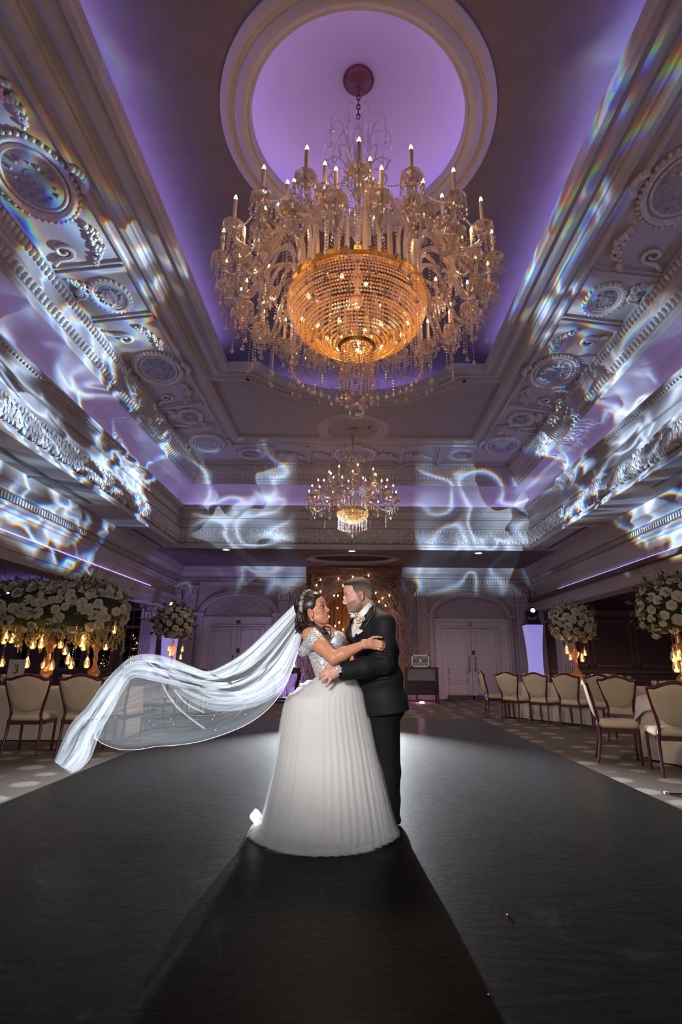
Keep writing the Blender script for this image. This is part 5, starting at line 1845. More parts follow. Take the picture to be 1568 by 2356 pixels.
# ================================================================ people: signed-distance modelling
class Field:
    def __init__(self, lo, hi, res):
        self.lo = np.array(lo, np.float32)
        self.res = res
        self.n = np.ceil((np.array(hi) - np.array(lo)) / res).astype(int) + 1
        self.D = np.full(self.n, 0.5, np.float32)
    def sub(self, lo, hi):
        a = np.clip(np.floor((np.array(lo) - self.lo) / self.res).astype(int), 0, self.n)
        b = np.clip(np.ceil((np.array(hi) - self.lo) / self.res).astype(int) + 1, 0, self.n)
        return a, b
    def pts(self, a, b):
        ax = [(self.lo[i] + self.res * np.arange(a[i], b[i])).astype(np.float32) for i in range(3)]
        return ax[0][:, None, None], ax[1][None, :, None], ax[2][None, None, :]
    def apply(self, fn, lo, hi, k, mode='add'):
        pad = k + 0.02
        a, b = self.sub(np.array(lo) - pad, np.array(hi) + pad)
        if np.any(b <= a):
            return
        x, y, z = self.pts(a, b)
        d = fn(x, y, z).astype(np.float32)
        sl = tuple(slice(a[i], b[i]) for i in range(3))
        D = self.D[sl]
        if mode == 'add':
            if k > 0:
                h = np.clip(0.5 + 0.5 * (D - d) / k, 0, 1)
                self.D[sl] = D + (d - D) * h - k * h * (1 - h)
            else:
                self.D[sl] = np.minimum(D, d)
        else:
            d = -d
            if k > 0:
                h = np.clip(0.5 - 0.5 * (D - d) / k, 0, 1)
                self.D[sl] = D + (d - D) * h + k * h * (1 - h)
            else:
                self.D[sl] = np.maximum(D, d)
    def cone(self, a, b, ra, rb, k=0.01, mode='add'):
        a, b = np.array(a, float), np.array(b, float)
        ab = b - a
        L2 = max(float(ab @ ab), 1e-9)
        def fn(x, y, z):
            px, py, pz = x - a[0], y - a[1], z - a[2]
            t = np.clip((px * ab[0] + py * ab[1] + pz * ab[2]) / L2, 0, 1)
            return np.sqrt((px - t * ab[0]) ** 2 + (py - t * ab[1]) ** 2 + (pz - t * ab[2]) ** 2) - (ra + (rb - ra) * t)
        r = max(ra, rb)
        self.apply(fn, np.minimum(a, b) - r, np.maximum(a, b) + r, k, mode)
    def chain(self, pts, rs, k=0.01, mode='add'):
        for i in range(len(pts) - 1):
            self.cone(pts[i], pts[i + 1], rs[i], rs[i + 1], k, mode)
    def ell(self, c, r, R=None, k=0.01, mode='add'):
        c, r = np.array(c, float), np.array(r, float)
        M = np.eye(3) if R is None else np.array(R)
        def fn(x, y, z):
            p = (x - c[0], y - c[1], z - c[2])
            q = [M[0][i] * p[0] + M[1][i] * p[1] + M[2][i] * p[2] for i in range(3)]
            k0 = np.sqrt(sum((q[i] / r[i]) ** 2 for i in range(3)))
            k1 = np.sqrt(sum((q[i] / (r[i] * r[i])) ** 2 for i in range(3))) + 1e-6
            return k0 * (k0 - 1) / k1
        m = float(r.max())
        self.apply(fn, c - m, c + m, k, mode)
    def plane_cut(self, p, n, k=0.004):
        """remove everything on the side the normal points to"""
        p, n = np.array(p, float), np.array(n, float)
        n = n / np.linalg.norm(n)
        x, y, z = self.pts([0, 0, 0], self.n)
        d = ((x - p[0]) * n[0] + (y - p[1]) * n[1] + (z - p[2]) * n[2]).astype(np.float32)
        h = np.clip(0.5 - 0.5 * (self.D - d) / k, 0, 1)
        self.D = self.D + (d - self.D) * h + k * h * (1 - h)
    def mesh(self, name, color=None, smooth_it=1, keep=False):
        D = self.D
        s = D < 0
        nx, ny, nz = D.shape
        cnt = np.zeros((nx - 1, ny - 1, nz - 1), np.int8)
        for i in (0, 1):
            for j in (0, 1):
                for k in (0, 1):
                    cnt += s[i:nx - 1 + i, j:ny - 1 + j, k:nz - 1 + k]
        act = np.argwhere((cnt > 0) & (cnt < 8))
        idx = np.full(cnt.shape, -1, np.int32)
        idx[tuple(act.T)] = np.arange(len(act))
        acc = np.zeros((len(act), 3))
        num = np.zeros(len(act))
        for ax in range(3):
            o = [a for a in range(3) if a != ax]
            for u in (0, 1):
                for v in (0, 1):
                    off = np.zeros(3, int)
                    off[o[0]], off[o[1]] = u, v
                    A = act + off
                    B = A.copy()
                    B[:, ax] += 1
                    da, db = D[tuple(A.T)], D[tuple(B.T)]
                    m = (da < 0) != (db < 0)
                    t = da[m] / (da[m] - db[m])
                    P = A[m].astype(float)
                    P[:, ax] += t
                    acc[m] += P
                    num[m] += 1
        V = acc / num[:, None] * self.res + self.lo
        faces = []
        for ax in range(3):
            o = [a for a in range(3) if a != ax]
            lo_ = [slice(None)] * 3
            hi_ = [slice(None)] * 3
            lo_[ax], hi_[ax] = slice(0, -1), slice(1, None)
            chg = s[tuple(lo_)] != s[tuple(hi_)]
            E = np.argwhere(chg)
            ok = np.all([(E[:, q] > 0) & (E[:, q] < D.shape[q] - 1) for q in o], axis=0)
            E = E[ok]
            sa = s[tuple(E.T)]
            q = []
            for u, v in ((0, 0), (1, 0), (1, 1), (0, 1)):
                C = E.copy()
                C[:, o[0]] -= u
                C[:, o[1]] -= v
                q.append(idx[tuple(C.T)])
            q = np.stack(q, 1)
            flip = sa if ax == 1 else ~sa
            q[flip] = q[flip][:, ::-1]
            faces.append(q)
        Fq = np.concatenate(faces)
        Fq = Fq[np.all(Fq >= 0, axis=1)]
        if keep:
            lab = np.arange(len(V))
            for _ in range(2000):
                m = lab[Fq].min(1)
                new = lab.copy()
                for q in range(4):
                    np.minimum.at(new, Fq[:, q], m)
                new = new[new]
                if np.array_equal(new, lab):
                    break
                lab = new
            ids, n_ = np.unique(lab, return_counts=True)
            sel = lab == ids[n_.argmax()]
            mp_ = np.cumsum(sel) - 1
            Fq = mp_[Fq[sel[Fq[:, 0]]]]
            V = V[sel]
        for _ in range(smooth_it):
            S_ = np.zeros_like(V)
            C_ = np.zeros(len(V))
            for a, b in ((0, 1), (1, 2), (2, 3), (3, 0)):
                np.add.at(S_, Fq[:, a], V[Fq[:, b]])
                np.add.at(C_, Fq[:, a], 1)
                np.add.at(S_, Fq[:, b], V[Fq[:, a]])
                np.add.at(C_, Fq[:, b], 1)
            V = 0.5 * V + 0.5 * S_ / np.maximum(C_, 1)[:, None]
        me = bpy.data.meshes.new(name)
        me.vertices.add(len(V))
        me.vertices.foreach_set('co', V.astype(np.float32).ravel())
        me.loops.add(len(Fq) * 4)
        me.loops.foreach_set('vertex_index', Fq.astype(np.int32).ravel())
        me.polygons.add(len(Fq))
        me.polygons.foreach_set('loop_start', np.arange(0, len(Fq) * 4, 4, dtype=np.int32))
        me.polygons.foreach_set('use_smooth', np.ones(len(Fq), bool))
        me.update(calc_edges=True)
        if color is not None:
            at_ = me.color_attributes.new('Col', 'FLOAT_COLOR', 'POINT')
            c = np.ones((len(V), 4), np.float32)
            c[:, :3] = color(V)
            at_.data.foreach_set('color', c.ravel())
        return me

class Frame:
    """head space: x forward, y to the person's left, z up"""
    def __init__(self, fwd, pitch, scale, anchor_local, anchor_world, roll=0.0):
        f = Vector((fwd[0], fwd[1], 0)).normalized()
        l = Vector((-f.y, f.x, 0))
        R = Matrix((f, l, Vector((0, 0, 1)))).transposed()
        R = R @ Matrix.Rotation(-pitch, 3, 'Y') @ Matrix.Rotation(roll, 3, 'X')
        self.R, self.s = R, scale
        self.o = Vector(anchor_world) - R @ (Vector(anchor_local) * scale)
        self.N = np.array([[R[i][j] for j in range(3)] for i in range(3)])
    def w(self, p):
        return self.o + self.R @ (Vector(p) * self.s)
    def local(self, V):
        return (V - np.array(self.o)) @ self.N / self.s

def head_shape(F, H, female):
    s = H.s
    def E(c, r, k, mode='add'): F.ell(H.w(c), [q * s for q in r], H.N, k * s, mode)
    def Cn(a, b, ra, rb, k, mode='add'): F.cone(H.w(a), H.w(b), ra * s, rb * s, k * s, mode)
    E((-.010, 0, .026), (.097, .075, .086), .02)
    E((.027, 0, -.033), (.061, .053 if female else .056, .076 if female else .080), .03)
    E((.045, 0, .045), (.050, .058, .050), .03)
    if not female:
        E((.02, 0, -.05), (.066, .060, .066), .02)
    for e in (-1, 1):
        Cn((-.004, e * .050, -.055), (.062, e * .020, -.100), .020, .014 if female else .020, .03)
        E((.056, e * .041, -.028), (.029, .020, .020), .025)
        E((.056, e * .028, -.064), (.027, .020, .024), .02)
        Cn((.078, e * .046, .016), (.090, e * .012, .017), .009, .009 if female else .012, .014)
    E((.077 if female else .082, 0, -.096 if female else -.100), (.019, .019 if female else .026, .015 if female else .018), .02)
    E((.080, 0, -.058), (.018, .026, .024), .015)
    for e in (-1, 1):
        E((.103, e * .032, -.001), (.020, .020, .012), .012, 'sub')
    Cn((.087, 0, .010), (.110 if female else .112, 0, -.032), .0075, .0095 if female else .011, .012)
    E((.113 if female else .115, 0, -.034), (.009, .010, .008), .006)
    for e in (-1, 1):
        E((.101, e * .012, -.039), (.011, .0075, .0075), .006)
        E((.105, e * .007, -.046), (.004, .0035, .003), .002, 'sub')
        F.ell(H.w((.0795, e * .032, -.002)), [.0125 * s] * 3, None, .002 * s)
        Cn((.0865, e * .043, .0025), (.0918, e * .022, .0050), .0040, .0040, .003)
        Cn((.0855, e * .043, -.0080), (.0905, e * .022, -.0078), .0030, .0030, .004)
    fl = .0068 if female else .0048
    for e in (-1, 1):
        Cn((.0975, e * .006, -.064), (.083, e * .023, -.070), fl * .85, .0028, .004)
        Cn((.0965, 0, -.0755), (.083, e * .022, -.0715), fl, .0028, .004)
        Cn((.104, e * .002, -.0695), (.088, e * .022, -.0708), .0018, .0014, .0015, 'sub')
        # ears
        c = Vector((.006 if female else -.004, e * .075, -.028))
        pts = [c + Vector((.0135 * math.cos(a) * 1.0 - .008 * math.sin(a) * .5, e * (.006 + .008 * (1 - math.cos(a)) * .5), .027 * math.sin(a))) for a in [2 * PI * q / 14 for q in range(14)]]
        for q in range(14):
            r_ = .0052
            Cn(pts[q], pts[(q + 1) % 14], r_, r_, .003)
        E(c + Vector((-.002, e * .002, 0)), (.013, .005, .025), .006)
        Cn(c + Vector((.004, e * .006, .012)), c + Vector((-.006, e * .007, -.008)), .004, .0035, .003)
        E(c + Vector((.007, e * .006, -.021)), (.007, .006, .009), .004)
        E(c + Vector((.006, e * .010, -.006)), (.006, .006, .009), .003, 'sub')

def face_paint(L, base, female, rngseed=0):
    """vertex colours in head space"""
    C = np.tile(np.array(base, np.float32), (len(L), 1))
    x, y, z = L[:, 0], L[:, 1], L[:, 2]
    ay = np.abs(y)
    def blend(m, col, a=1.0):
        m = (np.clip(m, 0, 1) * a)[:, None]
        C[:] = C * (1 - m) + np.array(col) * m
    inh = (np.abs(z) < .2) & (np.abs(x) < .2) & (ay < .12)
    g = lambda cx, cy, cz, sx, sy, sz: np.exp(-(((x - cx) / sx) ** 2 + ((ay - cy) / sy) ** 2 + ((z - cz) / sz) ** 2)) * inh
    blend(g(.07, .045, -.03, .03, .02, .02), np.array(base) * [1.08, .82, .82], .6)
    blend(g(.112, 0, -.034, .014, .014, .012), np.array(base) * [1.05, .82, .82], .6)
    blend(g(.0, .085, -.028, .025, .015, .035), np.array(base) * [1.1, .72, .72], .7 if not female else .3)
    # lips
    lip = np.exp(-((z + .0695) / (.0095 if female else .0075)) ** 4) * np.exp(-(ay / .021) ** 4) * (x > .082) * inh
    blend(lip, (.40, .12, .12) if female else (.42, .17, .15), .85)
    # brows
    bz = (.0235 if female else .0195) + (.006 if female else .003) * np.sin(np.clip((ay - .010) / .04, 0, 1) * 2.4)
    brow = np.exp(-((z - bz) / (.0036 if female else .0044)) ** 2) * (ay > .010) * (ay < .050) * (x > .06) * inh
    blend(brow, (.035, .020, .014), .9)
    # eyes
    ex, ey, ez = .0795, .032, -.002
    de = np.sqrt((x - ex) ** 2 + (ay - ey) ** 2 + (z - ez) ** 2)
    eye = (de < .0136) * (x > ex + .003) * (z < .0030) * (z > -.0075) * inh
    blend(eye.astype(float), (.17, .14, .125) if female else (.24, .20, .18), 1)
    di = np.sqrt((ay - ey + .001) ** 2 + (z - ez - .0005) ** 2)
    blend((eye & (di < .0072)).astype(float), (.035, .018, .010), 1)
    lash = np.exp(-((z - .0045) / (.0038 if female else .0028)) ** 2) * (ay > .017) * (ay < .050) * (x > .07) * inh
    blend(lash, (.02, .012, .010), .9 if female else .6)
    if female:
        blend(g(.09, .034, .006, .02, .017, .009), (.07, .035, .028), .75)
        blend(np.exp(-((z + .0095) / .0022) ** 2) * (ay > .02) * (ay < .046) * (x > .07) * inh, (.05, .03, .025), .6)
    else:
        rs = np.random.RandomState(1)
        nz = 0.75 + 0.5 * rs.rand(len(L))
        st = np.clip((-.038 - z + .25 * np.clip(.055 - x, 0, .05)) / .012, 0, 1) * np.clip((x + .012) / .02, 0, 1) * (z > -.135) * inh
        st = st * (1 - lip) * np.clip(1 - np.exp(-((x - .1) ** 2 + (z + .045) ** 2 + y ** 2) / .0001), 0, 1)
        side = np.clip((x + .012) / .012, 0, 1) * np.clip((.030 - x) / .012, 0, 1) * (z < .02) * (z > -.09) * (ay > .045) * inh
        blend(np.clip(np.maximum(st, side * .8), 0, 1) * nz, (.12, .088, .072), .74)
    return C

SKINB = mat('skin_bride', (0.5, 0.3, 0.2), 0.45, attr='Col', spec=0.35)
SKINB.node_tree.nodes['Principled BSDF'].inputs['Subsurface Weight'].default_value = 0.06
SKINB.node_tree.nodes['Principled BSDF'].inputs['Subsurface Radius'].default_value = (0.01, 0.004, 0.002)
HAIRM = mat('brown_hair', (0.020, 0.011, 0.008), 0.38, var=0.5, vscale=40, spec=0.4)
HAIRH = mat('brown_hair_light', (0.085, 0.045, 0.025), 0.38, var=0.4, vscale=40, spec=0.4)
DIAM = mat('diamonds', (0.92, 0.94, 0.98), 0.10, 0.6)
BY, GY = 4.15, 4.20
def B(px, py, Y=BY): return at(px, py, Y=Y)
def arr(v): return np.array(v, float)

# ---------------------------------------------------------------- hands
def hand(F, wrist, wr, palm_pts, fingers, r=0.0085):
    """palm_pts: list of (point, radius); fingers: list of point lists"""
    prev, pr = wrist, wr
    for p, q in palm_pts:
        F.cone(prev, p, pr, q, 0.012)
    for f in fingers:
        n = len(f)
        for i in range(n - 1):
            ra = r * (1.12 - 0.12 * i)
            F.cone(f[i], f[i + 1], ra, r * (1.12 - 0.12 * (i + 1)), 0.004 if i else 0.008)

# ---------------------------------------------------------------- bride
HB = Frame((math.cos(math.radians(18)), -math.sin(math.radians(18))), math.radians(15), 1.06, (.119, 0, -.034), B(757.5, 1404, 4.10))
tor = Matrix.Rotation(math.radians(-22), 3, 'Z')
torN = np.array([[tor[i][j] for j in range(3)] for i in range(3)])
lean = Matrix.Rotation(math.radians(-22), 3, 'Z') @ Matrix.Rotation(math.radians(-14), 3, 'Y')
leanN = np.array([[lean[i][j] for j in range(3)] for i in range(3)])
shR, elR, wrR = B(712, 1461, 3.985), B(767, 1514, 3.86), B(838, 1482, 3.865)
shL, elL, wrL = B(752, 1452, 4.33), B(812, 1500, 4.46), B(868, 1462, 4.50)
def bride_torso(F, g, bust=True):
    F.ell(B(741, 1488), (.105 + g, .145 + g, .125 + g), leanN, .03)
    F.ell(B(752, 1525), (.098 + g, .128 + g, .110 + g), leanN, .04)
    F.ell(B(764, 1556), (.100 + g, .128 + g, .085 + g), torN, .04)
    F.ell(B(772, 1578), (.115 + g, .150 + g, .080 + g), torN, .04)
    if bust:
        F.ell(B(770, 1476, 4.08), (.060 + g, .064 + g, .062 + g), leanN, .03)
        F.ell(B(776, 1473, 4.20), (.060 + g, .064 + g, .062 + g), leanN, .03)
F = Field(B(680, 1340, 3.74) - Vector((0.02, 0, 0.72)), B(905, 1340, 4.60) + Vector((0, 0, 0.02)), 0.0027)
F = Field((min(B(676, 1400).x, -0.5), 3.76, B(700, 1600).z - 0.02), (B(900, 1400).x, 4.60, B(720, 1352).z + 0.02), 0.0027)
head_shape(F, HB, True)
nb_ = B(732, 1452, 4.17)
F.cone(HB.w((-.022, 0, -.075)), nb_, .050, .056, .03)
F.ell(B(733, 1466, 4.16), (.070, .150, .052), leanN, .035)
F.cone(nb_, shR + Vector((.01, .02, -.005)), .040, .045, .04)
F.cone(nb_, shL + Vector((0, -.02, -.005)), .040, .045, .04)
bride_torso(F, 0.0)
F.chain([shR, shR.lerp(elR, .5), elR, elR.lerp(wrR, .3), wrR], [.057, .054, .043, .045, .0265], .02)
F.chain([shL, elL, wrL], [.052, .042, .027], .02)
# right hand resting on his sleeve
yh = 3.862
hand(F, wrR, .0265, [(B(852, 1476, yh), .022), (B(853, 1483, yh), .022), (B(865, 1475, yh + .004), .0125), (B(865, 1482, yh), .0125), (B(864, 1487, yh + .002), .012), (B(862, 1491, yh + .006), .011)],
     [[B(866, 1475, yh + .002), B(877, 1476.5, yh - .004), B(883, 1480, yh + .014), B(886, 1484, yh + .034)],
      [B(866, 1480.5, yh - .004), B(878, 1483, yh - .010), B(884.5, 1486.5, yh + .012), B(886, 1489, yh + .034)],
      [B(865, 1486, yh - .002), B(876, 1488.5, yh - .008), B(882.5, 1491, yh + .012), B(884.5, 1493, yh + .032)],
      [B(862.5, 1491, yh + .004), B(872, 1494, yh + .000), B(878, 1495.5, yh + .012), B(880.5, 1496, yh + .026)],
      [B(848, 1472, yh), B(858, 1466, yh - .006), B(868, 1465.5, yh - .004), B(877, 1466.5, yh + .004)]], .0082)
BSK = (0.50, 0.235, 0.135)
def bride_color(V):
    C = face_paint(HB.local(V), BSK, True)
    for p in (B(886, 1484, yh + .034), B(886, 1489, yh + .034), B(884.5, 1493, yh + .032), B(880.5, 1496, yh + .026), B(878, 1466.5, yh + .000)):
        m = np.clip(1.4 - np.linalg.norm(V - np.array(p), axis=1) / .0065, 0, 1)[:, None]
        C = C * (1 - m) + np.array((.80, .72, .70)) * m
    return C
bride = thing('person', 'woman in a white ball gown with a long flying veil, one arm around a man', 'person', (B(745, 1930).x, 4.25, 0.012))
BO = Vector(bride.location)
def child(name, me, m, root):
    o = put(name, me, m, root)
    o.location = -Vector(root.location)
    return o
child('body', F.mesh('body', bride_color, 1), SKINB, bride)
# eyes get a wet highlight from the skin gloss; hair
F = Field(HB.w((0, 0, 0)) - Vector((.22, .2, .22)), HB.w((0, 0, 0)) + Vector((.2, .2, .2)), 0.0035)
def HE(c, r, k=.02, mode='add'): F.ell(HB.w(c), [q * HB.s for q in r], HB.N, k, mode)
HE((-.030, 0, .040), (.108, .086, .092))
HE((-.008, 0, .044), (.098, .0805, .084))
HE((-.065, 0, .072), (.062, .066, .058))
HE((-.075, 0, -.02), (.055, .076, .075))
HE((.030, 0, .085), (.050, .062, .034), .03)
def hair_cut(x, y, z):
    V = np.stack(np.broadcast_arrays(x, y, z), -1).reshape(-1, 3)
    L = HB.local(V)
    line = np.interp(L[:, 2], [-.03, -.012, .03, .06, .09, .2], [.026, .036, .068, .083, .091, .10])
    line = np.where(L[:, 2] < -.012, -.020 + (L[:, 2] + .012) * 0.2, line)
    d = (line - L[:, 0]) * HB.s * 0.8
    return d.reshape(np.broadcast(x, y, z).shape)
F.apply(hair_cut, F.lo, F.lo + F.n * F.res, .008, 'sub')
hair = child('hair', F.mesh('hair', None, 2), HAIRM, bride)
rh = random.Random(4)
lo_, hi_ = MB(), MB()
def lock(mb, pts, r0, wave, ph, n=9):
    sp = spline(pts, n)
    N_ = len(sp)
    out = []
    for i, p in enumerate(sp):
        u = i / (N_ - 1)
        a = u * 13 + ph
        out.append(p + Vector((math.cos(a), math.sin(a), 0.3 * math.sin(a))) * wave * u)
    mb.tube(out, lambda u: r0 * (1 - 0.75 * u ** 2) + 0.0015, 6)
for k in range(95):
    a = rh.uniform(-1.55, 1.55)
    st = HB.w((-.045 - .055 * math.cos(a), .078 * math.sin(a), rh.uniform(-.01, .05)))
    mid = HB.w((-.080 - .045 * math.cos(a) + rh.uniform(-.015, .015), .085 * math.sin(a), -.075 + rh.uniform(-.02, .02)))
    nearside = math.sin(a) < 0
    e = B(rh.uniform(684, 716), rh.uniform(1436, 1458), BY + .085 * math.sin(a) - (0.03 if nearside else 0))
    lock(hi_ if k % 4 == 0 else lo_, [st, mid, mid.lerp(e, .5) + Vector((rh.uniform(-.015, .015), 0, 0)), e], rh.uniform(.006, .012), .014, rh.uniform(0, 6))
for k in range(40):      # hair swept over the near shoulder
    st = HB.w((-.052 + rh.uniform(-.02, .012), -.080, rh.uniform(-.06, .0)))
    e = B(rh.uniform(738, 757), rh.uniform(1450, 1466), 4.00 + rh.uniform(-.02, .02))
    m1 = B(rh.uniform(706, 722), rh.uniform(1434, 1443), 4.01)
    m2 = B(rh.uniform(728, 742), rh.uniform(1444, 1452), 3.99)
    lock(hi_ if k % 4 == 0 else lo_, [st, m1, m2, e], rh.uniform(.005, .009), .012, rh.uniform(0, 6))
lock(lo_, [B(738, 1448, 3.98), B(740, 1462, 3.97), B(748, 1468, 3.96), B(760, 1462, 3.965), B(760, 1452, 3.97), B(752, 1450, 3.97)], .0045, .0, 0)
lock(lo_, [B(736, 1446, 3.98), B(737, 1464, 3.97), B(746, 1472, 3.96), B(757, 1469, 3.965), B(762, 1460, 3.97)], .004, .0, 0)
lock(lo_, [B(742, 1444, 3.99), B(750, 1441, 3.98), B(758, 1444, 3.98), B(760, 1450, 3.98)], .006, .0, 0)
for k in range(44):      # combed strands following the crown
    y0 = -.082 + .164 * k / 43
    sq = math.sqrt(max(0, 1 - (y0 / .089) ** 2))
    t0 = .50 + rh.uniform(-.08, .08)
    pp = [HB.w((-.020 + .113 * sq * math.cos(t0 + 2.4 * q / 7), y0 * 1.03, .040 + .0985 * sq * math.sin(t0 + 2.4 * q / 7) + .003)) for q in range(8)]
    lock(hi_ if k % 5 == 0 else lo_, pp, .0036, .002, k, 4)
ho = lo_.build('hair_locks', HAIRM, bride, smooth=True)
ho.location = -BO
ho = hi_.build('hair_highlights', HAIRH, bride, smooth=True)
ho.location = -BO
# tiara
ti = MB()
tp = spline([HB.w((-.058, -.090, .005)), HB.w((-.048, -.089, .050)), HB.w((-.030, -.070, .098)), HB.w((-.010, -.035, .130)), HB.w((0, 0, .138)), HB.w((-.010, .035, .130)), HB.w((-.03, .070, .098)), HB.w((-.058, .09, .02))], 12)
ti.tube(tp, .0025, 5)
for k in range(420):
    i = rh.randrange(len(tp))
    p = tp[i] + Vector((rh.uniform(-.017, .017), rh.uniform(-.014, .004), rh.uniform(-.014, .019)))
    ti.octa(p, rh.uniform(.0016, .0040), None, None, 5)
for i in range(4, len(tp), 9):
    for q in range(6):
        a = 2 * PI * q / 6
        ti.octa(tp[i] + Vector((.011 * math.cos(a), -.006, .011 * math.sin(a))), .0045, .006)
    ti.octa(tp[i] + Vector((0, -.008, 0)), .006)
o = ti.build('tiara', DIAM, bride)
o.location = -BO
er = MB()
ec = HB.w((.012, -.094, -.064))
er.octa(ec, .0055, .007, None, 6)
for q in range(9):
    a = 2 * PI * q / 9
    er.octa(ec + Vector((.0075 * math.cos(a), -.001, -.022 + .009 * math.sin(a))), .0042, .005)
er.octa(ec + Vector((0, -.002, -.022)), .006, .007)
o = er.build('earring', DIAM, bride)
o.location = -BO
br_ = MB()
ax_ = (wrR - elR).normalized()
wb = elR.lerp(wrR, .985)
s1 = ax_.cross(Vector((0, 1, 0))).normalized()
s2 = ax_.cross(s1)
for q in range(22):
    a = 2 * PI * q / 22
    br_.octa(wb + s1 * (.033 * math.cos(a)) + s2 * (.033 * math.sin(a)), .0048, .0055)
o = br_.build('bracelet', DIAM, bride)
o.location = -BO

# bodice of silver lace
def lace_mat():
    m = mat('silver_lace', (0.62, 0.63, 0.66), 0.35)
    N, L = m.node_tree.nodes, m.node_tree.links
    b = N['Principled BSDF']
    tc = N.new('ShaderNodeTexCoord')
    v = N.new('ShaderNodeTexVoronoi')
    v.feature = 'DISTANCE_TO_EDGE'
    v.inputs['Scale'].default_value = 78
    nz = N.new('ShaderNodeTexNoise')
    nz.inputs['Scale'].default_value = 26
    L.new(tc.outputs['Object'], nz.inputs['Vector'])
    ma = N.new('ShaderNodeVectorMath')
    ma.operation = 'MULTIPLY_ADD'
    L.new(nz.outputs['Color'], ma.inputs[0])
    ma.inputs[1].default_value = (.05, .05, .05)
    L.new(tc.outputs['Object'], ma.inputs[2])
    L.new(ma.outputs[0], v.inputs['Vector'])
    rp = N.new('ShaderNodeValToRGB')
    rp.color_ramp.elements[0].position = .02
    rp.color_ramp.elements[0].color = (.78, .79, .82, 1)
    rp.color_ramp.elements[1].position = .20
    rp.color_ramp.elements[1].color = (.26, .24, .25, 1)
    L.new(v.outputs['Distance'], rp.inputs[0])
    L.new(rp.outputs[0], b.inputs['Base Color'])
    b.inputs['Metallic'].default_value = .25
    bp = N.new('ShaderNodeBump')
    bp.invert = True
    bp.inputs['Strength'].default_value = .8
    bp.inputs['Distance'].default_value = .004
    L.new(v.outputs['Distance'], bp.inputs['Height'])
    L.new(bp.outputs[0], b.inputs['Normal'])
    return m
LACE = lace_mat()
F = Field((B(686, 1500).x, 3.9, B(700, 1590).z), (B(806, 1500).x, 4.42, B(720, 1425).z), 0.0034)
bride_torso(F, 0.007)
F.ell(B(733, 1466, 4.16), (.075, .152, .050), leanN, .03)
pA, pB = B(768, 1444), B(698, 1482)
dn_ = (pA - pB).normalized()
nrm = Vector((-dn_.z, 0, dn_.x))
nrm = nrm if nrm.z > 0 else -nrm
F.plane_cut(pA, nrm, .004)
bod = child('bodice', F.mesh('bodice', None, 1, True), LACE, bride)
F = Field((shR.x - .12, 3.86, shR.z - .16), (shR.x + .18, 4.10, shR.z + .10), 0.003)
u_ = (elR - shR).normalized()
F.cone(shR + u_ * .00, shR + u_ * .085, .066, .062, .01)
F.cone(shR + u_ * .05, B(696, 1499, 4.02), .05, .035, .03)
F.plane_cut(shR + u_ * .105, u_, .004)
F.plane_cut(shR + u_ * .005 + Vector((0, 0, .022)), Vector((-.75, -.1, .55)), .004)
child('lace_sleeve', F.mesh('lace_sleeve', None, 1, True), LACE, bride)
# sequins scattered over the bodice and sleeve
from mathutils.bvhtree import BVHTree
def bvh_of(o):
    dg_ = bpy.context.evaluated_depsgraph_get()
    me = o.data
    return BVHTree.FromPolygons([tuple(v.co) for v in me.vertices], [tuple(p.vertices) for p in me.polygons])
def sequins(o, n, root, seed, r=(.0012, .0024)):
    rs = random.Random(seed)
    mb = MB()
    P = o.data.polygons
    for _ in range(n):
        p = P[rs.randrange(len(P))]
        mb.octa(p.center + p.normal * .002, rs.uniform(*r))
    q = mb.build('sequins', DIAM, root)
    q.location = -Vector(root.location)
    return tag(q, 'tiny glittering sequins', kind='stuff')
sequins(bod, 3800, bride, 5)
sequins([c for c in bride.children if c.name.startswith('lace_sleeve')][0], 700, bride, 6)

# skirt
def tulle_mat(name, alpha, col=(0.80, 0.80, 0.80), transl=0.45, streak=0.0):
    m = bpy.data.materials.new(name)
    m.use_nodes = True
    N, L = m.node_tree.nodes, m.node_tree.links
    N.remove(N['Principled BSDF'])
    out = N['Material Output']
    df, tl, tr = N.new('ShaderNodeBsdfDiffuse'), N.new('ShaderNodeBsdfTranslucent'), N.new('ShaderNodeBsdfTransparent')
    df.inputs[0].default_value = (*col, 1)
    tl.inputs[0].default_value = (*col, 1)
    m1, m2 = N.new('ShaderNodeMixShader'), N.new('ShaderNodeMixShader')
    m1.inputs[0].default_value = transl
    L.new(df.outputs[0], m1.inputs[1])
    L.new(tl.outputs[0], m1.inputs[2])
    m2.inputs[0].default_value = alpha
    L.new(tr.outputs[0], m2.inputs[1])
    L.new(m1.outputs[0], m2.inputs[2])
    if streak > 0:
        tc = N.new('ShaderNodeTexCoord')
        mp = N.new('ShaderNodeMapping')
        mp.inputs['Scale'].default_value = (3, 70, 1)
        L.new(tc.outputs['UV'], mp.inputs[0])
        nz = N.new('ShaderNodeTexNoise')
        nz.inputs['Scale'].default_value = 1.0
        nz.inputs['Detail'].default_value = 5
        L.new(mp.outputs[0], nz.inputs['Vector'])
        mr = N.new('ShaderNodeMapRange')
        mr.inputs['From Min'].default_value = .35
        mr.inputs['From Max'].default_value = .68
        mr.inputs['To Min'].default_value = alpha * (1 - streak)
        mr.inputs['To Max'].default_value = min(1, alpha * (1 + streak))
        L.new(nz.outputs['Fac'], mr.inputs['Value'])
        L.new(mr.outputs[0], m2.inputs[0])
    L.new(m2.outputs[0], out.inputs['Surface'])
    return m
SATIN = tulle_mat('skirt_satin', 1.0, (0.72, 0.715, 0.71), 0.22)
TULLE = tulle_mat('skirt_tulle', 0.30, (0.85, 0.85, 0.85), 0.4)
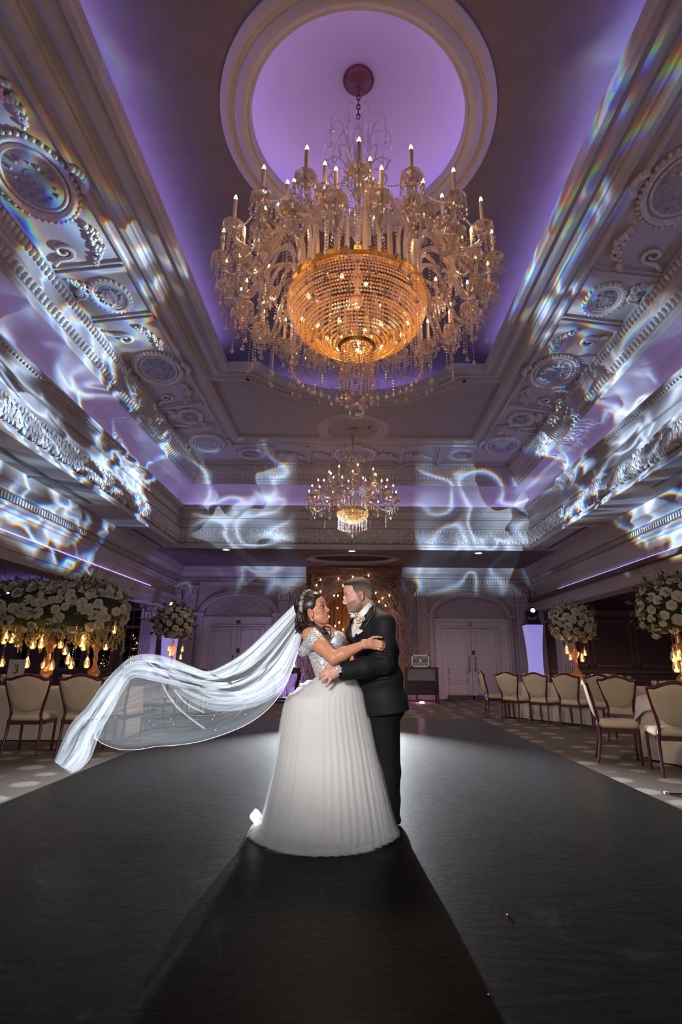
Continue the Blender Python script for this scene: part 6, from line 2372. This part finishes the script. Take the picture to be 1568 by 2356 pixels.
lev = [(1556, 731, 812), (1570, 716, 824), (1582, 700, 831), (1592, 684, 836), (1603, 664, 840), (1625, 656, 846), (1660, 649, 854), (1720, 641, 868), (1790, 628, 883), (1850, 614, 897), (1895, 601, 907)]
rowsS = []
for py, l, r in lev:
    Yc = 4.16 + 0.16 * min(1, (py - 1556) / 150)
    a, b = at(l, py, Y=Yc), at(r, py, Y=Yc)
    rowsS.append(((a.x + b.x) / 2, Yc, (b.x - a.x) / 2, (a.z + b.z) / 2))
rowsS.append((-.185, 4.31, .515, .05))
rowsS.append((-.190, 4.31, .530, .016))
def skirt(scale, off, amp, seed, n=220, zlift=0.0):
    rs = random.Random(seed)
    fr_ = [(rs.randint(12, 56), rs.uniform(0, 6.3), rs.uniform(.4, 1)) for _ in range(9)]
    rows = []
    m_ = len(rowsS)
    dense = []
    for i in range(m_ - 1):
        for q in range(3):
            t = q / 3
            A_, B_ = rowsS[i], rowsS[i + 1]
            dense.append(tuple(A_[j] + (B_[j] - A_[j]) * t for j in range(4)))
    dense.append(rowsS[-1])
    for i, (cx, cy, a, z) in enumerate(dense):
        u = i / (len(dense) - 1)
        row = []
        for k in range(n):
            th = 2 * PI * k / n
            pl = sum(w_ * (1 - abs(math.sin(f_ * th / 2 + p_)) * 2) for f_, p_, w_ in fr_) / len(fr_)
            pk = 1 + amp * (0.25 + u) * pl * min(1, u * 4)
            bdep = (0.135 + (0.47 - 0.135) * min(1, max(0, (u - .02) / .9)) ** 0.75)
            x = cx + (a * scale + off) * math.cos(th) * (pk if abs(math.cos(th)) < .9 else 1 + (pk - 1) * .6)
            y = cy + (bdep * scale + off) * math.sin(th) * pk
            zz = z + zlift * (u > .98) + (0.012 * math.sin(3 * th + seed) * (u > .96))
            row.append((x, y, max(zz, .014)))
        rows.append(row)
    return MB().quad_grid(rows, closed_v=True)
o = skirt(1.0, 0.0, .036, 3, 300).build('skirt', SATIN, bride, smooth=True)
o.location = -BO
o = skirt(1.014, .010, .044, 3, 300).build('tulle_overlay', TULLE, bride, smooth=True)
o.location = -BO
# crisp bustle folds at the back of the waist
bu = MB()
for (x0, y0), (x1, y1), (x2, y2), (x3, y3) in (((690, 1583), (722, 1570), (716, 1562), (688, 1574)), ((662, 1604), (702, 1584), (694, 1576), (664, 1598)), ((660, 1604), (690, 1592), (700, 1640), (656, 1640))):
    A_, B_, C_, D_ = (at(x0, y0, Y=4.02), at(x1, y1, Y=4.06), at(x2, y2, Y=4.26), at(x3, y3, Y=4.26))
    bu.quad_grid([[A_.lerp(B_, q / 6) + Vector((0, 0, .006 * math.sin(q * 1.7))), D_.lerp(C_, q / 6) + Vector((0, 0, .006 * math.sin(q * 1.7 + 1)))] for q in range(7)])
o = bu.build('bustle', SATIN, bride, smooth=True)
o.location = -BO
# gathered train corner
tr = MB()
rows = []
for i in range(9):
    u = i / 8
    row = []
    for k in range(26):
        v = k / 25
        p = at(612 - 32 * u + 6 * math.sin(9 * v + 2 * u), 1868 + 62 * v * (0.4 + .6 * u) + 8 * math.sin(5 * u), Y=4.28 + .25 * (v - .5) * u + .03 * math.sin(14 * v))
        p.z = max(p.z, .016)
        row.append(p)
    rows.append(row)
tr.quad_grid(rows)
o = tr.build('train', tulle_mat('train_tulle', 0.55), bride, smooth=True)
o.location = -BO

# ---------------------------------------------------------------- veil
def curve_at(pts, u):
    sp = curve_at.cache.setdefault(id(pts), [(p.x, p.y) for p in spline([(a, b, 0) for a, b in pts], 16)])
    f = u * (len(sp) - 1)
    i = min(int(f), len(sp) - 2)
    t = f - i
    return sp[i][0] * (1 - t) + sp[i + 1][0] * t, sp[i][1] * (1 - t) + sp[i + 1][1] * t
curve_at.cache = {}
VT = [(697, 1372), (655, 1412), (608, 1458), (560, 1502), (515, 1530), (478, 1544), (440, 1533), (390, 1514), (340, 1505), (300, 1513), (265, 1542), (232, 1580), (200, 1625), (165, 1662), (143, 1705), (124, 1752)]
VB = [(693, 1470), (676, 1528), (652, 1585), (615, 1632), (568, 1666), (512, 1690), (455, 1707), (400, 1715), (362, 1717), (320, 1724), (275, 1724), (238, 1712), (210, 1696), (206, 1728), (190, 1764), (162, 1779)]
VM = [(693, 1440), (664, 1492), (632, 1545), (590, 1590), (545, 1602), (500, 1592), (455, 1588), (405, 1578), (350, 1566), (306, 1560), (282, 1590), (262, 1630), (240, 1668), (224, 1705), (204, 1752), (168, 1777)]
def sheet(top, bot, u0, u1, y0, yamp, fold, nfold, seed, nu=90, nv=44, taper=0):
    rs = random.Random(seed)
    ph = [rs.uniform(0, 6.3) for _ in range(6)]
    rows, uv = [], []
    for i in range(nu + 1):
        u = u0 + (u1 - u0) * i / nu
        tx, ty = curve_at(top, u)
        bx, by = curve_at(bot, u)
        row = []
        for j in range(nv + 1):
            v = j / nv
            # folds run along the length: slide points across the width so layers overlap
            vv = v + fold * math.sin(nfold * 2 * PI * v + ph[0] + 2.0 * math.sin(3 * u + ph[1])) * math.sin(PI * v) + .012 * math.sin(40 * v + 9 * u + ph[4])
            Yd = y0 + yamp * math.sin(nfold * 2 * PI * v + ph[2] + 2.5 * u) + .10 * math.sin(5.2 * u + ph[3] + v) * min(1, u * 4) + .05 * u
            if u < .06:
                Yd = BY + (Yd - BY) * u / .06
            e_ = i / nu if taper > 0 else 1 - i / nu
            if taper:
                vv *= min(1.0, (1 - e_) / .75) ** .7 if taper > 0 else min(1.0, (1 - e_) / .5) ** .7
            p = at(tx + (bx - tx) * vv, ty + (by - ty) * vv, Y=Yd)
            row.append(p)
        rows.append(row)
    mb = MB().quad_grid(rows)
    return mb, nu, nv
def veil_part(name, m, *a, **k):
    mb, nu, nv = sheet(*a, **k)
    me = mb.mesh(name, True)
    ul = me.uv_layers.new(name='UVMap')
    for p in me.polygons:
        for li in p.loop_indices:
            vi = me.loops[li].vertex_index
            ul.data[li].uv = ((vi // (nv + 1)) / nu, (vi % (nv + 1)) / nv)
    return child(name, me, m, bride)
VS = tulle_mat('veil_sheer', 0.085, (0.50, 0.54, 0.57), 0.5, .25)
VD = tulle_mat('veil_folds', 0.15, (0.56, 0.59, 0.63), 0.5, .75)
veil_part('veil', VS, VT, VB, 0.0, 1.0, 4.30, .05, .10, 2, 1)
veil_part('veil_fold', VD, VT, VM, 0.0, 1.0, 4.24, .03, .16, 3, 2)
veil_part('veil_fold', VD, VT, VM, 0.0, 1.0, 4.36, .03, .18, 4, 9)
veil_part('veil_fold', VD, VT, VB, 0.0, .56, 4.28, .03, .14, 4, 4, taper=1)
veil_part('veil_fold', VD, VT, VB, 0.0, .46, 4.38, .03, .14, 5, 5, taper=1)
veil_part('veil_fold', VD, VT, VB, .62, 1.0, 4.30, .03, .16, 3, 6, taper=-1)
# drawn creases and beaded hem
VCR = tulle_mat('veil_crease', .16)
for pts in ([(372, 1572), (385, 1598), (408, 1628), (440, 1655), (470, 1677)], [(478, 1548), (520, 1568), (548, 1585), (552, 1615)], [(560, 1520), (530, 1560), (545, 1600), (600, 1600)],
            [(620, 1520), (590, 1580), (550, 1640), (500, 1668)], [(225, 1640), (218, 1680), (222, 1705)], [(400, 1588), (430, 1620), (470, 1640)]):
    wv = spline([at(x, y, Y=4.27) for x, y in pts], 8)
    o = MB().quad_grid([[p + Vector((-.006, .01, -.004)), p + Vector((0, -.012, 0)), p + Vector((.007, .01, .004))] for p in wv]).build('veil_crease', VCR, bride, smooth=True)
    o.location = -BO
hem = MB()
hp = [at(*curve_at(VB, u / 120), Y=4.29) for u in range(0, 121)]
hem.tube(hp[4:], .0022, 4)
for k in range(24):
    u, v = rh.uniform(.25, .8), rh.uniform(.3, 1)
    (tx, ty), (bx, by) = curve_at(VT, u), curve_at(VB, u)
    hem.octa(at(tx + (bx - tx) * v, ty + (by - ty) * v, Y=4.24), .0045)
o = hem.build('veil_hem', tulle_mat('veil_edge', .25), bride)
o.location = -BO
# ---------------------------------------------------------------- groom
def G(px, py, Y=GY): return at(px, py, Y=Y)
SKING = mat('skin_groom', (0.5, 0.3, 0.22), 0.45, attr='Col', spec=0.35)
SKING.node_tree.nodes['Principled BSDF'].inputs['Subsurface Weight'].default_value = 0.06
SKING.node_tree.nodes['Principled BSDF'].inputs['Subsurface Radius'].default_value = (0.01, 0.004, 0.002)
SUIT = mat('black_wool', (0.0055, 0.0055, 0.0068), 0.72, bump=0.06, bscale=500, spec=0.3)
SATB = mat('black_satin', (0.006, 0.006, 0.008), 0.48)
SHIRT = mat('white_shirt', (0.78, 0.78, 0.79), 0.6)
HG = Frame((-math.cos(math.radians(5)), -math.sin(math.radians(5))), math.radians(-14), 1.09, (.121, 0, -.034), G(788.5, 1386.5, 4.17))
ty_ = Matrix.Rotation(math.radians(-180 + 30), 3, 'Z')
tgN = np.array([[ty_[i][j] for j in range(3)] for i in range(3)])
fw = ty_ @ Vector((1, 0, 0))
gshL, gelL, gwrL = G(884, 1436, 4.02), G(882, 1526, 3.965), G(792, 1546, 3.875)
gshR, gelR, gwrR = G(826, 1440, 4.44), G(782, 1515, 4.52), G(744, 1540, 4.42)
groom = thing('person', 'dark-haired bearded man in a black suit with white boutonniere holding the bride', 'person', (G(880, 1930).x, 4.25, 0.012))
GO = Vector(groom.location)
F = Field((G(728, 1500).x, 3.78, G(800, 1590).z - .02), (G(910, 1400).x, 4.62, G(820, 1326).z + .03), 0.0027)
head_shape(F, HG, False)
gnb = G(850, 1408, 4.22)
F.cone(HG.w((-.030, 0, -.055)), gnb, .057, .066, .025)
F.cone(HG.w((.000, 0, -.075)), gnb + Vector((-.025, -.02, -.03)), .030, .045, .03)
F.ell(G(858, 1455), (.11, .18, .11), tgN, .04)
F.ell(G(866, 1520), (.11, .15, .16), tgN, .04)
F.chain([gshL, gelL, gwrL], [.05, .042, .03], .02)
F.chain([gshR, gelR, gwrR], [.05, .042, .03], .02)
yw = 3.862
wr = G(781, 1542, yw)
F.cone(gwrL, wr, .030, .030, .01)
hand(F, wr, .030, [(G(766, 1544, yw), .026), (G(768, 1553, yw), .025), (G(753, 1543, yw + .006), .015), (G(752, 1550, yw), .015), (G(754, 1557, yw), .0145), (G(762, 1560, yw + .004), .0135)],
     [[G(752, 1542.5, yw + .004), G(743, 1545, yw - .006), G(738, 1549.5, yw + .006), G(736, 1553, yw + .022)],
      [G(751, 1549.5, yw - .002), G(741.5, 1553.5, yw - .010), G(736, 1559, yw + .004), G(735, 1563, yw + .020)],
      [G(753, 1556.5, yw - .002), G(746.5, 1561.5, yw - .010), G(743, 1566.5, yw + .000), G(742, 1570, yw + .010)],
      [G(761, 1560, yw), G(757, 1568, yw - .006), G(753.5, 1574.5, yw - .002), G(750.5, 1579.5, yw + .004)],
      [G(770, 1538, yw + .01), G(760, 1535, yw + .012), G(752, 1535, yw + .02), G(746, 1538, yw + .03)]], .0100)
GSK = (0.56, 0.30, 0.225)
child('body', F.mesh('body', lambda V: face_paint(HG.local(V), GSK, False), 1), SKING, groom)
# hair: short crop with faded sides
F = Field(HG.w((0, 0, 0)) - Vector((.2, .2, .2)), HG.w((0, 0, 0)) + Vector((.2, .2, .2)), 0.003)
F.ell(HG.w((-.011, 0, .029)), [q * HG.s for q in (.1015, .0795, .0905)], HG.N, .01)
F.ell(HG.w((.042, 0, .076)), [q * HG.s for q in (.050, .056, .036)], HG.N, .02)
F.ell(HG.w((-.066, 0, -.020)), [q * HG.s for q in (.040, .062, .052)], HG.N, .02)
def ghair(x, y, z):
    V = np.stack(np.broadcast_arrays(x, y, z), -1).reshape(-1, 3)
    L = HG.local(V)
    zz, ay = L[:, 2], np.abs(L[:, 1])
    line = np.where(zz > .070, .083 - .9 * np.clip(ay - .02, 0, .06) * 0.6, np.where(zz > .040, .046 + (zz - .04) * .65, .020 + np.clip(zz - .0, -.02, .04) * .65))
    line = np.where(zz < -.018, -.034, line)
    d = (line - L[:, 0]) * HG.s * .8
    low = (zz + .070) * HG.s
    # clear of the ear
    ear = np.sqrt(((L[:, 0] + .004) / .024) ** 2 + ((zz + .028) / .040) ** 2) - 1
    ear = np.where(ay > .05, ear * .02, 1.0)
    return np.minimum(np.minimum(d, low), ear).reshape(np.broadcast(x, y, z).shape)
F.apply(ghair, F.lo, F.lo + F.n * F.res, .006, 'sub')
def ghc(V):
    L = HG.local(V)
    t = np.clip((L[:, 2] - .000) / .075, 0, 1)[:, None]
    rs = np.random.RandomState(2)
    n = (.8 + .4 * rs.rand(len(V)))[:, None]
    return ((1 - t) * np.array((.17, .125, .10)) + t * np.array((.018, .012, .010))) * n
child('hair', F.mesh('hair', ghc, 1), mat('cropped_hair', (.02, .014, .012), .6, attr='Col', bump=.45, bscale=420), groom)

# jacket
F = Field((G(735, 1500).x, 3.80, G(880, 1660).z), (G(948, 1500).x, 4.70, G(850, 1372).z), 0.0042)
def tl(px, py, dy=0): return G(px, py, GY + dy)
F.ell(G(857, 1452), (.150, .215, .115), tgN, .05)
F.ell(G(864, 1500), (.165, .205, .150), tgN, .06)
F.ell(G(871, 1560), (.178, .200, .150), tgN, .06)
F.ell(G(880, 1610), (.170, .200, .140), tgN, .05)
F.ell(G(888, 1640), (.160, .195, .120), tgN, .05)
F.cone(gnb + Vector((.016, 0, .010)), gnb + Vector((.016, 0, -.04)), .076, .105, .03)
F.cone(gnb + Vector((.02, 0, -.02)), gshL, .075, .078, .05)
F.cone(gnb + Vector((0, .02, -.02)), gshR, .070, .072, .05)
F.chain([gshL, gshL.lerp(gelL, .5), gelL, gelL.lerp(gwrL, .5), G(789, 1546, 3.875)], [.080, .082, .074, .072, .060], .022)
F.chain([gshR, gelR, gwrR], [.078, .070, .055], .02)
# wrinkles in the near sleeve
for q, (a_, b_) in enumerate((((862, 1500), (900, 1508)), ((868, 1512), (905, 1524)), ((846, 1534), (880, 1552)), ((830, 1524), (858, 1540)), ((812, 1530), (835, 1556)))):
    F.cone(G(*a_, 3.885 + .01 * (q < 2)), G(*b_, 3.89 + .02 * (q < 2)), .006, .004, .012, 'sub')
# hem, cuff and front opening
hp0, hp1 = G(841, 1647), G(937, 1632)
dd = (hp1 - hp0).normalized()
F.plane_cut(hp0, Vector((dd.z, 0, -dd.x)) if Vector((dd.z, 0, -dd.x)).z < 0 else -Vector((dd.z, 0, -dd.x)), .006)
F.cone(HG.w((-.03, 0, -.05)), gnb + Vector((-.004, -.006, 0)), .066, .074, .006, 'sub')
cu_ = (gwrL - gelL).normalized()
c1 = G(789, 1546, 3.875)
F.cone(c1 + cu_ * .056, c1 + cu_ * .16, .058, .07, .004, 'sub')
jb = F.mesh('jacket', None, 1)
jacket = child('jacket', jb, SUIT, groom)
JB = bvh_of(jacket)
def surf(px, py, lift=.004, tree=JB, back=4.2):
    d = (at(px, py, Y=4.0) - Vector((0, 0, ZC))).normalized()
    h = tree.ray_cast(Vector((0, 0, ZC)), d)
    p = h[0] if h[0] is not None else at(px, py, Y=back)
    return p - d * lift
def patch(name, left, right, m, root, n=14, w_=5, lift=.005, thick=.004):
    """strip lying on the jacket between two outline polylines"""
    L1 = spline([(a, b, 0) for a, b in left], n)
    R1 = spline([(a, b, 0) for a, b in right], n)
    rows = []
    k = min(len(L1), len(R1))
    for i in range(k):
        a, b = L1[int(i * (len(L1) - 1) / (k - 1))], R1[int(i * (len(R1) - 1) / (k - 1))]
        rows.append([surf(a.x + (b.x - a.x) * q / w_, a.y + (b.y - a.y) * q / w_, lift + .003 * math.sin(PI * q / w_)) for q in range(w_ + 1)])
    o = MB().quad_grid(rows).build(name, m, root, smooth=True)
    o.location = -Vector(root.location)
    md = o.modifiers.new('thickness', 'SOLIDIFY')
    md.thickness = thick
    return o
# shirt front
patch('shirt_front', [(822, 1410), (814, 1422), (809, 1440), (810, 1464)], [(842, 1402), (834, 1422), (826, 1444), (814, 1467)], SHIRT, groom, lift=.004, w_=6)
# collar band: a ring from nape to throat
co = MB()
rows = []
for k in range(29):
    a = 2 * PI * k / 28
    base = G(857, 1386, 4.21).lerp(G(824, 1416, 4.15), (1 - math.cos(a)) / 2)
    off = Vector((0, 1, 0)) * (.072 * math.sin(a))
    up = Vector((-.35, 0, .94)).normalized()
    c0 = base + off
    rows.append([c0 - up * .034 + Vector((-.004, 0, 0)) * math.cos(a), c0 + up * .012, c0 + up * .013 + (Vector((G(838, 1402, 4.18).x, 4.18, c0.z)) - c0).normalized() * .004])
co.quad_grid(rows)
o = co.build('collar', SHIRT, groom, smooth=True)
o.location = -GO
# lapels
patch('lapel', [(857, 1386), (846, 1400), (836, 1418), (827, 1440), (818, 1466)], [(864, 1392), (862, 1410), (852, 1424), (842, 1440), (820, 1470)], SATB, groom)
patch('lapel', [(816, 1418), (811, 1430), (808, 1446), (807, 1466)], [(808, 1424), (803, 1436), (801, 1452), (804, 1468)], SATB, groom)
patch('pocket_flap', [(848, 1560), (872, 1552), (897, 1546)], [(849, 1572), (873, 1566), (898, 1562)], SUIT, groom, lift=.006, thick=.006)
for a_, b_ in (((846, 1556), (896, 1542)), ((898, 1424), (902, 1470)), ((871, 1440), (868, 1470))):
    pp = [surf(a_[0] + (b_[0] - a_[0]) * q / 10, a_[1] + (b_[1] - a_[1]) * q / 10, .001) for q in range(11)]
    o = MB().tube(pp, .0022, 5).build('seam', SATB, groom)
    o.location = -GO
# cuff buttons
for k in range(3):
    o = MB().ball(surf(803 + k * 6, 1557 - k * 1.5, .002), .0055, 8, 5).build('cuff_button', SATB, groom, smooth=True)
    o.location = -GO
# bow tie
bt = MB()
bc = G(813, 1417, 4.075)
for e in (-1, 1):
    ax = (Vector((.55, -.80, 0)) if e > 0 else Vector((-.45, .85, 0)))
    rows = []
    for q in range(6):
        u = q / 5
        w_ = .006 + .013 * math.sin(PI * (.15 + .7 * u))
        c0 = bc + ax * (.036 * u)
        rows.append([c0 + Vector((0, 0, w_)) + fw * .004, c0 + fw * .014, c0 - Vector((0, 0, w_)) + fw * .004, c0 - fw * .006])
    bt.quad_grid(rows, closed_v=True)
bt.ball(bc + fw * .008, (.009, .009, .010), 8, 6)
o = bt.build('bow_tie', SHIRT, groom, smooth=True)
o.location = -GO
# boutonniere
bq = surf(827, 1429, .040)
o = put('boutonniere_rose', ROSES[1], mat('white_rose', (0.78, 0.77, 0.70), 0.55), groom, bq - GO)
o.rotation_euler = Vector((-.35, -.85, .45)).to_track_quat('Z', 'Y').to_euler()
o.scale = (.082, .082, .088)
o = put('boutonniere_rose', ROSES[2], mat('white_rose'), groom, surf(820, 1414, .03) - GO)
o.rotation_euler = Vector((-.5, -.6, .7)).to_track_quat('Z', 'Y').to_euler()
o.scale = (.034, .034, .04)
bl = MB()
for (x, y), r in (((821, 1443), .009), ((828, 1441), .008), ((818, 1438), .007), ((825, 1446), .007)):
    bl.ball(surf(x, y, .010), r, 7, 5)
o = bl.build('boutonniere_buds', mat('cream_bud', (0.62, 0.48, 0.25), 0.6, var=.4, vscale=120), groom, smooth=True)
o.location = -GO
stm = MB()
stm.tube([surf(822, 1444, .010), surf(817, 1452, .008), surf(813, 1459, .006)], .005, 6)
stm.prism([surf(820, 1450, .008), surf(826, 1446, .009), surf(823, 1440, .010)], Vector((0, -.002, 0)))
o = stm.build('boutonniere_stem', mat('stem_green', (0.06, 0.12, 0.03), 0.5), groom)
o.location = -GO
ps = MB()
A_, B_, C_, D_ = surf(820, 1456, .016), surf(826, 1447, .018), surf(836, 1451, .012), surf(824, 1460, .014)
ps.quad_grid([[A_, B_], [D_, C_]])
o = ps.build('pocket_square', SHIRT, groom)
o.location = -GO
md = o.modifiers.new('thickness', 'SOLIDIFY')
md.thickness = .003
# watch and ring
ax_ = (wr - gwrL).normalized()
wc = wr.lerp(gwrL, .10)
s1 = ax_.cross(Vector((0, 1, 0))).normalized()
s2 = ax_.cross(s1)
wt = MB()
rows = []
for q in range(24):
    a = 2 * PI * q / 24
    n = s1 * math.cos(a) + s2 * math.sin(a)
    rows.append([wc + n * .0375 - ax_ * .011, wc + n * .041, wc + n * .0375 + ax_ * .011, wc + n * .035])
wt.quad_grid(rows, closed_u=True, closed_v=True)
WM = mat('watch_steel', (0.16, 0.17, 0.18), 0.25, 1.0)
o = wt.build('watch_strap', WM, groom)
o.location = -GO
wf_ = MB()
fc_ = wc + Vector((-.1, -1, .1)).normalized() * .040
rows = []
for rr, hh in ((.021, -.004), (.021, .006), (.017, .008), (.0165, .006), (.001, .006)):
    rows.append([fc_ + ax_ * (rr * math.cos(2 * PI * q / 20)) + s1 * (rr * math.sin(2 * PI * q / 20)) + Vector((-.1, -1, .1)) * hh for q in range(20)])
wf_.quad_grid(rows, closed_v=True)
for q in range(14):
    a = 2 * PI * q / 14
    wf_.octa(fc_ + ax_ * (.019 * math.cos(a)) + s1 * (.019 * math.sin(a)) + Vector((0, -.009, 0)), .0028)
o = wf_.build('watch_case', DIAM, groom)
o.location = -GO
rg_ = MB()
f0, f1 = G(753, 1556.5, yw - .002), G(746.5, 1561.5, yw - .010)
rc_ = f0.lerp(f1, .45)
ra_ = (f1 - f0).normalized()
t1 = ra_.cross(Vector((0, 1, 0))).normalized()
t2 = ra_.cross(t1)
rows = []
for q in range(18):
    a = 2 * PI * q / 18
    n = t1 * math.cos(a) + t2 * math.sin(a)
    rows.append([rc_ + n * .0122 - ra_ * .0035, rc_ + n * .0135, rc_ + n * .0122 + ra_ * .0035])
rg_.quad_grid(rows, closed_u=True)
o = rg_.build('wedding_ring', mat('ring_metal', (0.8, 0.72, 0.6), 0.15, 1.0), groom, smooth=True)
o.location = -GO
# trousers and shoes
F = Field((G(820, 1800).x, 3.85, .03), (G(945, 1700).x, 4.65, G(880, 1590).z), 0.0045)
anL, anR = Vector((.265, 4.33, .10)), Vector((.300, 4.52, .10))
knL, knR = G(890, 1775, 4.31), G(894, 1775, 4.46)
F.ell(G(884, 1628, 4.22), (.145, .17, .12), tgN, .03)
F.chain([G(882, 1650, 4.20), knL, anL.lerp(knL, .3), anL - Vector((0, 0, .05))], [.105, .088, .078, .075], .03)
F.chain([G(888, 1650, 4.36), knR, anR.lerp(knR, .3), anR - Vector((0, 0, .05))], [.105, .088, .078, .075], .03)
for q in range(5):
    z0 = .16 + .11 * q
    F.cone((anR.x - .09, anR.y - .08, z0), (anR.x + .07, anR.y - .09, z0 + .04), .008, .005, .02, 'sub')
F.plane_cut((0, 0, .055), (0, 0, -1), .01)
child('trousers', F.mesh('trousers', None, 2), SUIT, groom)
for an, dr_ in ((anL, Vector((-.62, -.80, 0)).normalized()), (anR, Vector((-.9, -.42, 0)).normalized())):
    F = Field((an.x - .36, an.y - .28, .008), (an.x + .14, an.y + .14, .16), 0.004)
    h0 = Vector((an.x, an.y, .045)) - dr_ * .05
    F.chain([h0, Vector((an.x, an.y, .06)) + dr_ * .02, Vector((an.x, an.y, .042)) + dr_ * .15, Vector((an.x, an.y, .034)) + dr_ * .22], [.042, .05, .042, .026], .02)
    F.plane_cut((0, 0, .016), (0, 0, -1), .004)
    child('shoe', F.mesh('shoe', None, 1), mat('black_leather', (0.008, 0.008, 0.010), 0.22), groom)
